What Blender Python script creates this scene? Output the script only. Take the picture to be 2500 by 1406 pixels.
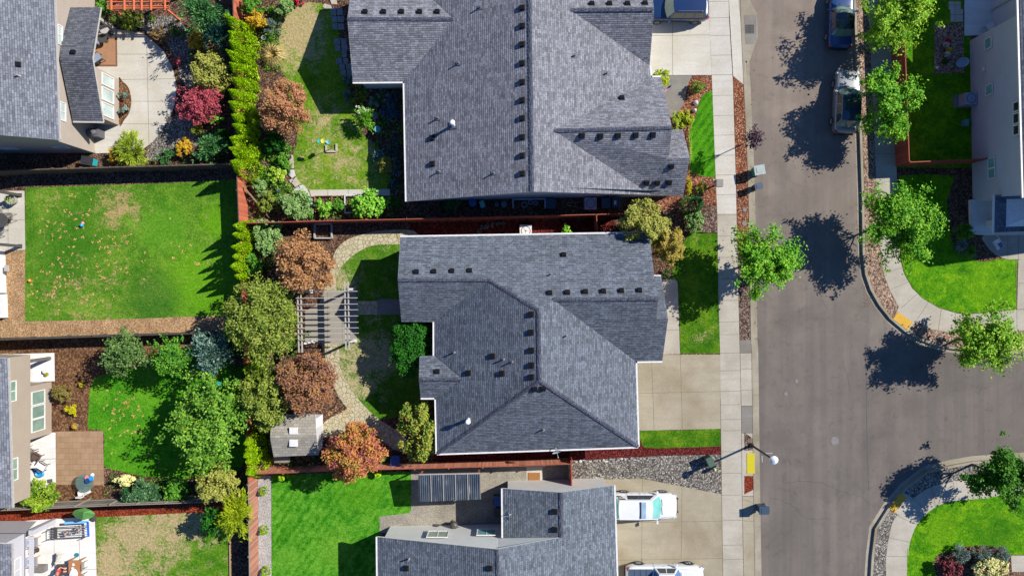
import bpy, bmesh, math, random
import numpy as np
from mathutils import Vector, Matrix, geometry
R = math.radians
random.seed(7)
sc = bpy.context.scene
for o in list(bpy.data.objects): bpy.data.objects.remove(o)
C = sc.collection
# ---------------------------------------------------------------- camera, sky, sun
S, H, CX, CY = 32.0, 52.0, 1250.0, 703.0       # photo px per metre on the ground, camera height
cam_d = bpy.data.cameras.new('camera'); cam_d.sensor_width = 36; cam_d.sensor_fit = 'HORIZONTAL'
cam_d.lens = 36 * H * S / 2500; cam_d.clip_start = 0.5; cam_d.clip_end = 2000
cam = bpy.data.objects.new('camera', cam_d); cam.location = (0, 0, H); C.objects.link(cam); sc.camera = cam
SUN_EL, SUN_AZ = R(39.5), math.atan2(73, 159)   # direction towards the sun, from +x counter-clockwise
w = bpy.data.worlds.new('World'); sc.world = w; w.use_nodes = True
nt = w.node_tree; bg = nt.nodes['Background']
sky = nt.nodes.new('ShaderNodeTexSky'); sky.sky_type = 'NISHITA'; sky.sun_disc = False
sky.sun_elevation = SUN_EL; sky.sun_rotation = math.pi / 2 - SUN_AZ
sky.dust_density = 0.0; sky.ozone_density = 6.0; sky.air_density = 1.4
hs = nt.nodes.new('ShaderNodeHueSaturation'); hs.inputs['Saturation'].default_value = 1.2; hs.inputs['Hue'].default_value = 0.515     # deep blue September sky
nt.links.new(sky.outputs[0], hs.inputs['Color']); nt.links.new(hs.outputs[0], bg.inputs[0]); bg.inputs[1].default_value = 0.078
sd = bpy.data.lights.new('sun', 'SUN'); sd.energy = 5.0; sd.angle = R(0.5); sd.color = (1, 0.955, 0.88)
so = bpy.data.objects.new('sun', sd); C.objects.link(so); so.location = (40, 20, 60)
so.rotation_euler = Vector((math.cos(SUN_AZ) * math.cos(SUN_EL), math.sin(SUN_AZ) * math.cos(SUN_EL), math.sin(SUN_EL))).to_track_quat('Z', 'Y').to_euler()
sc.view_settings.view_transform = 'Standard'; sc.view_settings.look = 'None'
sc.view_settings.gamma = 1; sc.view_settings.exposure = 0.62
sc.cycles.max_bounces = 6; sc.cycles.diffuse_bounces = 3; sc.cycles.use_denoising = True

def P(px, py, z=0.0):
    k = (H - z) / H / S
    return Vector(((px - CX) * k, (CY - py) * k, z))

# ---------------------------------------------------------------- materials
MATS = {}
def srgb(h):
    h = h.lstrip('#'); v = [int(h[i:i+2], 16) / 255 for i in (0, 2, 4)]
    return tuple(((c + 0.055) / 1.055) ** 2.4 if c > 0.04045 else c / 12.92 for c in v) + (1,)
def col(c):
    return srgb(c) if isinstance(c, str) else (tuple(c) + (1,))[:4]
class NT:
    def __init__(s, name, rough=0.85, metal=0, spec=0.3):
        m = bpy.data.materials.new(name); m.use_nodes = True; s.m = m; s.t = m.node_tree
        s.b = s.t.nodes['Principled BSDF']; s.b.inputs['Roughness'].default_value = rough
        s.b.inputs['Metallic'].default_value = metal; s.b.inputs['Specular IOR Level'].default_value = spec
        MATS[name] = m
    def n(s, k, **kw):
        x = s.t.nodes.new(k)
        for a, b in kw.items(): setattr(x, a, b)
        return x
    def l(s, a, b): s.t.links.new(a, b)
    def coord(s, kind='Object'):
        return s.n('ShaderNodeTexCoord').outputs[kind]
    def mapping(s, v, scale=(1, 1, 1), rot=(0, 0, 0), loc=(0, 0, 0)):
        m = s.n('ShaderNodeMapping'); s.l(v, m.inputs[0]); m.inputs['Scale'].default_value = scale
        m.inputs['Rotation'].default_value = rot; m.inputs['Location'].default_value = loc
        return m.outputs[0]
    def noise(s, v, scale, detail=3, rough=0.55, dist=0):
        x = s.n('ShaderNodeTexNoise'); s.l(v, x.inputs['Vector']); x.inputs['Scale'].default_value = scale
        x.inputs['Detail'].default_value = detail; x.inputs['Roughness'].default_value = rough
        x.inputs['Distortion'].default_value = dist
        return x.outputs['Fac']
    def ramp(s, f, stops, interp='LINEAR'):
        r = s.n('ShaderNodeValToRGB'); s.l(f, r.inputs[0]); e = r.color_ramp.elements; r.color_ramp.interpolation = interp
        while len(e) < len(stops): e.new(0.5)
        for i, (p, c) in enumerate(stops): e[i].position = p; e[i].color = col(c) if not isinstance(c, float) else (c, c, c, 1)
        return r.outputs[0]
    def mix(s, f, a, b, mode='MIX'):
        m = s.n('ShaderNodeMix', data_type='RGBA', blend_type=mode)
        for i, v in ((0, f), (6, a), (7, b)):
            if isinstance(v, (int, float)): m.inputs[i].default_value = v
            elif isinstance(v, (tuple, list, str)): m.inputs[i].default_value = col(v)
            else: s.l(v, m.inputs[i])
        return m.outputs[2]
    def math(s, op, a, b=0.0, clamp=False):
        m = s.n('ShaderNodeMath', operation=op, use_clamp=clamp)
        for i, v in ((0, a), (1, b)):
            if isinstance(v, (int, float)): m.inputs[i].default_value = v
            else: s.l(v, m.inputs[i])
        return m.outputs[0]
    def bump(s, h, strength=0.5, dist=0.02):
        b = s.n('ShaderNodeBump'); b.inputs['Strength'].default_value = strength; b.inputs['Distance'].default_value = dist
        s.l(h, b.inputs['Height']); s.l(b.outputs[0], s.b.inputs['Normal'])
    def out(s, c):
        if isinstance(c, (tuple, list, str)): s.b.inputs['Base Color'].default_value = col(c)
        else: s.l(c, s.b.inputs['Base Color'])
        return s.m

def plain(name, c, rough=0.6, metal=0, spec=0.4, var=0.12, scale=6):
    if name in MATS: return MATS[name]
    t = NT(name, rough, metal, spec); v = t.coord(); c = col(c)
    f = t.noise(v, scale, 4)
    lo = tuple(x * (1 - var) for x in c[:3]); hi = tuple(min(1, x * (1 + var)) for x in c[:3])
    return t.out(t.ramp(f, [(0.3, lo), (0.7, hi)]))
def gloss(name, c, rough=0.2, metal=0.0, coat=0.6):
    if name in MATS: return MATS[name]
    t = NT(name, rough, metal, 0.5); t.b.inputs['Coat Weight'].default_value = coat; t.b.inputs['Coat Roughness'].default_value = 0.05
    f = t.noise(t.coord(), 3, 5); c = col(c)
    return t.out(t.ramp(f, [(0.3, tuple(x * 0.93 for x in c[:3])), (0.7, c[:3])]))
def glass(name, c, rough=0.06):
    if name in MATS: return MATS[name]
    t = NT(name, rough, 0, 0.8); t.b.inputs['Coat Weight'].default_value = 0.5
    f = t.noise(t.coord(), 1.3, 2); c = col(c)
    return t.out(t.ramp(f, [(0.35, tuple(x * 0.75 for x in c[:3])), (0.65, c[:3])]))

def concrete(name, c, c2=None, stain=0.25, scale=0.5):
    t = NT(name, 0.9, 0, 0.2); v = t.coord(); c = col(c)[:3]; c2 = col(c2)[:3] if c2 else tuple(x * (1 - stain) for x in c)
    big = t.noise(v, scale, 5, 0.6, 0.4)
    a = t.ramp(big, [(0.32, c2), (0.62, c)])
    st = t.noise(t.mapping(v, (0.25, 2.2, 1)), 1.2, 4, 0.6)
    a = t.mix(t.math('MULTIPLY', t.ramp(st, [(0.45, 0.0), (0.7, 1.0)]), 0.55), a, tuple(x * 0.78 for x in c))
    sp = t.noise(v, 38, 3, 0.7)
    a = t.mix(0.55, a, t.ramp(sp, [(0.3, 0.8), (0.7, 1.08)]), 'MULTIPLY')
    sp2 = t.noise(v, 6.5, 4, 0.7)
    a = t.mix(0.5, a, t.ramp(sp2, [(0.35, 0.8), (0.6, 1.0)]), 'MULTIPLY')
    t.bump(sp, 0.3, 0.01)
    return t.out(a)
def asphalt():
    t = NT('asphalt', 0.95, 0, 0.15); v = t.coord()
    a = t.ramp(t.noise(v, 0.22, 6, 0.6, 0.6), [(0.3, (0.125, 0.107, 0.092)), (0.7, (0.19, 0.163, 0.139))])
    tr = t.noise(t.mapping(v, (0.9, 0.035, 1), (0, 0, R(2.0))), 1.1, 4, 0.6)     # wheel tracks running along the street
    a = t.mix(t.math('MULTIPLY', t.ramp(tr, [(0.42, 0.0), (0.6, 1.0)]), 0.42), a, (0.104, 0.094, 0.086))
    pt = t.noise(v, 0.55, 6, 0.75, 1.2)     # patches and drips
    a = t.mix(t.math('MULTIPLY', t.ramp(pt, [(0.56, 0.0), (0.66, 1.0)]), 0.35), a, (0.088, 0.08, 0.075))
    sp = t.noise(v, 30, 4, 0.8)
    a = t.mix(0.6, a, t.ramp(sp, [(0.3, 0.62), (0.72, 1.0)]), 'MULTIPLY')
    st = t.noise(v, 1.7, 5, 0.7, 0.3)
    a = t.mix(0.7, a, t.ramp(st, [(0.28, 0.72), (0.45, 1.0)]), 'MULTIPLY')
    sy = t.n('ShaderNodeSeparateXYZ'); t.l(v, sy.inputs[0])
    a = t.mix(t.ramp(t.math('DIVIDE', t.math('ADD', sy.outputs[1], 6.0), 24.0), [(0.0, 0.0), (1.0, 1.0)]), a, t.mix(1.0, a, (1.5, 1.42, 1.34), 'MULTIPLY'))   # paler further up the street
    t.bump(sp, 0.35, 0.01)
    return t.out(a)
def chips(name, cs, scale=16, bump=0.9):
    """bark chips / gravel: cells of several colours with dark gaps"""
    t = NT(name, 0.95, 0, 0.15); v = t.coord()
    vo = t.n('ShaderNodeTexVoronoi', feature='F1'); t.l(v, vo.inputs['Vector']); vo.inputs['Scale'].default_value = scale; vo.inputs['Randomness'].default_value = 1
    sx = t.n('ShaderNodeSeparateColor'); t.l(vo.outputs['Color'], sx.inputs[0])
    cs = [tuple(min(1, x * 1.3) for x in c) for c in cs]; n = len(cs); a = t.ramp(sx.outputs[0], [(i / n, c) for i, c in enumerate(cs)], 'CONSTANT')
    d = t.ramp(vo.outputs['Distance'], [(0.3, 1.0), (0.8, 0.4)])
    a = t.mix(0.8, a, d, 'MULTIPLY')
    big = t.noise(v, 0.7, 4, 0.6)
    a = t.mix(0.8, a, t.ramp(big, [(0.32, 0.6), (0.65, 1.0)]), 'MULTIPLY')
    t.bump(d, bump, 0.04)
    return t.out(a)
def grass(name, dark, mid, light, dry='#b79a5c', dryness=0.0, blobs=(), patch=0.35, stripes=0.0, tones=()):
    t = NT(name, 0.9, 0, 0.12); v = t.coord()
    big = t.noise(v, patch, 4, 0.6, 0.5); fine = t.noise(v, 9, 4, 0.75); mid_n = t.noise(v, 1.9, 4, 0.65)
    f = t.math('ADD', t.math('MULTIPLY', big, 0.4), t.math('ADD', t.math('MULTIPLY', fine, 0.45), t.math('MULTIPLY', mid_n, 0.35)))
    if stripes:
        wv = t.n('ShaderNodeTexWave'); t.l(t.mapping(v, (1, 1, 1), (0, 0, R(35))), wv.inputs[0]); wv.inputs['Scale'].default_value = 0.6; wv.inputs['Distortion'].default_value = 1.5
        f = t.math('ADD', f, t.math('MULTIPLY', wv.outputs['Fac'], stripes))
    a = t.ramp(f, [(0.5, dark), (0.6, mid), (0.7, light)])
    sepv = t.n('ShaderNodeSeparateXYZ'); t.l(v, sepv.inputs[0])
    for (bx, by, br, bs, bc) in tones:       # patches of another grass colour
        p = P(bx, by); dx = t.math('SUBTRACT', sepv.outputs[0], p.x); dy = t.math('SUBTRACT', sepv.outputs[1], p.y)
        d = t.math('SQRT', t.math('ADD', t.math('MULTIPLY', dx, dx), t.math('MULTIPLY', dy, dy)))
        m = t.math('SUBTRACT', 1.0, t.math('DIVIDE', d, br / S), clamp=True)
        m = t.ramp(t.math('ADD', m, t.math('MULTIPLY', t.math('SUBTRACT', mid_n, 0.5), 0.9)), [(0.1, 0.0), (0.6, 1.0)])
        a = t.mix(t.math('MULTIPLY', m, bs), a, bc)
    dn = t.noise(v, 1.1, 6, 0.72, 0.5); df = t.noise(v, 7, 4, 0.7)
    dn = t.math('ADD', t.math('MULTIPLY', dn, 1.2), t.math('SUBTRACT', t.math('MULTIPLY', df, 0.8), 0.5))
    mask = t.math('ADD', dn, dryness - 0.62)
    for (bx, by, br, bs) in blobs:
        p = P(bx, by); dx = t.math('SUBTRACT', sepv.outputs[0], p.x); dy = t.math('SUBTRACT', sepv.outputs[1], p.y)
        d = t.math('SQRT', t.math('ADD', t.math('MULTIPLY', dx, dx), t.math('MULTIPLY', dy, dy)))
        m = t.math('SUBTRACT', 1.0, t.math('DIVIDE', d, br / S), clamp=True)
        mask = t.math('ADD', mask, t.math('MULTIPLY', m, bs))
    mk = t.ramp(mask, [(0.0, 0.0), (0.22, 0.84)])
    dc = t.mix(df, tuple(x * 1.0 for x in col(dry)[:3]), tuple(min(1, x * 1.6) for x in col(dry)[:3]))
    a = t.mix(mk, a, dc)
    a = t.mix(0.8, a, t.ramp(t.noise(v, 5.5, 6, 0.85, 0.3), [(0.36, 0.42), (0.6, 1.15)]), 'MULTIPLY')
    t.bump(t.math('ADD', fine, t.noise(v, 30, 2)), 0.9, 0.05)
    return t.out(a)
def shingle(name, c, warm=0.0):
    """asphalt shingles in metres along (u) and up (v) each slope"""
    t = NT(name, 0.92, 0, 0.2); v = t.coord('UV'); c = col(c)[:3]
    def brick(w, off, c1, c2, mortar_or_shade, ms):
        b = t.n('ShaderNodeTexBrick'); t.l(t.mapping(v, (1, 1, 1), loc=(off, 0, 0)), b.inputs[0])
        b.inputs['Scale'].default_value = 1; b.inputs['Brick Width'].default_value = w; b.inputs['Row Height'].default_value = 0.145
        b.inputs['Mortar Size'].default_value = ms; b.inputs['Mortar Smooth'].default_value = 0.1; b.offset = 0.37; b.offset_frequency = 3
        b.inputs['Color1'].default_value = col(c1); b.inputs['Color2'].default_value = col(c2); b.inputs['Mortar'].default_value = col(mortar_or_shade)
        return b
    lo = tuple(x * 0.6 for x in c); hi = tuple(min(1, x * 1.5) for x in c)
    b1 = brick(0.30, 0, lo, hi, tuple(x * 0.3 for x in c), 0.014)  # dark course lines paint in the shade below each shingle butt
    b2 = brick(0.47, 3.3, lo, hi, tuple(x * 0.6 for x in c), 0.008)
    a = t.mix(0.28, b1.outputs['Color'], b2.outputs['Color'])
    big = t.noise(v, 0.25, 5, 0.6)
    a = t.mix(0.6, a, t.ramp(big, [(0.3, 0.78), (0.7, 1.0)]), 'MULTIPLY')
    fine = t.noise(v, 9, 4, 0.8)
    a = t.mix(0.6, a, t.ramp(fine, [(0.32, 0.62), (0.66, 1.12)]), 'MULTIPLY')
    streak = t.noise(t.mapping(v, (1.6, .12, 1)), 1.3, 5, .6)       # faint run-off streaks down the slope
    a = t.mix(0.45, a, t.ramp(streak, [(0.35, 0.74), (0.6, 1.05)]), 'MULTIPLY')
    sp = t.n('ShaderNodeSeparateXYZ'); t.l(v, sp.inputs[0])
    saw = t.math('FRACT', t.math('DIVIDE', sp.outputs[1], 0.145))      # each course is thicker at its lower, butt edge
    t.bump(t.ramp(saw, [(0.0, 0.0), (0.16, 1.0), (1.0, 0.75)]), 1.0, 0.016)
    return t.out(a)
def siding(name, c, vertical=False):
    t = NT(name, 0.8, 0, 0.3); v = t.coord('UV'); c = col(c)[:3]
    sp = t.n('ShaderNodeSeparateXYZ'); t.l(v, sp.inputs[0])
    saw = t.math('FRACT', t.math('DIVIDE', sp.outputs[1 if not vertical else 0], 0.18))
    a = t.mix(t.ramp(saw, [(0.0, 1.0), (0.12, 0.0)]), c, tuple(x * 0.72 for x in c))
    a = t.mix(0.5, a, t.ramp(t.noise(v, 1.2, 5), [(0.3, 0.85), (0.7, 1.0)]), 'MULTIPLY')
    t.bump(saw, 0.3, 0.02)
    return t.out(a)
def flagstone(name, c1, c2, gap, scale=1.9):
    t = NT(name, 0.9, 0, 0.2); v = t.coord()
    v2 = t.mapping(v, (1, 1, 1)); vo = t.n('ShaderNodeTexVoronoi', feature='DISTANCE_TO_EDGE'); t.l(v2, vo.inputs['Vector']); vo.inputs['Scale'].default_value = scale
    vc = t.n('ShaderNodeTexVoronoi', feature='F1'); t.l(v2, vc.inputs['Vector']); vc.inputs['Scale'].default_value = scale
    sx = t.n('ShaderNodeSeparateColor'); t.l(vc.outputs['Color'], sx.inputs[0])
    a = t.mix(sx.outputs[0], c1, c2)
    a = t.mix(0.6, a, t.ramp(t.noise(v, 12, 4, 0.7), [(0.3, 0.7), (0.7, 1.0)]), 'MULTIPLY')
    e = t.ramp(vo.outputs['Distance'], [(0.015, 0.0), (0.075, 1.0)])
    a = t.mix(e, gap, a); t.bump(e, 0.6, 0.03)
    return t.out(a)
def pavers(name, c1, c2, mortar_or_shade, w=0.45, h=0.3):
    t = NT(name, 0.9, 0, 0.2); v = t.coord(); b = t.n('ShaderNodeTexBrick'); t.l(v, b.inputs[0])
    b.inputs['Scale'].default_value = 1; b.inputs['Brick Width'].default_value = w; b.inputs['Row Height'].default_value = h
    b.inputs['Mortar Size'].default_value = 0.012
    b.inputs['Color1'].default_value = col(c1); b.inputs['Color2'].default_value = col(c2); b.inputs['Mortar'].default_value = col(mortar_or_shade)
    a = t.mix(0.6, b.outputs[0], t.ramp(t.noise(v, 1.5, 5, 0.7), [(0.3, 0.7), (0.7, 1.0)]), 'MULTIPLY')
    return t.out(a)
def boards(name, c, axis=0, width=0.14):
    t = NT(name, 0.85, 0, 0.25); v = t.coord('UV'); c = col(c)[:3]
    sp = t.n('ShaderNodeSeparateXYZ'); t.l(v, sp.inputs[0])
    q = t.math('DIVIDE', sp.outputs[axis], width); fl = t.math('FLOOR', q); fr = t.math('FRACT', q)
    wn = t.n('ShaderNodeTexWhiteNoise', noise_dimensions='1D'); t.l(fl, wn.inputs['W'])
    a = t.mix(wn.outputs['Value'], tuple(x * 0.75 for x in c), tuple(min(1, x * 1.25) for x in c))
    a = t.mix(t.ramp(fr, [(0.0, 1.0), (0.1, 0.0)]), a, tuple(x * 0.35 for x in c))
    a = t.mix(0.6, a, t.ramp(t.noise(v, 5, 5, 0.7), [(0.3, 0.65), (0.7, 1.0)]), 'MULTIPLY')
    return t.out(a)
def foliage(name, stops, big=1.2, trans=0.33, rnd=0.55):
    """leaf colours: blend of a soft noise and a random value per leaf"""
    t = NT(name, 0.6, 0, 0.25); v = t.coord()
    g = t.n('ShaderNodeNewGeometry')
    f = t.math('ADD', t.math('MULTIPLY', t.ramp(t.noise(v, big, 3, 0.6), [(0.3, 0.0), (0.7, 1.0)]), 1 - rnd), t.math('MULTIPLY', g.outputs['Random Per Island'], rnd))
    n = len(stops); a = t.ramp(f, [(0.12 + 0.76 * i / max(1, n - 1), c) for i, c in enumerate(stops)])
    t.out(a)
    tr = t.n('ShaderNodeBsdfTranslucent'); t.l(a, tr.inputs[0]); mx = t.n('ShaderNodeMixShader'); mx.inputs[0].default_value = trans
    o = t.t.nodes['Material Output']; t.l(t.b.outputs[0], mx.inputs[1]); t.l(tr.outputs[0], mx.inputs[2]); t.l(mx.outputs[0], o.inputs[0])
    return t.m

# ---------------------------------------------------------------- mesh helpers
def wloc(o):
    v = Vector((0, 0, 0))
    while o is not None: v = v + o.location; o = o.parent
    return v
def tag(o, label=None, cat=None, group=None, kind=None):
    if label: o['label'] = label
    if cat: o['category'] = cat
    if group: o['group'] = group
    if kind: o['kind'] = kind
    return o
def thing(name, label, cat, loc=(0, 0, 0), rz=0.0, group=None):
    o = bpy.data.objects.new(name, None); C.objects.link(o); o.location = loc; o.rotation_euler = (0, 0, rz); o.empty_display_size = 0.2
    return tag(o, label, cat, group)
class MB:
    def __init__(s): s.v = []; s.f = []; s.mi = []; s.uv = []
    def face(s, pts, mi=0, uv='slope'):
        pts = [Vector(p) for p in pts]; i = len(s.v); s.v += pts; s.f.append(list(range(i, i + len(pts)))); s.mi.append(mi)
        n = Vector((0, 0, 0))
        for a, b in zip(pts, pts[1:] + pts[:1]): n += a.cross(b)
        n = n.normalized() if n.length > 1e-9 else Vector((0, 0, 1))
        if abs(n.z) > 0.999: u = Vector((1, 0, 0)); w_ = Vector((0, 1, 0))
        else: u = Vector((0, 0, 1)).cross(n).normalized(); w_ = n.cross(u)
        s.uv.append([(p.dot(u), p.dot(w_)) for p in pts])
    def box(s, c, d, rz=0, mi=0, M=None):
        """box with centre c and size d"""
        c = Vector(c); x, y, z = d[0] / 2, d[1] / 2, d[2] / 2; rot = Matrix.Rotation(rz, 3, 'Z')
        q = [Vector(p) for p in ((-x, -y, -z), (x, -y, -z), (x, y, -z), (-x, y, -z), (-x, -y, z), (x, -y, z), (x, y, z), (-x, y, z))]
        q = [rot @ p + c for p in q]
        if M is not None: q = [M @ p for p in q]
        for f in ((3, 2, 1, 0), (4, 5, 6, 7), (0, 1, 5, 4), (1, 2, 6, 5), (2, 3, 7, 6), (3, 0, 4, 7)): s.face([q[i] for i in f], mi)
        return s
    def bar(s, a, b, w_, h_, mi=0, up=(0, 0, 1)):
        a = Vector(a); b = Vector(b); d = (b - a).normalized(); u = Vector(up)
        if abs(d.dot(u)) > 0.98: u = Vector((1, 0, 0))
        sx = d.cross(u).normalized() * w_ / 2; sz = sx.cross(d).normalized() * h_ / 2
        q = [a - sx - sz, a + sx - sz, a + sx + sz, a - sx + sz, b - sx - sz, b + sx - sz, b + sx + sz, b - sx + sz]
        for f in ((0, 1, 2, 3), (7, 6, 5, 4), (1, 0, 4, 5), (2, 1, 5, 6), (3, 2, 6, 7), (0, 3, 7, 4)): s.face([q[i] for i in f], mi)
        return s
    def tube(s, pts, r, n=8, mi=0, cap=True):
        """tube along pts, r number or list"""
        pts = [Vector(p) for p in pts]; rs = r if isinstance(r, (list, tuple)) else [r] * len(pts); rings = []
        for i, p in enumerate(pts):
            d = (pts[min(i + 1, len(pts) - 1)] - pts[max(i - 1, 0)]).normalized()
            u = Vector((0, 0, 1)) if abs(d.z) < 0.9 else Vector((1, 0, 0))
            x = d.cross(u).normalized(); y = x.cross(d).normalized()
            rings.append([p + (x * math.cos(2 * math.pi * k / n) + y * math.sin(2 * math.pi * k / n)) * rs[i] for k in range(n)])
        for a, b in zip(rings, rings[1:]):
            for k in range(n): s.face([a[k], b[k], b[(k + 1) % n], a[(k + 1) % n]], mi)
        if cap: s.face(rings[0], mi); s.face(rings[-1][::-1], mi)
        return s
    def lathe(s, c, prof, n=20, mi=0, sx=1, sy=1):
        """profile [(r, z)] turned about the vertical through c"""
        c = Vector(c); rr = [[c + Vector((r * sx * math.cos(2 * math.pi * k / n), r * sy * math.sin(2 * math.pi * k / n), z)) for k in range(n)] for r, z in prof]
        for a, b in zip(rr, rr[1:]):
            for k in range(n): s.face([a[k], a[(k + 1) % n], b[(k + 1) % n], b[k]], mi)
        if prof[0][0] > 1e-4: s.face(rr[0][::-1], mi)
        if prof[-1][0] > 1e-4: s.face(rr[-1], mi)
        return s
    def prism(s, pts, z0, z1, mi=0, side=None):
        """vertical prism over an xy outline"""
        a = sum(p[0] * q[1] - q[0] * p[1] for p, q in zip(pts, pts[1:] + pts[:1]))
        if a < 0: pts = pts[::-1]
        s.face([(p[0], p[1], z1) for p in pts], mi)
        for p, q in zip(pts, pts[1:] + pts[:1]): s.face([(p[0], p[1], z0), (q[0], q[1], z0), (q[0], q[1], z1), (p[0], p[1], z1)], mi if side is None else side)
        return s
    def sheet(s, pts, z, mi=0):
        a = sum(p[0] * q[1] - q[0] * p[1] for p, q in zip(pts, pts[1:] + pts[:1]))
        if a < 0: pts = pts[::-1]
        s.face([(p[0], p[1], z) for p in pts], mi); return s
    def build(s, name, mats, parent=None, local=False, smooth=False, weld=False, bevel=0, subd=0):
        off = Vector((0, 0, 0)) if (parent is None or local) else wloc(parent)
        me = bpy.data.meshes.new(name); me.from_pydata([p - off for p in s.v], [], s.f)
        for m in (mats if isinstance(mats, (list, tuple)) else [mats]): me.materials.append(m)
        me.polygons.foreach_set('material_index', s.mi)
        uvl = me.uv_layers.new(name='UVMap'); flat = [c for f in s.uv for uv in f for c in uv]; uvl.data.foreach_set('uv', flat)
        if weld:
            bm = bmesh.new(); bm.from_mesh(me); bmesh.ops.remove_doubles(bm, verts=bm.verts, dist=0.0008); bmesh.ops.recalc_face_normals(bm, faces=bm.faces); bm.to_mesh(me); bm.free()
        if smooth:
            me.polygons.foreach_set('use_smooth', [True] * len(me.polygons))
        me.update()
        o = bpy.data.objects.new(name, me); C.objects.link(o)
        if parent is not None: o.parent = parent
        if bevel:
            b = o.modifiers.new('bevel', 'BEVEL'); b.width = bevel; b.segments = 2; b.limit_method = 'ANGLE'
        if subd:
            b = o.modifiers.new('subd', 'SUBSURF'); b.levels = subd; b.render_levels = subd
        return o
def copy_tree(o, loc=None, rz=None, label=None):
    def cp(x, par):
        c = x.copy(); C.objects.link(c); c.parent = par
        for ch in x.children: cp(ch, c)
        return c
    c = cp(o, None)
    if loc is not None: c.location = loc
    if rz is not None: c.rotation_euler = (0, 0, rz)
    if label: c['label'] = label
    return c
def g2(pts, z=0.0): return [tuple(P(x, y, z)[:2]) for x, y in pts]
def smooth_px(pts, n=6, closed=True):
    out = []; m = len(pts)
    for i in range(m if closed else m - 1):
        p0, p1, p2, p3 = (pts[(i - 1) % m] if closed or i > 0 else pts[0], pts[i], pts[(i + 1) % m], pts[(i + 2) % m] if closed or i + 2 < m else pts[-1])
        for k in range(n):
            t = k / n
            out.append(tuple(0.5 * (2 * p1[j] + (p2[j] - p0[j]) * t + (2 * p0[j] - 5 * p1[j] + 4 * p2[j] - p3[j]) * t * t + (3 * p1[j] - p0[j] - 3 * p2[j] + p3[j]) * t ** 3) for j in (0, 1)))
    if not closed: out.append(pts[-1])
    return out
def ground(name, pts, level, m, smooth=False, joints=None, jm=None):
    """a flush ground sheet at 4 mm steps; joints are pixel lines cut into the slab"""
    if smooth: pts = smooth_px(pts)
    mb = MB(); z = 0.004 * level; mb.sheet(g2(pts), z)
    for (a, b) in (joints or ()):
        p, q = P(*a), P(*b); d = (q - p).normalized(); s_ = Vector((-d.y, d.x, 0)) * 0.014
        mb.face([Vector((v.x, v.y, z + 0.003)) for v in (p - s_, q - s_, q + s_, p + s_)][::1], 1)
    o = mb.build(name, [m, jm or MATS['joint']]); return tag(o, kind='structure')
def A(h, k=0.59): return tuple(c * k for c in srgb(h)[:3])
plain('joint', A('#8a8068'), 0.95); plain('dark_gap', (0.02, 0.018, 0.016), 0.95)
M_asph = asphalt()
M_walk = concrete('sidewalk_concrete', A('#dad2c1'), A('#c3b9a6'))
M_walk2 = concrete('driveway_concrete', A('#c9bea4'), A('#ae9f82'), scale=0.35)
M_bright = concrete('pale_concrete', A('#f2eddf'), A('#e0d6c0'), scale=0.35)
M_walkn = concrete('sidewalk_concrete_new', A('#ebe5d8'), A('#ddd4c4'))
M_white = concrete('white_concrete', (.72, .71, .68), (.63, .61, .57), scale=0.5)
M_grey = concrete('grey_concrete', A('#a7a197'), A('#8f887d'))
M_kerb = concrete('kerb_concrete', A('#c3b9a4'), A('#a3977f'))
M_pgrav = chips('patio_gravel_concrete', [A('#b8b09f'), A('#a69e8e'), A('#c4bcab'), A('#aea696')], 26, 0.2)
M_bark = chips('orange_bark_chips', [A('#b07352'), A('#8a5038'), A('#cf9e80'), A('#6a4030'), A('#a46448')], 13)
M_barkd = chips('brown_bark_mulch', [A('#826350'), A('#5e4638'), A('#a07d64'), A('#4a372e')], 12)
M_bark_tan = chips('tan_bark_dust', [A('#cba57a'), A('#bf9468'), A('#dcbb92'), A('#b58a60')], 15, 0.3)
M_rock = chips('grey_gravel', [A('#a19a90'), A('#7b756d'), A('#c4bdb0'), A('#5f5a54'), A('#8d857a')], 11)
M_rockw = chips('white_gravel', [A('#d0ccc6'), A('#bab5ae'), A('#e0dcd6')], 20, 0.5)
M_rockb = chips('brown_lava_rock', [A('#8d7566'), A('#6e5a50'), A('#a99080'), A('#54443d')], 11)
M_rockp = chips('pinkish_gravel', [A('#b89a83'), A('#9b7c68'), A('#d3b79e'), A('#7d6354'), A('#c2a48c')], 10)
M_redm = chips('dark_red_mulch', [A('#7d2f2a'), A('#5e201d'), A('#984540'), A('#44181a')], 15)
M_redo = chips('rust_mulch', [A('#a8472c'), A('#7c2e1c'), A('#c0603c'), A('#8b3a24')], 15)
M_soil = chips('brown_soil', [A('#8d6748'), A('#7a573c'), A('#a27a58'), A('#6b4a34')], 9, 0.6)
M_path = flagstone('flagstone_paving', A('#ded3b3', .66), A('#cbbf9c', .66), A('#a09868'), 3.1)
M_pav = pavers('tan_pavers', A('#cdab88', .56), A('#bf9b79', .56), A('#a37f5e'), 0.62, 0.42)
M_slabp = concrete('pergola_slab', A('#bdb5a6'), A('#aca495'))
G_w = grass('lawn_west', A('#4a8a1a'), A('#6aa326'), A('#92bd3c'), A('#ccaa78'), -0.02, [(290, 515, 80, 0.24), (245, 750, 170, 0.13), (300, 470, 100, .14), (110, 480, 70, .12), (150, 720, 120, .08)], 0.35, tones=[(400, 560, 90, .6, A('#78c02c')), (490, 690, 130, .7, A('#80c818')), (530, 540, 60, .6, A('#84cc14')), (380, 730, 90, .6, A('#3f7f28')), (160, 600, 120, .5, A('#3c8a18'))])
G_c = grass('lawn_centre', A('#3c7d12'), A('#5f9a1e'), A('#86ad35'), A('#d0bc92'), 0.0, [(880, 890, 130, 0.3), (840, 690, 70, 0.3), (925, 860, 80, .2), (860, 950, 60, .2)], 0.4)
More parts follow.
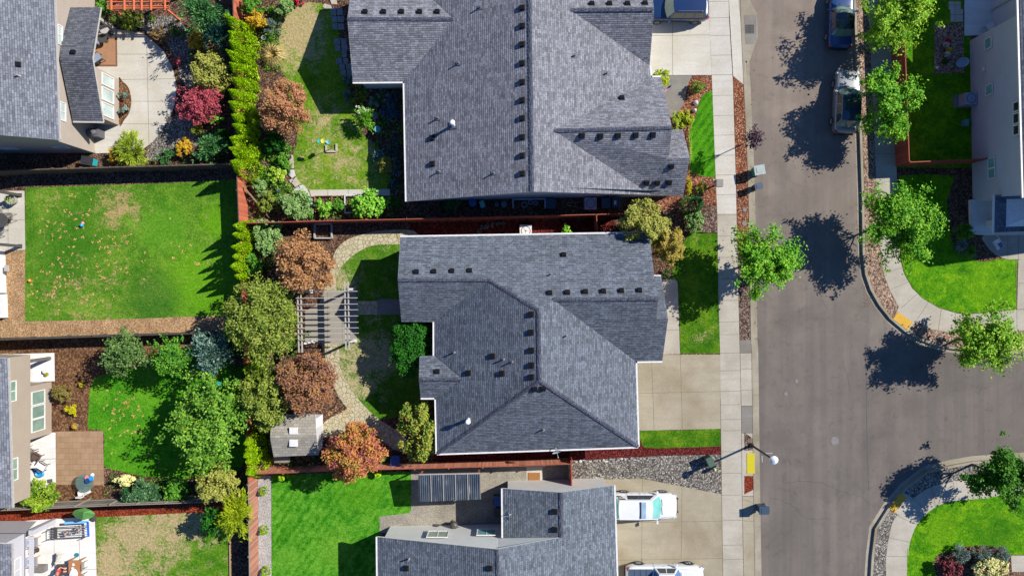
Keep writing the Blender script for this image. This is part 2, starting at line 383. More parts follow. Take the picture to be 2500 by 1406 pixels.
G_n = grass('lawn_north', A('#4f8f14'), A('#7fae22'), A('#a4bf36'), A('#d0b688'), 0.0, [(800, 355, 150, 0.13), (880, 400, 110, 0.18), (715, 110, 105, 0.40), (740, 50, 90, 0.34), (790, 285, 70, .2), (740, 420, 70, .14)], 0.45)
G_front = grass('lawn_front_north', A('#2f7d08'), A('#47990c'), A('#63b216'), dryness=-0.3, stripes=0.12)
G_fc = grass('lawn_front_centre', A('#356f08'), A('#55900f'), A('#86ab22'), A('#d0b684'), -0.04, [(1718, 820, 42, 0.22)], 0.6)
G_s = grass('lawn_south', A('#2f860e'), A('#4ca61a'), A('#7cc838'), dryness=-0.3, patch=0.9, stripes=0.06, tones=[(880, 1200, 80, .5, A('#6cb81e')), (820, 1340, 70, .5, A('#8ccc3a')), (700, 1370, 60, .5, A('#7cc43a'))])
G_e = grass('lawn_east', A('#3f8a00'), A('#62ac04'), A('#94cc14'), dryness=-0.3, patch=0.8, tones=[(2400, 700, 70, .5, A('#8cc80c')), (2300, 1290, 60, .5, A('#86c010')), (2440, 1300, 60, .5, A('#2f7c08'))])
G_sw = grass('lawn_southwest', A('#3c9112'), A('#5bb01c'), A('#7fc62a'), A('#d2a45f'), -0.06, [(300, 1000, 60, 0.12), (330, 1040, 60, 0.06)])
G_dry = grass('lawn_dry', A('#4b8e14'), A('#6da51f'), A('#93b73a'), A('#d2b68c'), 0.03, [(340, 1300, 165, 0.36), (260, 1390, 80, 0.3), (470, 1275, 100, 0.26)], 0.5)

# base earth sheet to the horizon, asphalt, raised lots behind kerbs
E = 1200
tag(MB().sheet([(-E, -E), (E, -E), (E, E), (-E, E)], -0.17).build('ground', M_soil), kind='structure')
rd = [(1700, -900), (2230, -900), (2230, 700), (3600, 700), (3600, 1350), (2230, 1350), (2230, 2400), (1700, 2400)]
tag(MB().sheet(g2(rd), -0.15).build('street', M_asph), kind='structure')
kl = [(1780, -900), (1810, -60), (1813, 0), (1814, 60), (1821, 212), (1830, 410), (1833, 512), (1838, 830), (1840, 863), (1844, 1167), (1848, 1406), (1856, 2400)]
west = [(-2000, -900)] + kl + [(-2000, 2400)]
tag(MB().prism(g2(west), -0.16, 0.0, 0, 1).build('lots_west_ground', [M_barkd, M_kerb]), kind='structure')
ke = [(2077, -900), (2084, 0), (2089, 120), (2099, 336), (2104, 480), (2106, 619), (2112, 670), (2125, 708), (2146, 745), (2173, 779), (2212, 812), (2250, 832), (2298, 848), (2367, 858), (2500, 864), (3500, 880)]
tag(MB().prism(g2(ke + [(3500, -900)]), -0.16, 0.0, 0, 1).build('lot_east_ground', [M_barkd, M_kerb]), kind='structure')
ks = [(2130, 2400), (2125, 1406), (2128, 1357), (2136, 1290), (2171, 1235), (2210, 1190), (2262, 1150), (2330, 1134), (2376, 1126), (2500, 1117), (3500, 1100)]
tag(MB().prism(g2(ks + [(3500, 2400)]), -0.16, 0.0, 0, 1).build('lot_southeast_ground', [M_barkd, M_kerb]), kind='structure')
def strip(name, line, w_, z, m, side=1, joints=0):
    """a kerb or gutter band w_ px wide along a pixel line"""
    mb = MB(); n = len(line); offs = []
    for i, p in enumerate(line):
        a = line[max(i - 1, 0)]; b = line[min(i + 1, n - 1)]; dx, dy = b[0] - a[0], b[1] - a[1]; L = math.hypot(dx, dy)
        offs.append((p[0] - dy / L * w_ * side, p[1] + dx / L * w_ * side))
    for i in range(n - 1):
        q = [P(*line[i], z), P(*line[i + 1], z), P(*offs[i + 1], z), P(*offs[i], z)]
        k = H / (H - z); q = [Vector((v.x * k, v.y * k, z)) for v in q]
        mb.face(q if (q[1] - q[0]).cross(q[2] - q[1]).z > 0 else q[::-1])
        L = (q[1] - q[0]).length; m_ = int(L / 3)
        for j in range(1, m_):
            f = j / m_; a = q[0].lerp(q[1], f) + Vector((0, 0, .003)); b = q[3].lerp(q[2], f) + Vector((0, 0, .003)); d = (q[1] - q[0]).normalized() * 0.012
            mb.face([a - d, a + d, b + d, b - d], 1)
    return tag(mb.build(name, [m, MATS['joint']]), kind='structure')
kls = smooth_px(kl, 3, False); kes = smooth_px(ke[:], 4, False); kss = smooth_px(ks, 4, False)
strip('gutter', kl, 13, -0.146, M_kerb, -1); strip('kerb', kl, 5, 0.030, M_kerb, 1)
strip('gutter', ke, 9, -0.146, M_kerb, 1); strip('kerb', ke, 6, 0.030, M_kerb, -1)
strip('gutter', ks, 12, -0.146, M_kerb, -1); strip('kerb', ks, 6, 0.030, M_kerb, 1)
# driveway and inlet aprons reach down to the gutter
ground('kerb_inlet_apron', [(1800, -30), (1826, -5), (1848, 34), (1850, 92), (1830, 150), (1817, 150)], 3, M_kerb)

# ---- sidewalk on the west side
sw_l = [(1728, -200), (1732, 51), (1739, 218), (1747, 430), (1751, 522), (1754, 722), (1758, 862), (1759, 971), (1762, 1206), (1765, 1406), (1768, 1700)]
sw_r = [(1774, -200), (1780, 51), (1789, 200), (1796, 430), (1798, 522), (1804, 787), (1806, 862), (1809, 990), (1811, 1206), (1815, 1406), (1818, 1700)]
def edge_at(line, y):
    for a, b in zip(line, line[1:]):
        if a[1] <= y <= b[1]: return a[0] + (b[0] - a[0]) * (y - a[1]) / (b[1] - a[1])
js = [((edge_at(sw_l, y), y), (edge_at(sw_r, y), y - 1)) for y in (-50, 5, 45, 88, 136, 184, 234, 283, 331, 380, 428, 476, 525, 577, 629, 682, 734, 786, 817, 862, 905, 955, 988, 1024, 1051, 1102, 1155, 1208, 1270, 1330, 1365, 1406)]
ground('sidewalk', [q_ for q_ in sw_l if q_[1] <= 522] + [q_ for q_ in sw_r if q_[1] <= 522][::-1], 4, M_walkn, joints=[j for j in js if j[0][1] < 520])
ground('sidewalk', [q_ for q_ in sw_l if q_[1] >= 522] + [q_ for q_ in sw_r if q_[1] >= 522][::-1], 4, M_walk, joints=[j for j in js if j[0][1] > 520] + [(p, q) for p, q in zip(sw_l[7:], sw_l[8:])])
# strips between the sidewalk and the kerb
def between(y0, y1): return [(edge_at(sw_r, y0) + 1, y0)] + [(x + 1, y) for x, y in sw_r if y0 < y < y1] + [(edge_at(sw_r, y1) + 1, y1), (edge_at(kl, y1) - 5, y1)] + [(x - 5, y) for x, y in kl[::-1] if y0 < y < y1] + [(edge_at(kl, y0) - 5, y0)]
ground('planting_strip_bark', [(1790, 186), (1820, 212), (1825, 410), (1828, 512), (1830, 620), (1801, 620), (1797, 430)], 3, M_bark)
ground('planting_strip_rock', between(620, 830), 2, M_rockb)
ground('driveway_apron', between(862, 990), 3, M_walk, joints=[((1809, 900), (1839, 900)), ((1809, 952), (1841, 952))])
ground('strip_slab', between(830, 861), 3, M_grey); ground('strip_slab', between(991, 1056), 3, M_grey)
ground('driveway_apron', [(1776, -60), (1814, -60), (1821, 212), (1790, 186)], 2, M_bright)
ground('strip_curb_ramp', between(1057, 1210), 3, M_walk)
ground('planting_bed_rock', [(1817, 1056), (1830, 1064), (1841, 1074), (1842, 1099), (1817, 1099)], 4, M_rockb)
ground('planting_bed_mulch', [(1817, 1161), (1843, 1161), (1843, 1193), (1817, 1206)], 4, M_redo)
ground('driveway_apron', between(1211, 1700), 3, M_walk2, joints=[((1812, 1270), (1846, 1272)), ((1812, 1217), (1840, 1228))])

# ---- east side: gravel strip, sidewalk, lawn
swo = [(2108, -300), (2119, 0), (2124, 100), (2135, 336), (2140, 480), (2150, 619), (2158, 670), (2172, 708), (2194, 749), (2237, 783), (2271, 803), (2333, 814), (2420, 813), (2500, 806), (3400, 790)]
swi = [(2164, -300), (2170, 0), (2177, 160), (2186, 336), (2191, 480), (2197, 633), (2206, 667), (2227, 704), (2251, 728), (2292, 752), (2340, 766), (2387, 766), (2481, 756), (3400, 735)]
ground('gravel_strip_east', [(a[0] + (7 if a[1] < 640 else 4), a[1] - (0 if a[1] < 700 else 6)) for a in ke[:-1]] + swo[::-1], 2, M_rockp)
jl = [((x, y), (x + 51, y + 1)) for x, y in ((2123, 60), (2125, 112), (2128, 165), (2131, 218), (2133, 270), (2135, 322), (2137, 375), (2139, 443), (2144, 540), (2148, 590), (2150, 625))]
jl += [((2158, 668), (2206, 652)), ((2172, 708), (2218, 688)), ((2200, 752), (2240, 716)), ((2237, 783), (2266, 738)), ((2290, 808), (2298, 754)), ((2332, 814), (2332, 764)), ((2375, 814), (2374, 766)), ((2422, 812), (2420, 763)), ((2455, 810), (2452, 758)), ((2483, 808), (2480, 634)), ((2481, 692), (2540, 690))]
ground('sidewalk', swo + swi[::-1], 4, M_walk, joints=jl)
ground('curb_ramp', [(2194, 747), (2240, 781), (2216, 812), (2180, 779)], 5, M_walk, joints=[((2194, 748), (2180, 779)), ((2239, 781), (2216, 810))])
ground('lawn', [(2208, -60), (2300, -60), (2350, -60), (2352, 60), (2372, 100), (2374, 410), (2191, 410), (2178, 160), (2172, -60)], 1, G_e)
ground('lawn', [(2194, 480), (2200, 633), (2208, 667), (2229, 704), (2253, 728), (2294, 751), (2340, 764), (2387, 764), (2481, 754), (2484, 634), (2440, 632), (2395, 640), (2330, 612), (2318, 560), (2312, 490), (2330, 430), (2250, 425), (2195, 430)], 2, G_e)
ground('front_path', [(2486, 634), (2560, 634), (2560, 752), (2483, 755)], 3, M_walk, joints=[((2486, 692), (2560, 690))])
ground('front_path', smooth_px([(2402, 575), (2405, 595), (2425, 618), (2455, 632), (2486, 633), (2600, 633), (2600, 560), (2480, 560)], 4), 5, M_walk, joints=[((2460, 632), (2460, 570)), ((2486, 633), (2486, 570))])
ground('path_slabs', [(2316, 5), (2345, 5), (2345, 24), (2351, 24), (2351, 54), (2320, 54), (2320, 24), (2316, 24)], 4, M_bright, joints=[((2316, 13), (2345, 13)), ((2331, 5), (2331, 54)), ((2320, 37), (2351, 37))])
ground('gravel_bed', [(2281, 60), (2352, 57), (2354, 180), (2281, 180)], 3, M_rockp)
ground('patio', [(2354, -60), (2440, -60), (2440, 86), (2354, 88)], 5, M_white)
# ---- southeast corner
so_ = [(2166, 2200), (2163, 1406), (2164, 1357), (2170, 1311), (2184, 1265), (2230, 1215), (2276, 1187), (2322, 1176), (2391, 1164), (2500, 1152), (3400, 1120)]
si_ = [(2216, 2200), (2214, 1406), (2217, 1360), (2221, 1325), (2239, 1279), (2276, 1242), (2322, 1224), (2414, 1215), (2500, 1208), (3400, 1180)]
ground('gravel_strip_southeast', [(a[0] + 7, a[1] + 4) for a in kss] + smooth_px(so_, 4, False)[::-1], 2, M_rock)
ground('sidewalk', smooth_px(so_, 4, False) + smooth_px(si_, 4, False)[::-1], 4, M_walk, joints=[((2164, 1357), (2217, 1358)), ((2170, 1311), (2221, 1323)), ((2190, 1258), (2239, 1280)), ((2230, 1216), (2266, 1252)), ((2275, 1188), (2284, 1238)), ((2327, 1176), (2334, 1223)), ((2390, 1165), (2393, 1216)), ((2445, 1158), (2447, 1212))])
ground('curb_ramp', [(2204, 1200), (2229, 1214), (2196, 1258), (2168, 1240)], 5, M_walk, joints=[((2206, 1202), (2229, 1215)), ((2168, 1241), (2196, 1258))])
ground('lawn', smooth_px(si_, 4, False) + [(3400, 1353), (2468, 1353), (2461, 1347), (2437, 1334), (2405, 1331), (2357, 1333), (2317, 1344), (2292, 1351), (2283, 1360), (2278, 1376), (2290, 1420), (2290, 2200)], 3, G_e)
ground('front_path', [(2468, 1355), (3400, 1355), (3400, 1395), (2470, 1395)], 4, M_walk)

# ---- north lot
ground('driveway', [(1500, -200), (1728, -200), (1732, 51), (1739, 184), (1560, 184)], 2, M_bright, joints=[((1560, 88), (1733, 86)), ((1642, -60), (1642, 184)), ((1732, 50), (1739, 184))])
ground('front_path', [(1560, 185), (1690, 185), (1680, 205), (1673, 235), (1668, 258), (1645, 285), (1560, 300)], 2, M_grey)
ground('bark_bed', [(1645, 285), (1668, 258), (1673, 235), (1680, 205), (1692, 186), (1739, 186), (1747, 430), (1751, 500), (1700, 500), (1600, 520), (1560, 480), (1600, 300)], 1, M_bark)
ground('lawn', [(1739, 222), (1726, 226), (1715, 234), (1705, 257), (1699, 285), (1687, 308), (1681, 331), (1684, 359), (1685, 419), (1712, 430), (1746, 434), (1744, 330)], 3, G_front)
ground('stone_bed', [(1716, 520), (1750, 505), (1753, 570), (1700, 570)], 2, M_rockb)
ground('lawn', smooth_px([(765, 6), (815, 26), (828, 90), (836, 160), (850, 205), (863, 259), (880, 320), (905, 345), (940, 382), (944, 462), (755, 464), (731, 450), (718, 418), (716, 380), (726, 345), (720, 300), (705, 250), (700, 195), (688, 175), (680, 130), (683, 80), (700, 40), (730, 15)], 3), 2, G_n)
ground('garden_path', [(755, 464), (952, 462), (953, 478), (760, 480)], 3, M_bright, joints=[((800, 464), (801, 480)), ((850, 463), (851, 479)), ((905, 463), (905, 479))])
# ---- centre lot
ground('front_walk', [(1590, 682), (1654, 682), (1660, 864), (1552, 866), (1552, 700)], 2, M_walk, joints=[((1600, 754), (1658, 752)), ((1600, 806), (1660, 805))])
ground('driveway', [(1540, 866), (1758, 865), (1762, 1046), (1545, 1051)], 3, M_walk2, joints=[((1550, 960), (1760, 955)), ((1591, 882), (1597, 1048)), ((1661, 866), (1666, 1047))])
ground('lawn', [(1683, 567), (1752, 569), (1755, 722), (1758, 862), (1661, 863), (1657, 690), (1640, 675), (1655, 620)], 2, G_fc)
ground('lawn', smooth_px([(1562, 1052), (1660, 1050), (1759, 1047), (1761, 1067), (1760, 1087), (1660, 1092), (1578, 1092), (1566, 1078)], 3), 2, G_fc)
ground('red_mulch_bed', [(1060, 1090), (1560, 1070), (1575, 1093), (1760, 1089), (1760, 1108), (1600, 1112), (1395, 1128), (1060, 1130)], 1, M_redm)
ground('gravel_bed', [(1395, 1124), (1600, 1113), (1760, 1109), (1762, 1206), (1570, 1168), (1465, 1171), (1395, 1182)], 2, M_rock)
ground('red_mulch_bed', [(1000, 545), (1500, 535), (1500, 575), (1000, 600)], 1, M_redm)
ground('lawn', smooth_px([(985, 596), (932, 597), (905, 601), (878, 613), (851, 633), (832, 655), (822, 679), (820, 712), (824, 800), (825, 840), (829, 886), (842, 922), (862, 958), (893, 994), (924, 1022), (962, 1018), (1030, 1010), (1060, 900), (1050, 700), (1010, 596)], 3), 2, G_c)
ground('flagstone_path', smooth_px([(1010, 563), (930, 563), (891, 571), (851, 584), (826, 603), (813, 628), (808, 655), (800, 682), (792, 712), (820, 712), (822, 679), (832, 655), (851, 633), (878, 613), (905, 601), (932, 597), (985, 596), (1020, 590)], 3), 3, M_path)
ground('flagstone_path', smooth_px([(790, 830), (825, 830), (829, 886), (842, 922), (862, 958), (893, 994), (924, 1022), (985, 1063), (1002, 1100), (960, 1096), (905, 1050), (870, 1045), (795, 1068), (792, 1030), (845, 1000), (838, 985), (819, 953), (806, 906), (790, 868)], 3), 3, M_path)
ground('flagstone_path', [(872, 735), (922, 735), (922, 768), (872, 768)], 3, M_path)
ground('step_slab', [(921, 730), (990, 730), (990, 768), (921, 768)], 4, M_grey)
ground('pergola_slab', [(792, 709), (866, 709), (872, 735), (870, 838), (788, 838), (745, 834), (745, 760), (780, 740)], 4, M_slabp, joints=[((800, 712), (800, 836)), ((835, 710), (836, 836))])
# ---- south lot
ground('driveway', [(1400, 1183), (1465, 1170), (1570, 1168), (1762, 1206), (1765, 1406), (1768, 1700), (1400, 1700)], 3, M_walk2, joints=[((1500, 1367), (1764, 1362)), ((1500, 1276), (1763, 1271)), ((1569, 1169), (1564, 1500)), ((1665, 1188), (1663, 1362)), ((1762, 1206), (1766, 1406)), ((1568, 1362), (1568, 1500))])
ground('lawn', [(663, 1158), (1013, 1150), (1013, 1252), (930, 1262), (930, 1700), (663, 1700)], 1, G_s)
ground('patio', smooth_px([(1004, 1140), (1200, 1135), (1390, 1130)], 1, False) + [(1390, 1200), (1230, 1300), (927, 1300), (927, 1260), (1000, 1252), (1004, 1240)], 2, M_pgrav)
ground('gravel_strip', [(630, 1160), (662, 1160), (664, 1700), (632, 1700)], 2, M_rockw)
ground('gate_path', [(1285, 1138), (1325, 1137), (1325, 1190), (1286, 1190)], 3, M_bright)
# ---- west lots
ground('bark_dust', [(-300, 600), (62, 610), (62, 783), (300, 778), (545, 768), (605, 765), (608, 808), (300, 818), (-300, 830)], 1, M_bark_tan)
ground('lawn', [(62, 459), (200, 454), (400, 448), (523, 442), (604, 436), (606, 766), (545, 770), (300, 779), (61, 785)], 2, G_w)
ground('patio', [(-60, 467), (60, 466), (62, 610), (-60, 612)], 3, M_bright, joints=[((-20, 540), (61, 537)), ((20, 470), (20, 610))])
ground('patio', smooth_px([(281, 72), (345, 82), (365, 95), (398, 125), (420, 165), (430, 210), (425, 260), (400, 310), (372, 347), (340, 370)], 4, False) + [(233, 375), (225, 330), (240, 60)], 2, M_bright, joints=[((285, 133), (401, 133)), ((288, 195), (428, 193)), ((320, 248), (428, 248)), ((290, 303), (402, 303)), ((358, 92), (364, 355))])
ground('bark_bed', smooth_px([(289, 196), (300, 200), (314, 215), (321, 245), (316, 275), (304, 293), (291, 304)], 4), 3, M_soil)
ground('pebble_bed', smooth_px([(330, 60), (420, 40), (470, 100), (480, 180), (470, 230), (440, 190), (430, 150), (400, 100)], 3), 1, M_rock)
ground('pebble_bed', smooth_px([(370, 350), (430, 280), (480, 300), (500, 340), (430, 380), (360, 390)], 3), 1, M_rock)
ground('bark_dust', [(-300, 835), (300, 820), (480, 815), (470, 900), (230, 925), (221, 945), (218, 1000), (217, 1045), (230, 1052), (100, 1060), (-300, 1060)], 1, M_soil)
ground('lawn', smooth_px([(250, 915), (222, 945), (217, 1000), (216, 1045), (252, 1052), (254, 1100), (254, 1136), (292, 1149), (346, 1160), (420, 1166), (560, 1160), (600, 1100), (600, 900), (400, 890)], 3), 2, G_sw)
ground('paver_patio', [(136, 1053), (252, 1051), (254, 1184), (137, 1182)], 4, M_pav)
ground('patio', [(-40, 1060), (136, 1055), (137, 1182), (130, 1190), (-40, 1200)], 3, M_white, joints=[((70, 1121), (136, 1119))])
ground('patio', [(-20, 866), (133, 861), (134, 930), (-20, 935)], 2, M_white)
ground('soil_bed', [(137, 1182), (255, 1184), (262, 1225), (60, 1228), (90, 1190)], 1, M_soil)
ground('red_bark_bed', [(-200, 1235), (240, 1225), (500, 1212), (560, 1212), (560, 1250), (240, 1262), (-200, 1300)], 1, M_redo)
ground('lawn', [(234, 1262), (492, 1250), (562, 1248), (566, 1700), (236, 1700)], 2, G_dry)
ground('patio', [(-40, 1285), (68, 1270), (232, 1260), (236, 1406), (238, 1700), (-40, 1700)], 3, M_white, joints=[((132, 1262), (133, 1500)), ((193, 1262), (196, 1500)), ((133, 1395), (236, 1388))])
# ================================================================ houses
M_trim = plain('white_trim', A('#e9e6e0', 0.75), 0.5)
M_gut = plain('grey_gutter', A('#b7b2ac', 0.8), 0.4)
M_vent = plain('black_vent', (0.008, 0.008, 0.010), 0.8, spec=.1)
M_pipe = plain('galvanised_pipe', A('#c8c8c8', 0.7), 0.4, 0.2)
M_capw = plain('white_cap', (0.75, 0.76, 0.78), 0.35)
M_flash = plain('dark_flashing', (0.10, 0.105, 0.12), 0.9)
M_wtan = siding('tan_siding', A('#b3a392', 0.75)); M_wgrey = siding('grey_siding', A('#d2d3cd', 0.95)); M_wbg = siding('blue_grey_siding', A('#b4b9c2', 0.92))
M_wlil = siding('pale_siding', A('#c9c6cc', 0.75)); M_wtaup = siding('taupe_siding', A('#b8aa9c', 0.75))
M_glass = glass('window_glass_green', A('#a9c9b6', 0.5)); M_glassd = glass('window_glass_dark', (0.03, 0.035, 0.04)); M_glassw = glass('window_glass_bright', A('#cfe0da', 0.75))
M_teal = glass('window_glass_teal', (0.16, 0.42, 0.40))
SH_n = shingle('shingles_north', A('#9b9ca4', 0.62)); SH_c = shingle('shingles_centre', A('#868e9a', 0.54)); SH_s = shingle('shingles_south', A('#838c97', 0.6))
SH_w = shingle('shingles_west', A('#8f939e', 0.6)); SH_d = shingle('shingles_dark', A('#7c7f88', 0.56))
M_shed = pavers('shed_shingles', A('#c0b9aa', 0.66), A('#a8a193', 0.66), A('#8f887b', 0.6), 0.42, 0.2)

class House:
    def __init__(s, name, label, px, verts, faces, sh, trim=None, thick=0.17, cat='house'):
        s.t = thing(name, label, cat, tuple(P(*px)))
        s.add_roof(verts, faces, sh, trim, thick)
    def add_roof(s, verts, faces, sh, trim=None, thick=0.17, name='roof'):
        s.V = {k: P(*v) for k, v in verts.items()}
        mb = MB(); dn = Vector((0, 0, -thick)); edges = {}; s.tris = getattr(s, 'tris', [])
        for f in faces:
            q = [s.V[k] for k in f]; a = sum(p.x * r.y - r.x * p.y for p, r in zip(q, q[1:] + q[:1]))
            if a < 0: f = f[::-1]; q = q[::-1]
            mb.face(q, 0); mb.face([p + dn for p in q[::-1]], 1)
            for i in range(len(f)):
                e = (f[i], f[(i + 1) % len(f)]); k = tuple(sorted(e)); edges.setdefault(k, []).append(e)
            tri = geometry.tessellate_polygon([q]); s.tris += [tuple(q[i] for i in t_) for t_ in tri]
        for k, es in edges.items():
            if len(es) == 1:
                a, b = (s.V[x] for x in es[0]); mb.face([a + dn, b + dn, b, a], 1)
        s.roof = mb.build(name, [sh, trim or M_trim], s.t); return s.roof
    def z(s, px, py):
        o = Vector((0, 0, H)); d = P(px, py) - o
        best = None
        for t_ in s.tris:
            h = geometry.intersect_ray_tri(t_[0], t_[1], t_[2], d, o, True)
            if h is not None and (best is None or h.z > best[0].z):
                n = (t_[1] - t_[0]).cross(t_[2] - t_[0]).normalized(); n = n if n.z > 0 else -n; best = (h, n)
        return best
    def walls(s, outline, m, inset=0.36, top=0.12, base=0.0, name='wall', skip=()):
        """walls under the roof outline (names or xyz), set in from the eaves"""
        q = [s.V[k].copy() if isinstance(k, str) else Vector(k) for k in outline]
        if sum(p.x * r.y - r.x * p.y for p, r in zip(q, q[1:] + q[:1])) < 0: q = q[::-1]
        n = len(q); ins = []
        for i in range(n):
            a, b, c = q[i - 1], q[i], q[(i + 1) % n]; d1 = Vector((b.x - a.x, b.y - a.y)).normalized(); d2 = Vector((c.x - b.x, c.y - b.y)).normalized()
            n1 = Vector((-d1.y, d1.x)); n2 = Vector((-d2.y, d2.x)); m_ = n1 + n2; m_ = m_ / max(0.25, m_.length_squared) * 2 * inset
            ins.append(Vector((b.x + m_.x, b.y + m_.y, b.z - top)))
        mb = MB()
        for a, b in zip(ins, ins[1:] + ins[:1]): mb.face([(a.x, a.y, base), (b.x, b.y, base), b, a])
        s.ins = ins
        return mb.build(name, m, s.t)
    def gutter(s, runs, m=None, name='gutter'):
        for a, b in runs:
            a, b = (s.V[k] if isinstance(k, str) else P(*k) for k in (a, b)); d = (b - a).normalized(); nrm = Vector((d.y, -d.x, 0)).normalized()
            cen = sum((v for v in s.V.values()), Vector((0, 0, 0))) / len(s.V)
            if nrm.dot(a - cen) < 0: nrm = -nrm
            off = nrm * 0.055 + Vector((0, 0, -0.05)); mb = MB()
            mb.bar(a + off, b + off, 0.11, 0.10); mb.build(name, m or M_trim, s.t)
    def fix(s, mb, px, py):
        h, n = s.z(px, py); return h, n
    def vents(s, pts, kind='box'):
        for px, py in pts:
            r = s.z(px, py)
            if r is None: print('no roof at', px, py); continue
            h, n = r; mb = MB(); up = n; u = Vector((0, 0, 1)).cross(n)
            u = u.normalized() if u.length > 1e-3 else Vector((1, 0, 0)); v = n.cross(u).normalized(); M = Matrix((u, v, n)).transposed().to_4x4(); M.translation = h
            if kind == 'box':
                mb.box((0, 0, 0.008), (0.46, 0.44, 0.012), 0, 1, M)
                w0, d0, w1, d1, hh = .19, .17, .15, .12, .17
                q = [Vector(p) for p in ((-w0, -d0, .02), (w0, -d0, .02), (w0, d0, .02), (-w0, d0, .02), (-w1, -d1 - .04, hh), (w1, -d1 - .04, hh), (w1, d1, hh * .8), (-w1, d1, hh * .8))]; q = [M @ p for p in q]
                for f in ((4, 5, 6, 7), (0, 1, 5, 4), (1, 2, 6, 5), (2, 3, 7, 6), (3, 0, 4, 7)): mb.face([q[i] for i in f], 0)
                mb.build('roof_vent', [M_vent, M_flash], s.roof, bevel=0.02)
            elif kind == 'pipe':
                mb.box((0, 0, 0.012), (0.3, 0.42, 0.02), 0, 1, M)
                mb.lathe(h + Vector((0, 0, -0.05)), [(0.09, 0), (0.055, 0.14), (0.05, 0.42), (0.035, 0.42), (0.035, 0.3)], 12, 0); mb.build('vent_pipe', [M_pipe, M_flash], s.roof, smooth=False)
            elif kind == 'stack':
                mb.lathe(h + Vector((0, 0, -0.1)), [(0.17, 0), (0.12, 0.2), (0.10, 0.75), (0.10, 0.8), (0.17, 0.82), (0.18, 0.93), (0.13, 1.0), (0.0, 1.03)], 18, 0)
                mb.box((0, 0, 0.012), (0.5, 0.6, 0.02), 0, 1, M); mb.build('flue_cap', [M_capw, M_flash], s.roof)
def ridge_caps(h, runs):
    for a, b in runs:
        mb = MB(); a, b = (h.V[k] if isinstance(k, str) else P(*k) for k in (a, b)); d = (b - a); n = max(2, int(d.length / .25)); w_ = Vector((-d.y, d.x, 0)).normalized() * .13
        for i in range(n):
            p, q = a.lerp(b, i / n), a.lerp(b, (i + 1) / n); u0, u1 = Vector((0, 0, .045)), Vector((0, 0, .03)); dn = Vector((0, 0, -.035))
            mb.face([p + u0, q + u1, q + w_ + u1 + dn, p + w_ + u0 + dn]); mb.face([q + u1, p + u0, p - w_ + u0 + dn, q - w_ + u1 + dn])
        mb.build('ridge_cap', M_cap, h.roof)
def window(par, o, u, wd, z0, z1, panes=2, gm=None, vert=False, fm=None):
    """framed window on a wall: o = ground point of its left end, u = unit direction along the wall (outside is to the right of u)"""
    gm = gm or M_glass; o = Vector((o[0], o[1], 0)); u = Vector((u[0], u[1], 0)).normalized(); nn = Vector((u.y, -u.x, 0)); t = 0.07
    mb = MB(); zc = (z0 + z1) / 2
    def bx(a, b, za, zb, mb, mi=0, d0=0.0, d1=0.06):
        q = []
        for s_, zz in ((a, za), (b, za), (b, zb), (a, zb)): q.append(o + u * s_ + Vector((0, 0, zz)))
        f = [p + nn * d1 for p in q]; bk = [p + nn * d0 for p in q]
        mb.face(f, mi)
        for i in range(4): mb.face([bk[i], bk[(i + 1) % 4], f[(i + 1) % 4], f[i]], mi)
    bx(0, wd, z0, z0 + t, mb); bx(0, wd, z1 - t, z1, mb); bx(0, t, z0 + t, z1 - t, mb); bx(wd - t, wd, z0 + t, z1 - t, mb)
    for i in range(1, panes):
        if vert: zz = z0 + (z1 - z0) * i / panes; bx(t, wd - t, zz - .025, zz + .025, mb, 0, 0, .05)
        else: x = wd * i / panes; bx(x - .03, x + .03, z0 + t, z1 - t, mb, 0, 0, .05)
    fr = mb.build('window', fm or M_trim, par); g = MB(); bx(t * .6, wd - t * .6, z0 + t * .6, z1 - t * .6, g, 0, 0.0, 0.022); g.build('pane', gm, fr)
    return fr
def win_x(par, bx, pxa, pxb, pya, pyb, panes=1, gm=None, vert=False):
    """window on a wall running north-south whose foot is at photo column bx, read off its photo rectangle"""
    X = (bx - CX); za, zb = sorted((H * (1 - X / (pxa - CX)), H * (1 - X / (pxb - CX)))); k = (H - (za + zb) / 2) / H
    y0, y1 = (CY - pya) * k / S, (CY - pyb) * k / S
    if X < 0: window(par, (X / S, min(y0, y1)), (0, 1), abs(y1 - y0), za, zb, panes, gm, vert)
    else: window(par, (X / S, max(y0, y1)), (0, -1), abs(y1 - y0), za, zb, panes, gm, vert)
def win_y(par, by, pya, pyb, pxa, pxb, panes=1, gm=None):
    Y = (by - CY); za, zb = sorted((H * (1 - Y / (pya - CY)), H * (1 - Y / (pyb - CY)))); k = (H - (za + zb) / 2) / H
    x0, x1 = (pxa - CX) * k / S, (pxb - CX) * k / S
    if Y > 0: window(par, (max(x0, x1), -Y / S), (-1, 0), abs(x1 - x0), za, zb, panes, gm)   # faces north
    else: window(par, (min(x0, x1), -Y / S), (1, 0), abs(x1 - x0), za, zb, panes, gm)

M_cap = shingle('ridge_shingles', A('#6c7080', .55))
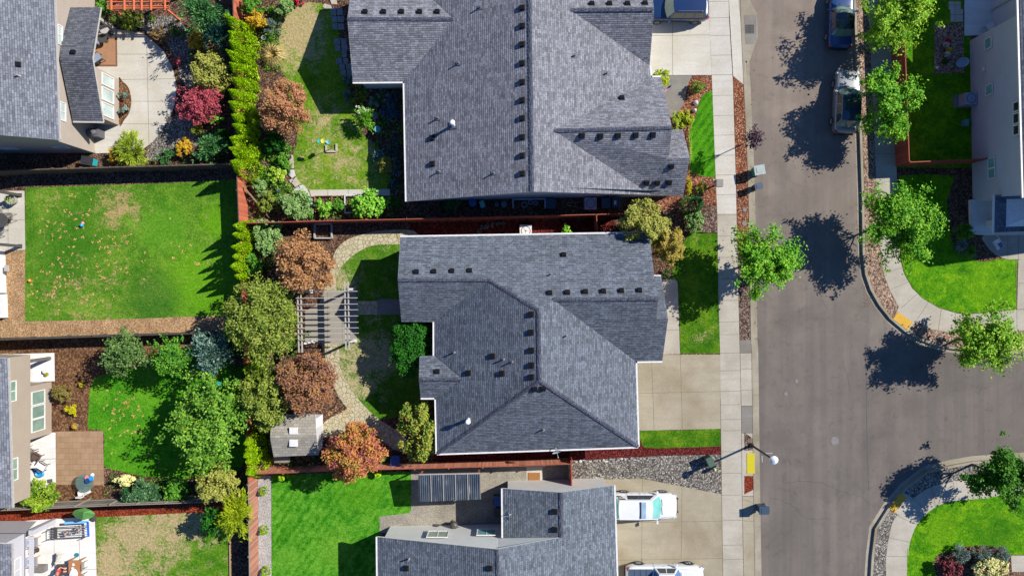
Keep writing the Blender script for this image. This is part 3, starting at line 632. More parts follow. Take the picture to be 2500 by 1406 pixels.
# ---- north house
N = House('brick_free_house'.replace('brick_free_', ''), 'large grey single storey house at the top with a long ridge row of black vents', (1300, 250), {
    'a': (861, -64, 2.9), 'b': (848, 47, 4.4), 'c': (861, 201, 2.9), 'd': (987, 200, 2.9), 'e': (992.5, 492, 2.9), 'f': (1299, 468, 6.2),
    'g': (1668, 478, 2.9), 'h': (1684, 386, 4.7), 'i': (1667, 317, 2.95), 'j': (1633, 317, 2.95), 'k': (1632, 388, 4.7), 'l': (1590, 476, 2.95),
    'm': (1352, 319, 5.7), 'n': (1641, 312, 5.7), 'o': (1614, 189, 2.9), 'p': (1589, 189, 2.9), 'p2': (1586, 161, 2.9), 'q': (1393, 25, 5.15), 'r': (1597, 23, 5.15),
    's': (1586, -55, 2.9), 't': (1582, -115, 2.9), 'u': (1292, -120, 6.2), 'v': (987, -110, 2.9), 'w': (987, -66, 2.9), 'x': (1107, 47, 4.35)},
    [('a', 'w', 'x', 'b'), ('b', 'x', 'd', 'c'), ('v', 'u', 'f', 'e', 'd', 'x', 'w'), ('u', 't', 's', 'q', 'p2', 'p', 'm', 'f'), ('m', 'l', 'f'),
     ('m', 'p', 'o', 'n'), ('q', 'r', 'p2'), ('q', 's', 'r'), ('m', 'n', 'k', 'h', 'g', 'l')], SH_n)
Vn = N.V
# small front gable facing its north side (a lower roof butting the big gable)
N2v = {'j': (1636, 317, 2.95), 'i': (1667, 317, 2.95), 'h': (1684, 386, 4.7), 'k': (1632, 388, 4.7)}
mb = MB(); mb.face([P(*N2v[k]) for k in 'jkhi'], 0)
q = [P(*N2v[k]) for k in 'jkhi']; mb.face([p - Vector((0, 0, .17)) for p in q[::-1]], 1)
for a_, b_ in zip(q, q[1:] + q[:1]): mb.face([a_ - Vector((0, 0, .17)), b_ - Vector((0, 0, .17)), b_, a_], 1)
mb.build('porch_gable_roof', [SH_n, M_trim], N.t)
N.walls(['a', 'b', 'c', 'd', 'e', 'f', 'g', P(1640, 395, 2.95), P(1640, 317, 2.95), 'n', P(1614, 189, 2.9), P(1589, 189, 2.9), 'p2', 'r', 's', 't', 'u', 'v', 'w'][:7] + ['h', 'i', P(1634, 317, 2.95), P(1614, 200, 2.9), 'p', 'p2', 's', 't', 'u', 'v', 'w'], M_wgrey)
N.gutter([('a', (861, -63, 2.9)), ('c', 'd'), ('d', 'e'), ('o', 'p'), ('p', 'p2'), ('i', (1636, 317, 2.95))][1:])
ry = [16 + i * 45 for i in range(10)]
N.vents([(891, 31), (936, 31), (980, 31), (1024, 31), (1067, 31)] + [(1276, y) for y in (20, 64, 109, 155, 201, 245, 289, 335, 380, 424)] + [(1445, 11), (1488, 11), (1532, 11), (1575, 10)]
        + [(1421, 331), (1466, 332), (1509, 331), (1552, 330), (1594, 329), (1639, 406), (1579, 446), (1605, 446), (1634, 445), (1056, 337), (1057, 400), (1518, 241)])
N.vents([(1120, 155), (1070, 289), (1073, 419), (1206, 423), (1173, 19), (1404, 137), (1482, 180)], 'pipe')
N.vents([(1107, 306)], 'stack')
ridge_caps(N, [('u', 'f'), ('b', 'x'), ('q', 'r'), ('m', 'n')])
# ---- centre house
K = House('house', 'blue-grey shingled single storey house in the centre behind the wide two car driveway', (1300, 850), {
    'a': (977, 579, 3.25), 'b': (971, 683, 5.1), 'c': (980, 786, 3.3), 'd': (1060, 786, 3.3), 'e': (1060, 868, 3.3), 'f': (1024, 870, 3.3), 'g': (1022.5, 926, 4.2), 'h': (1027, 971, 3.3),
    'i': (1064, 971, 3.3), 'j': (1067, 1107, 3.3), 'k': (1558, 1090, 3.3), 'l': (1552, 882, 3.3), 'm': (1617, 881, 3.3), 'n': (1631, 778, 5.1), 'o': (1602, 780, 5.1), 'p': (1607, 729, 5.95),
    'q': (1597, 674, 4.9), 'r': (1586, 569, 3.25), 's': (1192, 683, 5.15), 't': (1315, 758, 6.4), 'u': (1350, 731, 5.95), 'v': (1317, 929, 6.4), 'x': (1127, 924, 4.22)},
    [('a', 'r', 'q', 'p', 'u', 't', 's', 'b'), ('b', 's', 'd', 'c'), ('s', 't', 'v', 'j', 'i', 'x', 'e', 'd'), ('e', 'x', 'g', 'f'), ('g', 'x', 'i', 'h'),
     ('v', 'k', 'j'), ('t', 'u', 'l', 'k', 'v'), ('u', 'p', 'o', 'n', 'm', 'l')], SH_c)
q = [P(*p_) for p_ in ((1594, 674, 3.3), (1600, 780, 5.1), (1631, 778, 5.1), (1614, 674, 3.3))]
mb = MB(); mb.face(q, 0); mb.face([p - Vector((0, 0, .17)) for p in q[::-1]], 1)
for a_, b_ in zip(q, q[1:] + q[:1]): mb.face([a_ - Vector((0, 0, .17)), b_ - Vector((0, 0, .17)), b_, a_], 1)
mb.build('porch_gable_roof', [SH_c, M_trim], K.t)
K.walls(['a', 'b', 'c', 'd', 'e', 'f', 'g', 'h', 'i', 'j', 'k', 'l', 'm', 'n', P(1614, 676, 3.3), P(1596, 676, 3.3), 'r'], M_wtan)
K.gutter([('a', 'r'), ('c', 'd'), ('d', 'e'), ('e', 'f'), ('h', 'i'), ('i', 'j'), ('j', 'k'), ('k', 'l'), ('l', 'm'), ((1597, 675, 3.3), (1614, 675, 3.3))])
K.vents([(1016, 665), (1059, 664), (1103, 663), (1146, 662), (1342, 716), (1385, 715), (1429, 713), (1473, 712), (1517, 711), (1561, 710), (1376, 623), (1298, 767), (1298, 811), (1299, 855), (1299, 891), (1299, 920), (1305, 948), (1326, 947), (1204, 869), (1145, 910), (1227, 911), (1067, 908)])
K.vents([(1110, 860), (1230, 877), (1251, 883), (1327, 1048), (1383, 819), (1345, 669)], 'pipe'); K.vents([(1144, 1024)], 'stack')
ridge_caps(K, [('b', 's'), ('s', 't'), ('t', 'v'), ('v', 'j'), ('v', 'k'), ('u', 'p'), ('g', 'x')])
# ---- south house
Z = House('house', 'grey shingled house at the bottom with two windows in its pale north gable wall', (1300, 1400), {
    'a': (921, 1310, 3.2), 'b': (1214, 1340, 6.0), 'c': (1370, 1311.5, 4.53), 'd': (1370, 1201.5, 4.53), 'e': (1227, 1192, 3.2), 'f': (1228, 1312, 3.2), 'g': (1322, 1320, 4.1),
    'h': (1499, 1184, 3.2), 'i': (1512, 1600, 3.2), 'j': (1222, 1640, 6.0), 'k': (924, 1610, 3.2)},
    [('a', 'k', 'j', 'b'), ('b', 'j', 'i', 'h', 'd', 'c'), ('d', 'e', 'f', 'c')], SH_s)
Z.walls(['a', 'b', 'c', 'f', 'e', 'd', 'h', 'i', 'j', 'k'], M_wgrey, inset=0.36)
Z.gutter([('a', 'k'), ('h', 'i'), ('e', 'f')])
Z.vents([(993, 1386), (1197, 1386), (1356, 1248), (1356, 1292)]); Z.vents([(999, 1363)], 'pipe')
win_y(Z.t, 1277.5, 1296, 1312, 1043, 1095, 2); win_y(Z.t, 1274.5, 1292, 1307, 1164, 1212, 2, M_teal)
ridge_caps(Z, [('b', 'j'), ('c', 'd')])
# recessed side door and its frame
mb = MB(); o_ = P(1293, 1176.5); mb.box(o_ + Vector((.55, -.05, 1.05)), (1.1, .12, 2.1)); dr = mb.build('door', plain('door_paint', A('#cfcabb'), 0.5), Z.t)
mb = MB(); mb.box(o_ + Vector((.85, .03, 1.3)), (.35, .04, .9)); mb.build('pane', M_glassd, dr)
# ---- northwest two storey house
Q = House('house', 'two storey taupe house at the top left with a lower roofed patio wing', (100, 200), {
    'a': (130, -60, 4.7), 'b': (144, 342, 4.7), 'c': (-150, 318, 7.7), 'd': (-170, -60, 7.7), 'e': (-450, 335, 4.7), 'f': (-460, -60, 4.7)}, [('a', 'b', 'c', 'd'), ('d', 'c', 'e', 'f')], SH_w)
Q.gutter([('a', 'b')], M_gut)
Q.vents([(44, 158)]); Q.vents([(48, 186)], 'pipe')
tr0 = Q.tris; Q.tris = []
Q.add_roof({'a': (152, 19, 2.9), 'b': (246, 18, 2.9), 'c': (225.5, 143, 4.3), 'd': (252, 297, 2.9), 'e': (178, 296, 2.9), 'f': (146, 143, 4.3)}, [('a', 'b', 'c', 'f'), ('f', 'c', 'd', 'e')], SH_d, M_gut, name='wing_roof')
Q.gutter([('b', (246, 19, 2.9)), ('d', 'e')][1:], M_gut); Q.vents([(179, 130)])
def wall_poly(par, pts, m, name='wall'):
    mb = MB(); mb.face([Vector(p) for p in pts]); return mb.build(name, m, par)
def gx(px): return (px - CX) / S
def gy(py): return (CY - py) / S
# wing room: east wall with the gable shape, south wall, north wall
xe = gx(290.5); ys, yn = gy(306), gy(194); xw = gx(232)
X0 = gx(231.5); Y0 = gy(374)
wall_poly(Q.t, [(X0, Y0, 0), (X0, gy(-100), 0), (X0, gy(-100), 4.6), (X0, Y0, 4.6)], M_wtaup)
wall_poly(Q.t, [(gx(-420), Y0, 0), (X0, Y0, 0), (X0, Y0, 4.6), (gx(-90), Y0 + .3, 7.4), (gx(-420), Y0, 4.6)], M_wtaup)
wall_poly(Q.t, [(xe, ys, 0), (xe, yn, 0), (xe, yn, 3.55), (xe, ys, 2.85)], M_wtaup, 'wing_wall')
wall_poly(Q.t, [(xw, ys, 0), (xe, ys, 0), (xe, ys, 2.85), (xw, ys, 2.85)], M_wtaup, 'wing_wall')
wall_poly(Q.t, [(xe, yn, 0), (xw, yn, 0), (xw, yn, 3.55), (xe, yn, 3.55)], M_wtaup, 'wing_wall')
for ya, yb in ((184, 213), (218, 250), (254, 287)): win_x(Q.t, 290.5, 248, 277, ya, yb, 1, M_glassw)
win_x(Q.t, 231.5, 139, 152, 62, 110, 2, M_glassw); win_x(Q.t, 231.5, 145, 160, 250, 296, 2, M_glassw)
win_y(Q.t, 373, 361, 364, 6, 43, 1, M_glassd); win_y(Q.t, 373, 357, 361, 132, 166, 1, M_glassd)
mb = MB(); mb.bar(P(281, 72), P(281, 72) + Vector((0, 0, 3.0)), .2, .2); mb.build('porch_post', M_gut, Q.t)
# ---- east two storey house
Ea = House('house', 'two storey blue-grey house on the right edge with a shaded porch and a small flag', (2480, 250), {
    'a': (2484, -80, 5.4), 'b': (2499, 483, 5.4), 'c': (2830, 476, 8.6), 'd': (2810, -80, 8.6), 'e': (3150, 470, 5.4), 'f': (3150, -80, 5.4)}, [('a', 'b', 'c', 'd'), ('d', 'c', 'e', 'f')], SH_w)
Ea.gutter([('a', 'b')])
xw = gx(2370)
wall_poly(Ea.t, [(gx(2367.5), gy(100), 0), (gx(2374.5), gy(493), 0), (gx(2374.5), gy(493), 5.5), (gx(2367.5), gy(100), 5.5)], M_wbg)
wall_poly(Ea.t, [(gx(2374.5), gy(493), 0), (gx(3000), gy(483), 0), (gx(3000), gy(483), 5.6), (gx(2690), gy(488), 8.4), (gx(2374.5), gy(493), 5.5)], M_wbg)
wall_poly(Ea.t, [(gx(2367.5), gy(100), 5.5), (gx(2422), gy(99), 5.5), (gx(2422), gy(99), 0), (gx(2367.5), gy(100), 0)], M_wbg)
wall_poly(Ea.t, [(gx(2421), gy(-60), 0), (gx(2422), gy(99), 0), (gx(2422), gy(99), 5.5), (gx(2421), gy(-60), 5.5)], M_wbg)
for (xa, xb, ya, yb, n_) in ((2404, 2422, 92, 121, 1), (2407, 2425, 206, 233, 1), (2412, 2430, 384, 412, 1), (2413, 2431, 410, 437, 1)): win_x(Ea.t, 2366.4 + ((ya + yb) / 2 - 703) * (H - 3.5) / H * 7 / 393 + 10.7, xa, xb, ya, yb, n_, M_teal)
for (ya, yb) in ((248, 273), (276, 303), (305, 331)): win_x(Ea.t, 2368.6, 2474, 2490, ya, yb, 1, M_glassd)
mb = MB(); mb.box(P(2402, 169, 1.6) + Vector((0, 0, 0)), (.12, .3, .22)); mb.build('wall_lamp', M_trim, Ea.t)
Ea.tris = []
Ea.add_roof({'a': (2429.5, 476, 3.0), 'b': (2427.5, 568, 3.0), 'c': (2650, 560, 3.0), 'd': (2650, 470, 4.3)}, [('a', 'b', 'c', 'd')], SH_c, M_trim, .2, name='porch_roof')
Ea.gutter([('a', 'b')])
mb = MB(); mb.prism(g2([(2364, 489), (2430, 489), (2600, 488), (2600, 572), (2402, 574), (2366, 572)]), 0, .32); mb.build('porch_floor', M_white, Ea.t)
for p_ in ((2408, 548), (2560, 548)):
    mb = MB(); mb.box(P(*p_) + Vector((0, 0, .75)), (.5, .5, .9)); mb.bar(P(*p_) + Vector((0, 0, 1.2)), P(*p_) + Vector((0, 0, 2.85)), .2, .2); mb.build('porch_post', M_trim, Ea.t)
mb = MB(); mb.box(P(2405, 552) + Vector((0, -.1, .75)), (.7, .5, .5)); mb.build('porch_step', M_trim, Ea.t) if False else None
mb = MB(); mb.bar(P(2421, 24), P(2421, 24) + Vector((0, 0, 5.4)), .16, .16); mb.build('porch_post', M_gut, Ea.t)
# ---- southwest house (two storeys, upper floor overhanging two recessed patios)
W1 = House('house', 'two storey tan house at the left edge with three tall panes facing the brown yard', (20, 1050), {
    'a': (18, 874, 5.0), 'b': (29, 1239, 5.0), 'c': (-260, 1250, 7.6), 'd': (-270, 864, 7.6), 'e': (-560, 1250, 5), 'f': (-560, 864, 5)}, [('a', 'b', 'c', 'd'), ('d', 'c', 'e', 'f')], SH_w)
W1.gutter([('a', 'b')], M_gut)
X = gx(129.5); 
wall_poly(W1.t, [(X, gy(1188), 2.55), (X, gy(858), 2.55), (X, gy(858), 5.1), (X, gy(1188), 5.1)], M_wtan)
wall_poly(W1.t, [(X, gy(858), 2.55), (gx(-400), gy(858), 2.55), (gx(-400), gy(858), 5.1), (gx(-250), gy(858), 7.4), (X, gy(858), 5.1)], M_wtan)
wall_poly(W1.t, [(gx(-400), gy(1188), 0), (X, gy(1188), 2.55), (X, gy(1188), 5.1), (gx(-250), gy(1188), 7.4), (gx(-400), gy(1188), 5.1)], M_wtan)
mb = MB(); mb.prism(g2([(126, 932), (126, 1057), (-300, 1057), (-300, 932)]), 0, 2.55); mb.build('wall', M_wtan, W1.t)
mb = MB(); mb.prism(g2([(20, 1057), (20, 1188), (-300, 1188), (-300, 1057)]), 0, 2.55); mb.prism(g2([(20, 862), (20, 932), (-300, 932), (-300, 862)]), 0, 2.55); mb.build('wall', M_wtan, W1.t)
mb = MB(); mb.box(((X + gx(-300)) / 2, (gy(858) + gy(1188)) / 2, 2.5), (X - gx(-300), gy(858) - gy(1188), .1)); mb.build('upper_floor', M_wtan, W1.t)
for ya, yb in ((953, 987), (988, 1020), (1020, 1052)): win_x(W1.t, 126, 76, 109, ya, yb, 1, M_glass)
win_x(W1.t, 129.5, 23, 39, 929, 980, 2, M_glass); win_x(W1.t, 129.5, 28, 43, 1117, 1172, 2, M_glass)
mb = MB(); mb.bar(P(122, 874), P(122, 874) + Vector((0, 0, 2.5)), .22, .22); mb.build('porch_post', plain('post_grey', A('#6d675e', .8)), W1.t)
# ---- house at the bottom left
W2 = House('house', 'pale two storey house in the bottom left corner beside the white concrete patio', (20, 1400), {
    'a': (28, 1327, 4.8), 'b': (31, 1600, 4.8), 'c': (-250, 1610, 7), 'd': (-255, 1318, 7), 'e': (-560, 1600, 4.8), 'f': (-560, 1318, 4.8)}, [('a', 'b', 'c', 'd'), ('d', 'c', 'e', 'f')], SH_w)
W2.gutter([('a', 'b')], M_gut)
X = gx(121)
wall_poly(W2.t, [(X, gy(1620), 2.6), (X, gy(1271), 2.6), (X, gy(1271), 4.9), (X, gy(1620), 4.9)], M_wlil)
wall_poly(W2.t, [(X, gy(1271), 2.6), (gx(90), gy(1271), 0), (gx(-400), gy(1271), 0), (gx(-400), gy(1271), 4.9), (gx(-250), gy(1271), 6.8), (X, gy(1271), 4.9)], M_wlil)
mb = MB(); mb.prism(g2([(60, 1275), (60, 1620), (-300, 1620), (-300, 1275)]), 0, 2.6); mb.build('wall', M_wlil, W2.t)
mb = MB(); mb.box(((X + gx(-300)) / 2, (gy(1271) + gy(1620)) / 2, 2.62), (X - gx(-300), gy(1271) - gy(1620), .1)); mb.build('upper_floor', M_wlil, W2.t)
win_x(W2.t, 120, 33, 50, 1361, 1420, 2, M_glassw)
p0 = P(134, 1270); mb = MB(); mb.bar(p0, p0 + Vector((0, 0, 2.6)), .34, .34); mb.build('porch_post', M_wlil, W2.t)
mb = MB(); mb.box(((gx(131) + gx(140)) / 2, (gy(1278) + gy(1620)) / 2, 2.6), (gx(140) - gx(131), gy(1278) - gy(1620), .14))
for i in range(22): mb.box(((X + gx(131)) / 2 + .1, gy(1284 + i * 15), 2.6), (gx(131) - X - .2, .2, .12))
mb.build('awning_slats', M_wlil, W2.t)
# ================================================================ plants
def up_basis(n):
    return n / np.linalg.norm(n, axis=1, keepdims=True)
def leaves_mesh(name, cen, dirs, nrm, L, W, m, parent=None):
    """one mesh of leaf-sized faces: centres, long axes, normals, lengths, widths (numpy)"""
    n = len(cen); d = up_basis(dirs); s_ = np.cross(d, nrm); s_ = up_basis(s_ + 1e-6)
    off = np.array(wloc(parent)) if parent is not None else 0
    c = cen - off; L = np.broadcast_to(np.asarray(L, float), (n,))[:, None]; W = np.broadcast_to(np.asarray(W, float), (n,))[:, None]
    q = np.stack([c - d * L / 2, c + s_ * W / 2 - d * L * .05, c + d * L / 2, c - s_ * W / 2 - d * L * .05], 1).reshape(-1, 3)
    me = bpy.data.meshes.new(name); me.vertices.add(4 * n); me.vertices.foreach_set('co', q.ravel().astype('f'))
    me.loops.add(4 * n); me.loops.foreach_set('vertex_index', np.arange(4 * n, dtype='i')); me.polygons.add(n)
    me.polygons.foreach_set('loop_start', np.arange(0, 4 * n, 4, dtype='i')); me.polygons.foreach_set('loop_total', np.full(n, 4, 'i'))
    me.materials.append(m); me.update(); me.validate()
    o = bpy.data.objects.new(name, me); C.objects.link(o)
    if parent is not None: o.parent = parent
    return o
def rdir(rg, n, upb=0.0):
    v = rg.normal(size=(n, 3)); v[:, 2] += upb; return up_basis(v)
def crown_pts(rg, c, rx, ry, rz, n, style, lobes):
    c = np.array(c)
    if style == 'maple':           # twigs along radiating branches, ragged star outline
        nb = lobes; az = rg.uniform(0, 2 * np.pi, nb) ; el = rg.uniform(-.25, 1.35, nb); ln = rg.uniform(.72, 1.12, nb)
        bd = np.stack([np.cos(az) * np.cos(el), np.sin(az) * np.cos(el), np.sin(el)], 1) * ln[:, None]
        i = rg.integers(0, nb, n); t = rg.uniform(.12, 1, n) ** .75
        nt_ = nb * 14; ti = rg.integers(0, nb, nt_); tt = rg.uniform(.25, 1.0, nt_); tw = bd[ti] * tt[:, None] + rg.normal(size=(nt_, 3)) * .13
        j = rg.integers(0, nt_, n); p = np.where(rg.random(n)[:, None] < .8, tw[j] + rg.normal(size=(n, 3)) * .055, bd[i] * t[:, None] + rg.normal(size=(n, 3)) * .11)
    elif style == 'dome':          # clumps over an uneven shell with gaps
        nc = lobes; v = rdir(rg, nc, .35); hub = rdir(rg, 7, .1); bulge = 1 + .24 * (np.clip((v @ hub.T - .6) / .4, 0, 1).max(1) - .45); r = rg.uniform(.55, 1.0, nc) ** .6 * bulge; cc = v * r[:, None]; cr = rg.uniform(.10, .24, nc)
        j = rg.integers(0, nc, n); w_ = rdir(rg, n, .25) * (rg.random(n)[:, None] ** .4); p = cc[j] * .9 + w_ * cr[j][:, None] * 1.15; p = np.where(rg.random(n)[:, None] < .15, rdir(rg, n, .4) * rg.uniform(.1, .72, n)[:, None], p)
    elif style == 'fine':          # dense fine-leaved shrub
        nc = lobes; v = rdir(rg, nc, .5); cc = v * rg.uniform(.5, .95, nc)[:, None]; j = rg.integers(0, nc, n); p = cc[j] + rg.normal(size=(n, 3)) * .09
    elif style == 'cone':
        h = rg.random(n) ** 1.5; a = rg.uniform(0, 2 * np.pi, n); k = 1 - .95 * h ** 1.25; ph = rg.uniform(0, 6); nc = 46; ch = rg.random(nc) ** 1.3; ca = rg.uniform(0, 2 * np.pi, nc); j = rg.integers(0, nc, n); cl = rg.random(n) < .8
        h = np.where(cl, np.clip(ch[j] + rg.normal(size=n) * .055, 0, 1), h); kk = 1 - .95 * h ** 1.25; a = np.where(cl, ca[j] + rg.normal(size=n) * .16 / np.maximum(kk, .25), a); r = kk * np.where(cl, rg.uniform(.86, 1.12, n), .8 * rg.uniform(.8, 1, n))
        p = np.stack([np.cos(a) * r, np.sin(a) * r, h * 2 - 1], 1)
    return c + p * np.array([rx, ry, rz]), p
LV = [0]; SUNV = np.array([math.cos(SUN_AZ) * math.cos(SUN_EL), math.sin(SUN_AZ) * math.cos(SUN_EL), math.sin(SUN_EL)])   # leaves turn towards the light
def plant(name, label, cat, px, py, zc, rx, rz, m, n=2500, leaf=.16, style='maple', lobes=22, ry=None, base=None, trunk=None, group=None, asp=.62, seed=None, upb=.9, droop=0.0, nt_=None):
    """a tree or shrub: crown centre seen at photo pixel (px, py) at height zc; radii in metres"""
    LV[0] += 1; rg = np.random.default_rng(seed or LV[0] * 13 + 5); ry = ry or rx
    c = P(px, py, zc + (.45 * rz if style == 'maple' else .15 * rz if style == 'dome' else 0)); c.z = zc; b = Vector((c.x, c.y, 0)) if base is None else P(*base)
    t = thing(name, label, cat, b, group=group)
    cen, p = crown_pts(rg, c, rx, ry, rz, n, style, lobes)
    keep = cen[:, 2] > .04; cen, p = cen[keep], p[keep]; n = len(cen)
    out = up_basis(p + 1e-4); nrm = up_basis(out * .5 + rg.normal(size=(n, 3)) * .65 + np.array([0, 0, upb * .55]) + SUNV * .55)
    d = np.cross(nrm, rg.normal(size=(n, 3))); 
    if style in ('cone',): d = out * .35 + rg.normal(size=(n, 3)) * .3 + np.array([0, 0, .9]); nrm = up_basis(out * np.array([1, 1, .2]) + rg.normal(size=(n, 3)) * .35 + np.array([0, 0, .45]))
    if droop: d = out * droop + rg.normal(size=(n, 3)) * .45; nrm = np.cross(d, rg.normal(size=(n, 3))) ; nrm[:, 2] = np.abs(nrm[:, 2]) + .3
    sz = leaf * rg.uniform(.7, 1.3, n)
    leaves_mesh('crown' if trunk else 'foliage', cen, d, nrm, sz, sz * asp, m, t)
    if trunk:
        mb = MB(); top = Vector((c.x, c.y, zc)); fork = b.lerp(top, .45); rr = trunk
        mb.tube([b, b.lerp(fork, .5) + Vector((.03, .02, 0)), fork], [rr * 1.25, rr, rr * .85], 8)
        for k in range(7):
            a = 2 * math.pi * k / 7 + rg.uniform(-.3, .3); e = c + Vector((math.cos(a) * rx * .7, math.sin(a) * ry * .7, rz * rg.uniform(.0, .5)))
            mid = fork.lerp(e, .5) + Vector((0, 0, rz * .12)); mb.tube([fork, mid, e], [rr * .5, rr * .33, rr * .12], 6)
        mb.tube([fork, top, top + Vector((0, 0, rz * .7))], [rr * .85, rr * .45, rr * .12], 6)
        mb.build('trunk', M_bark_t, t, smooth=True)
    else:
        mb = MB()
        for k in range(4):
            a = k * 1.6 + .4; e = Vector((c.x + math.cos(a) * rx * .4, c.y + math.sin(a) * ry * .4, min(zc, .6 + zc * .3))); mb.tube([b, e], [.03, .012], 5)
        mb.build('stem', M_bark_t, t)
    return t
def tuft(name, label, cat, px, py, r, h, m, n=260, width=.03, group=None, zc=.3):
    """arching grass or sword-leaved plant: long blades from one base"""
    LV[0] += 1; rg = np.random.default_rng(LV[0] * 31); c = P(px, py, zc); b = Vector((c.x, c.y, 0)); t = thing(name, label, cat, b, group=group)
    mb = MB()
    for i in range(n):
        a = rg.uniform(0, 2 * math.pi); L = r * rg.uniform(.55, 1.08); hh = h * rg.uniform(.5, 1.1); s_ = Vector((-math.sin(a), math.cos(a), 0)) * width * rg.uniform(.6, 1.2) / 2; d = Vector((math.cos(a), math.sin(a), 0))
        o_ = b + d * rg.uniform(0, .12) + Vector((0, 0, .02)); m1 = o_ + d * L * .45 + Vector((0, 0, hh)); e = o_ + d * L + Vector((0, 0, hh * rg.uniform(.25, .8)))
        mb.face([o_ - s_ * .6, o_ + s_ * .6, m1 + s_, m1 - s_]); mb.face([m1 - s_, m1 + s_, e])
    mb.build('blades', m, t); return t
M_bark_t = plain('tree_bark', (0.09, 0.07, 0.055), 0.9, var=.3, scale=9)
def F(name, cs, **k): return foliage(name, [A(c, .82) for c in cs], **k)
f_maple = F('maple_leaf', ['#3c8210', '#5ea61c', '#88c62c', '#acd83c'], rnd=.5)
f_maple2 = F('maple_leaf_dark', ['#306812', '#4a8a1a', '#6aa828'], rnd=.5)
f_arb = F('arborvitae_leaf', ['#6c9c00', '#b0dc0c', '#dcfa3c'], rnd=.55, big=2)
f_maple3 = F('maple_leaf_yellow', ['#4c8c14', '#78b020', '#a4d034', '#c4dc48'], rnd=.5)
f_olive = F('olive_leaf', ['#4c661c', '#768c2c', '#9cae44', '#b8bc58'], rnd=.55)
f_olive2 = F('yellow_green_leaf', ['#6f7c28', '#a0a545', '#c3bf5c', '#a8b455'], rnd=.55)
f_autumn = F('autumn_leaf', ['#74503c', '#a6744c', '#c8945e', '#d0a070', '#94784a'], rnd=.45, big=1.3)
f_autumn2 = F('smoke_leaf', ['#664850', '#94685a', '#ae7e58', '#bc8450', '#8e8250'], rnd=.45, big=1.3)
f_flame = F('flame_leaf', ['#6e3c50', '#a05858', '#d08050', '#dc9c4c', '#a89c44', '#8c5a48'], rnd=.3, big=1.0)
f_flame2 = F('orange_pink_leaf', ['#865844', '#ba7c54', '#d2966a', '#b09860', '#d4886a'], rnd=.45, big=1.0)
f_red = F('red_leaf', ['#7a2c3a', '#b44a5a', '#d2636c', '#c46460'], rnd=.5, big=1.4)
f_green = F('green_leaf', ['#38761a', '#5c9c26', '#8cc43a'], rnd=.55)
f_bright = F('bright_green_leaf', ['#4d9a1a', '#79c22a', '#a2dc4a', '#bfe060'], rnd=.55)
f_deep = F('deep_green_leaf', ['#174e0a', '#276e10', '#3c901c'], rnd=.5)
f_blue = F('blue_green_needle', ['#2c4c40', '#50776a', '#86a893', '#a7c0ac'], rnd=.55)
f_spr = F('green_needle', ['#1f4a2c', '#3c7a44', '#6aa85c', '#8dbb66'], rnd=.55)
f_grey = F('silver_leaf', ['#5e7468', '#869c90', '#b0c0b2'], rnd=.5)
f_yel = F('yellow_leaf', ['#8a8a10', '#c9c618', '#e8d020'], rnd=.5)
f_gold = F('gold_leaf', ['#a37a12', '#dcae1c', '#e8c93a', '#cf7f22'], rnd=.5)
f_straw = F('straw_blade', ['#a58a4c', '#cbb06c', '#e0cb8c'], rnd=.6, trans=.1)
f_ygrass = F('lime_blade', ['#86a020', '#adc638', '#c8d858'], rnd=.6)
f_plum = F('plum_leaf', ['#3c2634', '#5f4450', '#7d5f68'], rnd=.5)
f_cream = F('cream_bloom', ['#b8b95a', '#dfe088', '#f0ecb0', '#d8985a'], rnd=.6, trans=.1)
f_euro = F('palegreen_leaf', ['#5f8a40', '#8fb562', '#b4cf86'], rnd=.55)
f_white = F('white_bloom', ['#cfd6c0', '#f2f2e8'], rnd=.6, trans=.1); f_redf = F('red_bloom', ['#a8182a', '#e0334a', '#e86a7a'], rnd=.6, trans=.1)
f_yelf = F('yellow_bloom', ['#e0b010', '#f8d820'], rnd=.6, trans=.1)

# ---- street maples
SM = 'maples along the street'
def smaple(label, px, py, r, n=7500, zc=2.95, rz=2.0, m=f_maple, base=None, seed=None, lobes=24, ry=None):
    return plant('maple_tree', label, 'tree', px, py, zc, r * 1.05, rz, m, int(n * 1.5), .185, 'maple', lobes, trunk=.09, group=SM, base=base, seed=seed, ry=ry)
smaple('green maple over the brown fence beside the blue parked car', 2197, 22, 2.45, ry=2.7, m=f_maple3)
smaple('ragged green maple beside the silver wagon, straddling sidewalk and brown fence', 2192, 250, 2.35, seed=77, lobes=17)
smaple('green maple at the curving sidewalk beside the shaded lawn of the blue-grey house', 2212, 540, 2.8, seed=91, n=10500, lobes=32)
smaple('green maple at the right edge above the side street entrance', 2425, 838, 2.5, seed=17, n=8500, m=f_maple3, lobes=30)
smaple('darker green maple at the lower right corner sidewalk', 2462, 1168, 2.3, m=f_maple2, seed=33, n=9000)
smaple('green maple in the planting strip in front of the central house', 1873, 637, 2.55, seed=55, n=9000)
plant('maple_tree', 'small thin purple-leaved tree in the orange bark strip by the street', 'tree', 1845, 332, 3.0, .85, .7, f_plum, 700, .17, 'maple', 12, trunk=.04)
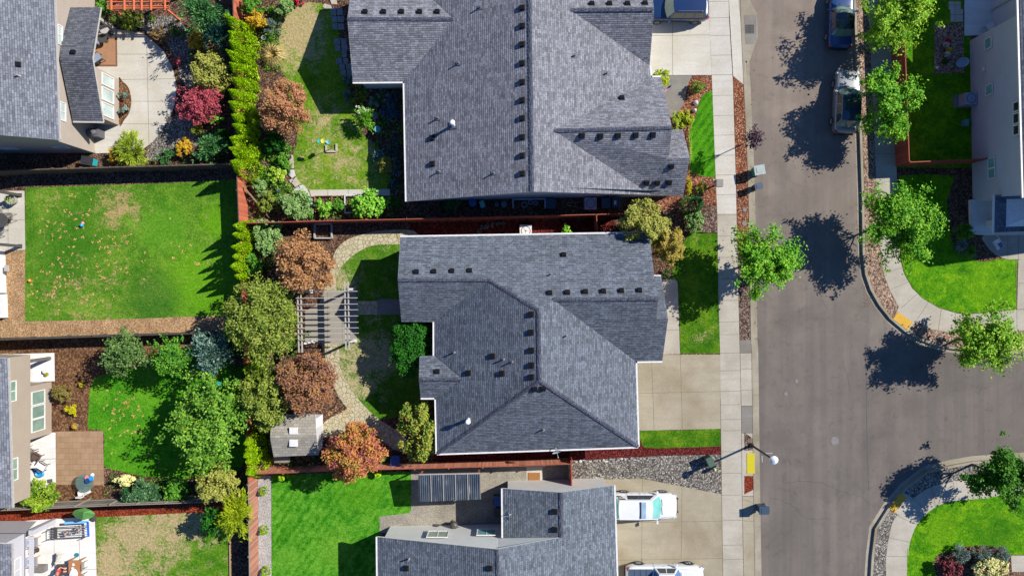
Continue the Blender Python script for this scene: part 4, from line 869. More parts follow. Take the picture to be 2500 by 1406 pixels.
# ---- big trees in the yards
T = lambda label, *a, **k: plant('tree', label, 'tree', *a, **k)
T('large olive-green tree west of the pergola, widest crown in the yards', 636, 778, 3.6, 3.0, 2.6, f_olive, 11000, .17, 'dome', 120, trunk=.14)
T('rust-orange leaved tree touching the top corner of the grey pergola slab', 737, 650, 3.2, 2.25, 2.1, f_autumn, 8500, .17, 'dome', 70, ry=2.45, trunk=.1)
T('dark purple-brown leaved tree south of the grey pergola', 748, 935, 3.0, 2.1, 2.0, f_autumn2, 8000, .16, 'dome', 75, ry=2.2, trunk=.1)
T('orange and pink leaved tree on the flagstone path between shed and central house', 868, 1100, 3.0, 2.25, 2.1, f_flame, 8500, .17, 'dome', 80, trunk=.1)
T('brown and orange leaved tree leaning over the lime hedge of the north garden', 690, 260, 2.8, 2.0, 1.8, f_flame2, 7500, .16, 'dome', 70, ry=2.0, trunk=.09)
T('pale olive tree between the lime hedge and the grey shed', 645, 975, 3.0, 1.95, 1.9, f_olive, 6500, .17, 'dome', 60, ry=2.2, trunk=.09)
T('large bright green tree casting a spiky shadow on the curved lawn', 512, 1035, 3.0, 3.15, 2.2, F('bright_tree_leaf', ['#4a8420', '#74a832', '#a6cc48'], rnd=.55), 14000, .2, 'maple', 30, trunk=.13)
T('yellow-leaved tree below the large bright green tree, beside the fence corner', 535, 1180, 2.6, 1.65, 1.6, f_olive2, 4500, .17, 'dome', 45, trunk=.08)
T('yellow-green tree at the front corner of the central house, over the driveway side fence', 1575, 545, 3.0, 2.0, 1.9, f_olive2, 7500, .17, 'dome', 60, ry=1.75, trunk=.1)
T('lower yellow-brown tree hugging the front corner of the central house roof', 1638, 605, 2.6, 1.25, 1.6, F('ochre_leaf', ['#70681e', '#a39a38', '#c4ae4e', '#c9a862'], rnd=.5), 5000, .15, 'dome', 40, ry=1.65, trunk=.08)
T('grey-green tree, leftmost of the three at the top of the curved lawn', 298, 868, 2.4, 1.65, 1.6, F('graygreen_leaf', ['#3f5e28', '#648a40', '#94ae66'], rnd=.55), 5000, .16, 'maple', 34, trunk=.08)
T('mid green tree, middle of the three at the top of the curved lawn', 412, 870, 2.5, 1.7, 1.7, f_green, 5500, .15, 'maple', 34, trunk=.08)
T('blue-grey needled tree, rightmost of the three at the top of the curved lawn', 512, 868, 2.6, 1.5, 1.7, f_blue, 5000, .17, 'maple', 30, ry=1.9, trunk=.09, droop=.9)
T('red japanese maple at the edge of the curved patio', 487, 248, 1.9, 1.75, 1.1, f_red, 6500, .14, 'maple', 30, ry=1.6, trunk=.07)
T('yellow-green fine-leaved tree above the red maple by the curved patio', 515, 178, 2.0, 1.55, 1.4, f_olive2, 5000, .14, 'fine', 70, trunk=.07)
T('weeping yellow shrub tree beside the fence post right of the dry lawn', 570, 1265, 2.2, 1.15, 1.7, F('weeping_leaf', ['#7d9a14', '#a8c020', '#d8dc28'], rnd=.5), 3200, .3, 'maple', 30, ry=1.75, trunk=.07, droop=1.2, asp=.2)
T('dark thin-leaved tree shading the corner between the dry lawn and the fence', 515, 1278, 2.0, .95, 1.2, f_deep, 1500, .2, 'maple', 20, trunk=.06)
T('green conifer with drooping branches beside the top left fence', 485, 28, 2.4, 1.6, 2.0, f_spr, 3600, .24, 'maple', 30, trunk=.08, droop=1.1, asp=.35)
T('dark blue-green conifer tip under the fence at the top left', 520, 85, 2.0, 1.0, 1.6, F('dark_needle', ['#12302c', '#1f4c44', '#3a6e5e'], rnd=.5), 2000, .24, 'maple', 22, trunk=.07, droop=1.1, asp=.35)
T('green layered conifer in the lower garden corner beside the fences', 508, 362, 1.3, 1.35, 1.0, f_spr, 2600, .22, 'maple', 20, trunk=.06, droop=1.2, asp=.35)
T('leaning upright evergreen next to the sidewalk below the bark bed', 1700, 495, 1.8, .75, 1.6, f_spr, 3500, .14, 'cone', 30, trunk=.06, base=(1655, 515))
# ---- arborvitae hedges
HG = 'lime green arborvitae hedge plants'
def arb(label, bx, by, h, r, k):
    b = P(bx, by); c = Vector((b.x, b.y, h / 2)); f = H / (H - h / 2)
    plant('arborvitae', label, 'hedge plant', CX + c.x * S * f, CY - c.y * S * f, h / 2, r, h / 2, f_arb, 3600, .17, 'cone', 10, group=HG, seed=100 + k, asp=.4)
hr = random.Random(8); k = 0
def row(label, x0, y0, x1, y1, step, h, r):
    global k
    y = y0
    while y <= y1:
        k += 1; f = (y - y0) / max(1, y1 - y0); arb(label, x0 + (x1 - x0) * f + hr.uniform(-3, 3), y, h * hr.uniform(.84, 1.14), r * hr.uniform(.82, 1.2), k); y += step * hr.uniform(.78, 1.25)
row('lime green arborvitae in the tall hedge beside the north garden', 607, 90, 618, 438, 26, 3.7, .84)
row('lime green arborvitae in the short hedge row above the large olive tree', 613, 560, 615, 700, 24, 3.4, .72)
row('lime green arborvitae in the row beside the grey shed', 637, 892, 637, 970, 26, 3.0, .72)
row('lime green arborvitae in the lowest row below the grey shed corner', 637, 1062, 637, 1146, 23, 3.0, .76)
# ---- shrubs
B = lambda label, *a, **k: plant('shrub', label, 'shrub', *a, **k)
B('round lime grass-like bush at the foot of the curved patio', 322, 365, .9, 1.35, .9, f_ygrass, 3500, .3, 'fine', 60, droop=1.6, asp=.16)
B('gold and green bush left of the round lime bush on the curved patio', 283, 380, .6, .7, .6, f_gold, 1100, .14, 'fine', 25)
B('yellow and orange bush above the fine-leaved tree in the top left garden', 485, 105, .9, .8, .7, f_gold, 1300, .17, 'dome', 18)
B('yellow-tinged bush between red maple and layered conifer', 480, 315, .7, .55, .5, F('mix_leaf', ['#6f9a20', '#b0b828', '#d89a30'], rnd=.6), 700, .15, 'dome', 14)
B('yellow and orange bush between pebbles and the fence in the top left garden', 447, 358, .6, .75, .5, f_gold, 1100, .15, 'dome', 18)
B('small dark green conifer bush at the fence below the pebbles', 405, 385, .5, .7, .5, f_spr, 900, .2, 'fine', 18, droop=1, asp=.35)
B('brownish low bush at the upper rim of the curved patio', 388, 85, .5, .75, .45, F('brown_leaf', ['#7a5a3c', '#a07a52', '#8a8a48'], rnd=.6), 1000, .13, 'fine', 26)
B('dark red low bush at the right rim of the curved patio', 432, 150, .4, .5, .4, f_red, 500, .13, 'fine', 16)
B('green bush under the orange timber pergola', 325, 48, .9, .75, .8, f_olive, 900, .2, 'fine', 20, droop=1, asp=.3)
B('bright green bush beside the roof corner at the top left', 250, 14, 1.4, .6, 1.0, f_green, 1400, .15, 'dome', 18)
B('silvery spiky shrub near the top left fence', 545, 118, .7, .6, .5, f_grey, 500, .22, 'maple', 12, droop=1, asp=.3)
B('dark shrub mass against the top left fence beside the layered conifer', 545, 330, .8, .6, .7, f_deep, 900, .17, 'maple', 14)
B('deep green shrub under the red maple by the fence', 525, 290, .8, .7, .6, f_bright, 800, .16, 'dome', 14)
B('blue-green low bush in the planting pocket by the patio wing', 300, 232, .35, .32, .3, f_blue, 350, .12, 'fine', 10)
B('blue-green low bush below the other one in the planting pocket', 304, 268, .35, .42, .3, f_grey, 420, .12, 'fine', 10)
B('orange and yellow flowering bush at the top of the lime hedge', 625, 48, .9, .85, .6, f_gold, 1500, .15, 'fine', 24)
B('grey lavender-like bush right of the orange flowering bush', 666, 66, .6, .65, .5, f_grey, 1500, .14, 'fine', 26, droop=1.2, asp=.3)
B('leafy green shrubs in the top border above the grey bush', 690, 22, .8, .9, .7, f_euro, 1600, .17, 'dome', 22)
B('dark leaved shrub at the top edge right of the fence', 610, 15, 1.0, .9, .9, f_green, 1400, .17, 'dome', 20)
B('red flowering plant at the top edge of the north garden', 730, 0, .4, .5, .3, f_redf, 300, .14, 'fine', 12)
B('green shrub below the orange tree beside the hedge', 668, 348, .7, .95, .7, f_deep, 2200, .16, 'dome', 26)
B('light green shrub below the hedge in the north garden', 690, 395, .5, .65, .5, f_green, 1200, .15, 'fine', 22)
B('pale hosta with yellow-green leaves in the north border', 676, 430, .35, .75, .35, F('hosta_leaf', ['#7fb020', '#b8d840', '#d8ec70'], rnd=.6), 700, .24, 'dome', 16)
B('white dotted shrub under the hedge end by the timber poles', 633, 458, .7, .7, .6, f_euro, 1500, .14, 'dome', 18)
B('sprawling green shrub beside the leaning timber poles', 655, 497, .6, .8, .6, f_olive, 1500, .15, 'dome', 22)
B('big mixed green shrub left of the raised beds', 718, 500, .9, 1.35, .9, f_euro, 3800, .16, 'dome', 45)
B('green vegetable plants left of the white framed bed', 790, 510, .5, .75, .45, f_bright, 1100, .16, 'dome', 16)
B('leafy plants in the narrow bed left of the white frame', 829, 505, .5, .5, .45, f_green, 800, .16, 'dome', 12)
B('yellow-green leafy bush over the white framed bed', 903, 500, .9, 1.3, .9, f_bright, 3400, .2, 'maple', 30)
B('dim shrub beside the house corner right of the yellow-green bush', 962, 498, .6, .7, .5, f_deep, 900, .15, 'fine', 16)
B('white and green flowering shrub at the shadow tip of the north lawn', 890, 290, .9, .85, .8, f_bright, 2200, .22, 'maple', 26, droop=1.0, asp=.25)
B('white blossom cluster on top of the spiky shrub in the north lawn', 884, 268, 1.3, .5, .2, f_white, 260, .12, 'fine', 10)
B('yellow dotted bush in the shade beside the spiky shrub', 879, 243, .8, .6, .6, F('yellowdot_leaf', ['#3d5a14', '#5f7a18', '#e0d020'], rnd=.8), 1200, .14, 'fine', 20)
B('clipped oval golden shrub in the shaded bed beside the north house', 943, 404, .7, .6, .7, F('clipped_leaf', ['#8f8c38', '#b0ac50'], rnd=.6), 3000, .08, 'fine', 90, ry=.85)
B('dark hydrangea mass in the shaded bed along the north house wall', 965, 395, .45, .55, .45, F('hydrangea_leaf', ['#1c3a2c', '#2f5a48', '#8ea0a8'], rnd=.8), 2200, .15, 'fine', 40, ry=2.3)
B('blue-grey ground shrub by the stone pile in the north house corner', 845, 235, .5, .45, .45, f_grey, 600, .2, 'fine', 12, droop=1, asp=.3, ry=.7)
B('blue-green bush at the end of the stepping stones', 846, 195, .4, .5, .35, f_blue, 500, .16, 'fine', 14)
B('low teal bush in the shaded bed', 925, 378, .4, .5, .4, f_blue, 600, .15, 'maple', 12)
B('bluish flower mass behind the boulders in the shaded corner', 955, 260, .4, .8, .4, F('bluish_leaf', ['#22404a', '#3a5c70', '#7b8ea6'], rnd=.8), 1800, .13, 'fine', 30, ry=1.5)
B('round deep green shrub in the notch of the central house', 1013, 840, 2.2, 1.85, 1.1, f_deep, 12000, .16, 'dome', 90, ry=2.4)
B('tall mixed green and yellow shrub against the southwest corner of the central house', 1024, 1052, 2.3, 1.6, 1.4, F('rose_leaf', ['#3d6e1c', '#6f9a30', '#b8b84a', '#c9a04a'], rnd=.6), 7000, .18, 'dome', 56, ry=2.5)
B('pale green shrubs behind the rust-orange tree', 655, 580, 1.0, 1.15, 1.0, f_euro, 3200, .18, 'dome', 34, ry=1.5)
B('green shrub below the pale ones behind the rust-orange tree', 622, 648, 1.1, .8, 1.0, f_green, 1900, .18, 'dome', 22)
B('green creeper at the fence below the shed', 690, 1122, .3, .9, .25, f_euro, 700, .13, 'fine', 16, ry=.3)
B('small green plant between the flame-coloured tree and the blue recycling cart', 928, 1120, .5, .55, .5, f_green, 700, .15, 'dome', 12)
B('brownish shrubs under the red fence beside the shed', 745, 1118, .4, .8, .35, f_autumn2, 700, .14, 'dome', 12, ry=.45)
B('lime green shrub at the fence corner below the lime hedge row', 690, 1162, .5, .42, .4, f_arb, 700, .12, 'fine', 14)
B('lime green shrub half hidden below the flame-coloured tree', 922, 1158, .4, .35, .3, f_arb, 400, .12, 'fine', 10)
B('yellow flowering shrub at the corner of the tan paver patio', 307, 1172, .7, .85, .6, f_cream, 1200, .17, 'dome', 18, ry=.5)
B('dense dark shrub row along the grey fence', 345, 1205, .9, 1.6, .9, F('laurel_leaf', ['#1e4a24', '#3c6f38', '#86a87c'], rnd=.6), 4800, .17, 'dome', 50, ry=1.05)
B('bright green leafy shrub at the right end of the fence shrub row', 425, 1196, .9, .95, .9, f_green, 2600, .18, 'maple', 24, ry=1.0)
B('yellow-green rose bush beside the tan house corner', 92, 1215, 1.2, 1.25, 1.1, F('rosey_leaf', ['#3f6a1a', '#7fa52a', '#c6d83a'], rnd=.6), 3800, .17, 'dome', 40, ry=1.3)
B('brownish twiggy shrub in the soil bed beside the tan house', 151, 962, .7, .8, .6, F('twiggy_leaf', ['#6b5a34', '#8a8a40', '#a8774a'], rnd=.6), 1300, .12, 'fine', 26)
B('small yellow bush in the soil bed', 174, 1001, .4, .5, .35, f_yel, 800, .12, 'fine', 18)
B('tiny yellow plant in the soil bed near the lawn edge', 199, 938, .2, .25, .2, f_yel, 160, .1, 'fine', 8)
B('dim round shrub in the shade beside the front porch', 2352, 567, .8, .65, .7, f_green, 2600, .12, 'fine', 60)
B('clipped lime shrub beside the north driveway and the porch', 1615, 193, .9, .75, .7, F('lime_clip', ['#86a010', '#b8cc1c', '#d8e034'], rnd=.4), 2600, .11, 'fine', 60)
B('round green shrub in the orange bark by the north front walk', 1700, 214, .5, .52, .45, f_olive, 1600, .1, 'fine', 40)
B('small round shrub touching the round one in the orange bark', 1717, 212, .3, .25, .25, f_green, 300, .09, 'fine', 12)
B('yellow-green shrub group beside the curved front lawn', 1672, 290, .5, .75, .5, F('yg_leaf', ['#7d9a14', '#b4c428', '#d8dc48'], rnd=.5), 2200, .16, 'dome', 24)
B('lime shrub strip against the north house porch', 1650, 300, .6, .35, .5, f_ygrass, 1100, .14, 'fine', 18, ry=.9)
B('yellow ground cover between front gable and lawn', 1684, 350, .15, .18, .15, f_olive2, 700, .09, 'fine', 30, ry=2.0)
B('yellow ground cover in the bark beside the dark roof slope', 1683, 455, .2, .25, .2, f_yel, 500, .1, 'fine', 20, ry=.8)
B('spiky green plant in front of the leaning evergreen', 1712, 458, .4, .5, .4, f_olive, 700, .2, 'fine', 18, droop=1.3, asp=.25)
B('light green shrub between the yellow tree and the dark stones', 1694, 540, .8, .85, .7, f_euro, 2200, .16, 'dome', 26)
B('dark green low plant under the front corner of the central house', 1627, 668, .3, .4, .3, f_deep, 500, .12, 'fine', 12)
B('burgundy shrub in the corner lawn bed', 2320, 1388, .7, .9, .6, F('burgundy_leaf', ['#4a1828', '#7d2c40', '#a85058', '#6a5a3c'], rnd=.7), 2200, .16, 'dome', 28)
B('pale yellow and orange shrub in the corner lawn bed', 2420, 1385, .7, 1.35, .6, f_cream, 4500, .15, 'dome', 60, ry=.85)
BG = 'blue-grey shrubs in the corner bed'
for i, (x_, l_) in enumerate(((2345, 'leftmost'), (2397, 'middle'), (2443, 'rightmost'))):
    plant('shrub', f'blue-grey cushion shrub, {l_} of three in the corner lawn bed', 'shrub', x_, 1352 + i % 2 * 2, .4, .75, .45, f_grey, 2200, .12, 'fine', 50, group=BG, droop=1, asp=.35)
B('bright green small plant in the red mulch behind the central house', 1384, 560, .4, .5, .35, f_bright, 450, .2, 'maple', 10)
SG = 'silver green mounds in the dark mulch'
for i, (x_, y_) in enumerate(((1168, 566), (1178, 556), (1190, 551), (1202, 548), (1215, 544), (1226, 544))):
    plant('shrub', 'silver green mound in the curved row behind the central house', 'shrub', x_, y_, .15, .22, .15, f_grey, 220, .09, 'fine', 12, group=SG)
B('dark green spiky plant in the side yard shade', 1103, 503, .5, .75, .5, f_spr, 900, .25, 'maple', 16, droop=1.2, asp=.25)
LG = 'small lime shrubs along the redwood fence'
for x_, y_, l_ in ((641, 1201, 'topmost'), (641, 1297, 'middle'), (646, 1398, 'lowest')):
    plant('shrub', f'small lime shrub in the white gravel strip, {l_} of three', 'shrub', x_, y_, .5, .36, .5, f_arb, 900, .1, 'cone', 10, group=LG, asp=.4)
tuft('ornamental_grass', 'straw coloured arching grass clump beside the lime hedge', 'grass clump', 668, 135, 1.05, .7, f_straw, 340)
tuft('ornamental_grass', 'pale shaded grass clump beside the porch shrub', 'grass clump', 2348, 598, .6, .4, f_grey, 160)
tuft('ornamental_grass', 'green spiky clump in the shaded porch bed', 'grass clump', 2370, 613, .6, .4, f_green, 160)
tuft('ornamental_grass', 'yellow-green grass clump under the orange timber pergola', 'grass clump', 318, 58, .7, .6, f_ygrass, 150)

def cover(label, regs, m, leaf=.16, seed=3, name='ground_cover'):
    """low planting that nobody could count, in clumps inside pixel polygons"""
    rg = np.random.default_rng(seed); out = []
    for pts, n in regs:
        q = np.array(pts, float); x0, y0 = q.min(0); x1, y1 = q.max(0); cl = []
        def inside(x, y):
            c = False
            for (ax, ay), (bx, by) in zip(pts, pts[1:] + pts[:1]):
                if (ay > y) != (by > y) and x < (bx - ax) * (y - ay) / (by - ay) + ax: c = not c
            return c
        while len(cl) < max(3, n // 45):
            x, y = rg.uniform(x0, x1), rg.uniform(y0, y1)
            if inside(x, y): cl.append((x, y, rg.uniform(.12, .4)))
        for k in range(n):
            x, y, r = cl[rg.integers(len(cl))]; v = rg.normal(size=3); p = P(x, y); out.append((p.x + v[0] * r * .6, p.y + v[1] * r * .6, max(.03, abs(v[2]) * r * .7)))
    c = np.array(out); k = len(c); nr = up_basis(np.array([0, 0, .8]) + rg.normal(size=(k, 3)) * .6); tag(leaves_mesh(name, c, np.cross(nr, rg.normal(size=(k, 3))), nr, leaf * rg.uniform(.6, 1.3, k), leaf * .6, m), label, 'ground cover', kind='stuff')
cover('mixed low green planting in the north garden borders', [([(640, 330), (700, 330), (716, 380), (705, 440), (760, 500), (780, 530), (620, 530), (640, 440)], 3800), ([(640, 10), (690, 10), (680, 80), (680, 180), (650, 180), (640, 60)], 1800), ([(860, 210), (985, 205), (990, 480), (950, 470), (930, 380), (880, 320)], 1700), ([(765, 482), (960, 480), (960, 528), (770, 530)], 1100)], F('cover_leaf', ['#24601a', '#4c8a24', '#86b43c', '#b0b45c'], rnd=.6))
cover('low green planting in the top left garden bed', [([(400, 60), (580, 60), (590, 400), (380, 400), (440, 350), (480, 320), (470, 120)], 4500), ([(250, 40), (400, 40), (330, 70), (250, 70)], 900)], F('cover_leaf_b', ['#1f4a1c', '#3e7030', '#7a963c', '#a88a4c'], rnd=.6), seed=5)
cover('low planting under the trees west of the central garden', [([(625, 560), (700, 560), (780, 720), (740, 860), (660, 880), (625, 700)], 2200), ([(655, 880), (690, 850), (790, 1010), (720, 1010)], 500), ([(680, 1115), (940, 1110), (940, 1128), (680, 1136)], 700), ([(560, 800), (620, 790), (625, 1180), (560, 1200)], 2600), ([(255, 1160), (480, 1170), (480, 1210), (255, 1215)], 1500)], F('cover_leaf_c', ['#1c4a14', '#357222', '#5f9a30', '#9aa848'], rnd=.6), seed=6)
# ================================================================ fences
M_pg_ = plain('edging_timber', A('#b59a78', .62), .8)
M_fred = boards('redwood_boards', A('#bf6a4e', .9)); M_fbrown = boards('brown_boards', A('#9a4a3c', .9)); M_fgrey = boards('weathered_boards', A('#a59a8c', .6)); M_fdark = boards('old_boards', A('#8a7464', .45))
M_frail = plain('grey_rail', A('#a39a8c', .6), .85); M_frailr = plain('red_rail', A('#b0604a', .6), .85)
def fence(label, pts, h=1.8, m=None, mr=None, cap=.09, step=2.4, side=1):
    m = m or M_fred; mr = mr or M_frail; q = [P(*p) for p in pts]; t = thing('fence', label, 'fence', q[0]); mb = MB(); rl = MB()
    for a, b in zip(q, q[1:]):
        d = (b - a).normalized(); s_ = Vector((-d.y, d.x, 0)) * .016; up = Vector((0, 0, 1)); L = (b - a).length; n = max(1, int(L / .145))
        for i in range(n):          # pickets of slightly uneven height
            x0, x1 = a + d * (L * i / n), a + d * (L * (i + 1) / n - .006); hh = h + random.uniform(-.018, .012)
            A0, A1 = x0 - s_, x1 - s_; B0, B1 = x0 + s_, x1 + s_; Z = up * hh; z0 = up * .04
            mb.face([A0 + z0, A1 + z0, A1 + Z, A0 + Z]); mb.face([B1 + z0, B0 + z0, B0 + Z, B1 + Z]); mb.face([A0 + Z, A1 + Z, B1 + Z, B0 + Z])
        rl.bar(a + up * (h + .02), b + up * (h + .02), cap, .035); rl.bar(a + up * .4 + s_ * 2.6 * side, b + up * .4 + s_ * 2.6 * side, .04, .09); rl.bar(a + up * 1.5 + s_ * 2.6 * side, b + up * 1.5 + s_ * 2.6 * side, .04, .09)
        np_ = max(1, round(L / step))
        for i in range(np_ + 1):
            c = a + d * (L * i / np_); MB().box(c + s_ * 4 * side + up * (h + .06) / 2, (.09, .09, h + .06), math.atan2(d.y, d.x)).build('post', mr, t)
    mb.build('fence_boards', m, t); rl.build('rail', mr, t); return t
M_fdr = plain('dark_rail', A('#5d5650', .5), .85)
fence('dark wooden fence running along the lime hedge between the west and north gardens', [(590, -60), (593, 50), (600, 400), (606, 545), (615, 800), (622, 1000), (628, 1165)], m=M_fred, mr=M_fdr, cap=.06, side=-1)
fence('redwood fence beside the white gravel strip, left of the bright green bottom lawn', [(629, 1166), (632, 1420), (633, 1600)], m=boards('redwood_boards_dull', A('#b8806c', .8)), cap=.06, side=-1)
fence('dark wooden fence above the large west lawn', [(-200, 440), (98, 425), (300, 419), (590, 411)], m=M_fdark, mr=M_fdark)
fence('weathered fence below the tan strip of the large west lawn', [(-200, 833), (0, 827), (260, 818), (490, 811), (610, 806)], m=M_fgrey, mr=M_fdr, cap=.06)
fence('grey weathered fence behind the dense dark shrub row', [(-150, 1231), (60, 1226), (300, 1215), (500, 1208), (620, 1203)], m=M_fgrey, cap=.06)
fence('redwood fence between the central garden and the bright green bottom lawn', [(634, 1141), (940, 1130), (1262, 1122), (1389, 1117)], m=boards('redwood_boards_bright', A('#cc866c', 1.1)), mr=M_frailr, cap=.05, side=-1)
fence('short fence with gate beside the grey gravel and the pale house', [(1389, 1108), (1391, 1182)], m=M_fred, mr=M_fbrown, step=1.2)
fence('dark red fence between the north house and the central house', [(606, 551), (812, 545), (1000, 541), (1200, 536), (1449, 530), (1515, 528)], m=M_fbrown, mr=M_frailr, cap=.06)
fence('short dark red fence closing the narrow side yard', [(1449, 531), (1452, 575)], m=M_fbrown, mr=M_frailr, cap=.06, step=1.4)
fence('brown-red fence beside the shaded sidewalk on the east side', [(2170, -60), (2174, 80), (2186, 405)], m=M_fbrown, mr=M_frailr, cap=.06)
fence('brown-red fence across to the blue-grey house wall', [(2187, 407), (2372, 399)], m=M_fbrown, mr=M_frailr, cap=.06)
tag(MB().bar(P(561, 1318, .06), P(565, 1600, .06), .08, .14).build('lawn_edging', M_pg_), 'tan timber edging along the right side of the dry lawn', 'edging')
# ================================================================ timber structures
M_pg = plain('weathered_timber', A('#b8b3ab', .7), .8); M_or = plain('orange_stained_timber', A('#e07a52', .75), .7); M_post = plain('white_post', A('#d8d5d0', .75), .6)
t = thing('pergola', 'grey open rafter pergola over the slab between the trees and the central house', 'pergola', P(800, 770))
for i, y in enumerate((711, 727, 742, 756, 771, 786, 800, 813, 828)): MB().bar(P(722 + i, y + 1, 2.5), P(872 + i * .5, y, 2.5), .045, .14).build('rafter', M_pg, t)
for x in (842, 850): MB().bar(P(x, 687, 2.32), P(x + 3, 853, 2.32), .06, .2).build('beam', M_pg, t)
for x in (727, 735): MB().bar(P(x, 722, 2.32), P(x + 3, 860, 2.32), .06, .2).build('beam', M_pg, t)
for p in ((848, 706), (850, 836), (738, 712), (745, 838)):
    b = P(p[0], p[1], 0); f = P(p[0], p[1], 2.2); MB().bar((f.x, f.y, .0), (f.x, f.y, 2.25), .15, .15).box((f.x, f.y, .12), (.26, .26, .24)).build('post', M_post, t)
t = thing('pergola', 'orange stained timber pergola on slanting posts at the top left', 'pergola', P(360, 30))
for x in (272, 304, 327, 346, 369, 403): MB().bar(P(x, -45, 2.5), P(x, 26, 2.5), .07, .14).build('rafter', M_or, t)
for y in (0, 6, 17, 22, -35): MB().bar(P(262, y, 2.38), P(413, y - 1, 2.38), .06, .16).build('beam', M_or, t)
for p in ((268, 18), (402, 20), (268, -38), (402, -38)): f = P(p[0], p[1], 2.3); MB().bar((f.x, f.y, 0), (f.x, f.y, 2.3), .13, .13).build('post', M_or, t)
for p in ((285, 12), (385, 12)): MB().bar(P(p[0], p[1], 2.3), P(p[0] - 14 if p[0] < 300 else p[0] + 14, 20, 1.6), .06, .08).build('brace', M_or, t)
# shed
t = thing('garden_shed', 'small shed with pale grey shingles and two white square skylights', 'shed', P(735, 1050))
V = {'a': P(661, 1014, 2.2), 'b': P(770, 1012, 2.2), 'c': P(773, 1062, 2.75), 'd': P(777, 1110, 2.2), 'e': P(668, 1115, 2.2), 'f': P(660, 1068, 2.75)}
mb = MB(); mb.face([V[k] for k in 'abcf']); mb.face([V[k] for k in 'fcde']); dn = Vector((0, 0, -.09))
mb.face([V[k] + dn for k in 'fcba'], 1); mb.face([V[k] + dn for k in 'edcf'], 1)
for k in ('ba', 'cb', 'dc', 'ed', 'fe', 'af'): mb.face([V[k[0]] + dn, V[k[1]] + dn, V[k[1]], V[k[0]]], 1)
rf = mb.build('roof', [M_shed, M_trim], t)
for y0, y1, z in ((1042, 1060, 2.66), (1073, 1089, 2.6)):
    c = P(717, (y0 + y1) / 2, z + .06); mb = MB(); mb.box(c, (.6, .5, .09)); mb.build('skylight', M_trim, rf, bevel=.02)
M_shw = plain('white_shed_paint', A('#eeeef0', .75), .6)
xs0, xs1, y0, y1 = gx(690), gx(788), gy(1011), gy(1092); ym = (y0 + y1) / 2
mb = MB(); mb.face([(xs1, y1, 0), (xs1, y0, 0), (xs1, y0, 2.2), (xs1, ym, 2.7), (xs1, y1, 2.2)]); mb.face([(xs1, y0, 0), (xs0, y0, 0), (xs0, y0, 2.2), (xs1, y0, 2.2)])
mb.face([(xs0, y1, 0), (xs1, y1, 0), (xs1, y1, 2.2), (xs0, y1, 2.2)]); mb.face([(xs0, y0, 0), (xs0, y1, 0), (xs0, y1, 2.2), (xs0, ym, 2.7), (xs0, y0, 2.2)]); mb.build('wall', M_shw, t)
mb = MB(); mb.box((xs1 + .03, ym, 1.0), (.05, 1.1, 2.0)); mb.build('door', plain('shed_door', A('#d4d4d6', .7), .6), t)
mb = MB(); mb.box(P(690, 1119, .8) , (1.1, .5, .06)); mb.box(P(690, 1119, .4), (1.0, .44, .78)); mb.build('potting_bench_placeholder'.replace('_placeholder', ''), M_frail); tag(bpy.data.objects['potting_bench'], 'grey lidded box bench against the bottom side of the shed', 'bench')
# metal canopy in the south yard
M_cor = NT('corrugated_metal', .5, .3, .5); v_ = M_cor.coord(); wv = M_cor.n('ShaderNodeTexNoise'); M_cor.l(M_cor.mapping(v_, (1, .25, 1)), wv.inputs[0]); wv.inputs['Scale'].default_value = 2.5; wv.inputs['Detail'].default_value = 6
M_cor = M_cor.out(M_cor.ramp(wv.outputs[0], [(.4, A('#4c5866', .6)), (.6, A('#66717e', .6)), (.74, A('#b0aea8', .7))]))
t = thing('canopy', 'dark corrugated metal roofed canopy against the redwood fence', 'canopy', P(1097, 1190))
A_, B_, C_, D_ = P(1022, 1159, 2.35), P(1171.5, 1156, 2.35), P(1173, 1218, 2.0), P(1024, 1224, 2.0)
mb = MB(); n = 30
for i in range(n):
    f0, f1 = i / n, (i + 1) / n; fm = (f0 + f1) / 2; up = Vector((0, 0, .05))
    a0, a1, am = A_.lerp(B_, f0), A_.lerp(B_, f1), A_.lerp(B_, fm) + up; b0, b1, bm_ = D_.lerp(C_, f0), D_.lerp(C_, f1), D_.lerp(C_, fm) + up
    mb.face([b0, bm_, am, a0]); mb.face([bm_, b1, a1, am])
mb.build('roof', M_cor, t)
for i in range(1, 5): a, b = A_.lerp(B_, i / 5), D_.lerp(C_, i / 5); MB().bar(a + Vector((0, 0, .065)), b + Vector((0, 0, .065)), .05, .02).build('panel_seam', M_gut, t)
for i in range(6): a, b = A_.lerp(B_, i / 5), D_.lerp(C_, i / 5); MB().bar(a + Vector((0, 0, -.07)), b + Vector((0, 0, -.07)), .06, .1).build('beam', M_frail, t)
MB().bar(A_ + Vector((0, .02, -.09)), B_ + Vector((0, .02, -.09)), .06, .2).build('beam', M_pg, t)
for p, z in ((A_, 2.3), (B_, 2.3), (C_, 1.95), (D_, 1.95)): q = p.lerp((A_ + C_) / 2, .05); MB().bar((q.x, q.y, 0), (q.x, q.y, z - .08), .1, .1).build('post', plain('orange_wood_post', A('#c9703c', .6)), t)
# west patio cover posts
M_dk = plain('charcoal_timber', A('#55514e', .7), .7)
for nm, p in (('upper', (49, 477)), ('lower', (50, 601))):
    b = P(*p); t = thing('patio_post', f'charcoal square post of the patio cover, {nm} of two beside the west lawn', 'post', b); MB().bar(b, b + Vector((0, 0, 2.7)), .2, .2).box(b + Vector((0, 0, .04)), (.3, .3, .08)).build('post', M_dk, t)
t = thing('patio_cover', 'charcoal beams of the patio cover at the left edge', 'patio cover', P(-60, 540))
for y in (470, 540, 600): a = P(49, y); MB().bar((a.x - 3.5, gy(y + 2), 2.78), (a.x - .15, gy(y + 2), 2.78), .12, .2).build('beam', M_dk, t)
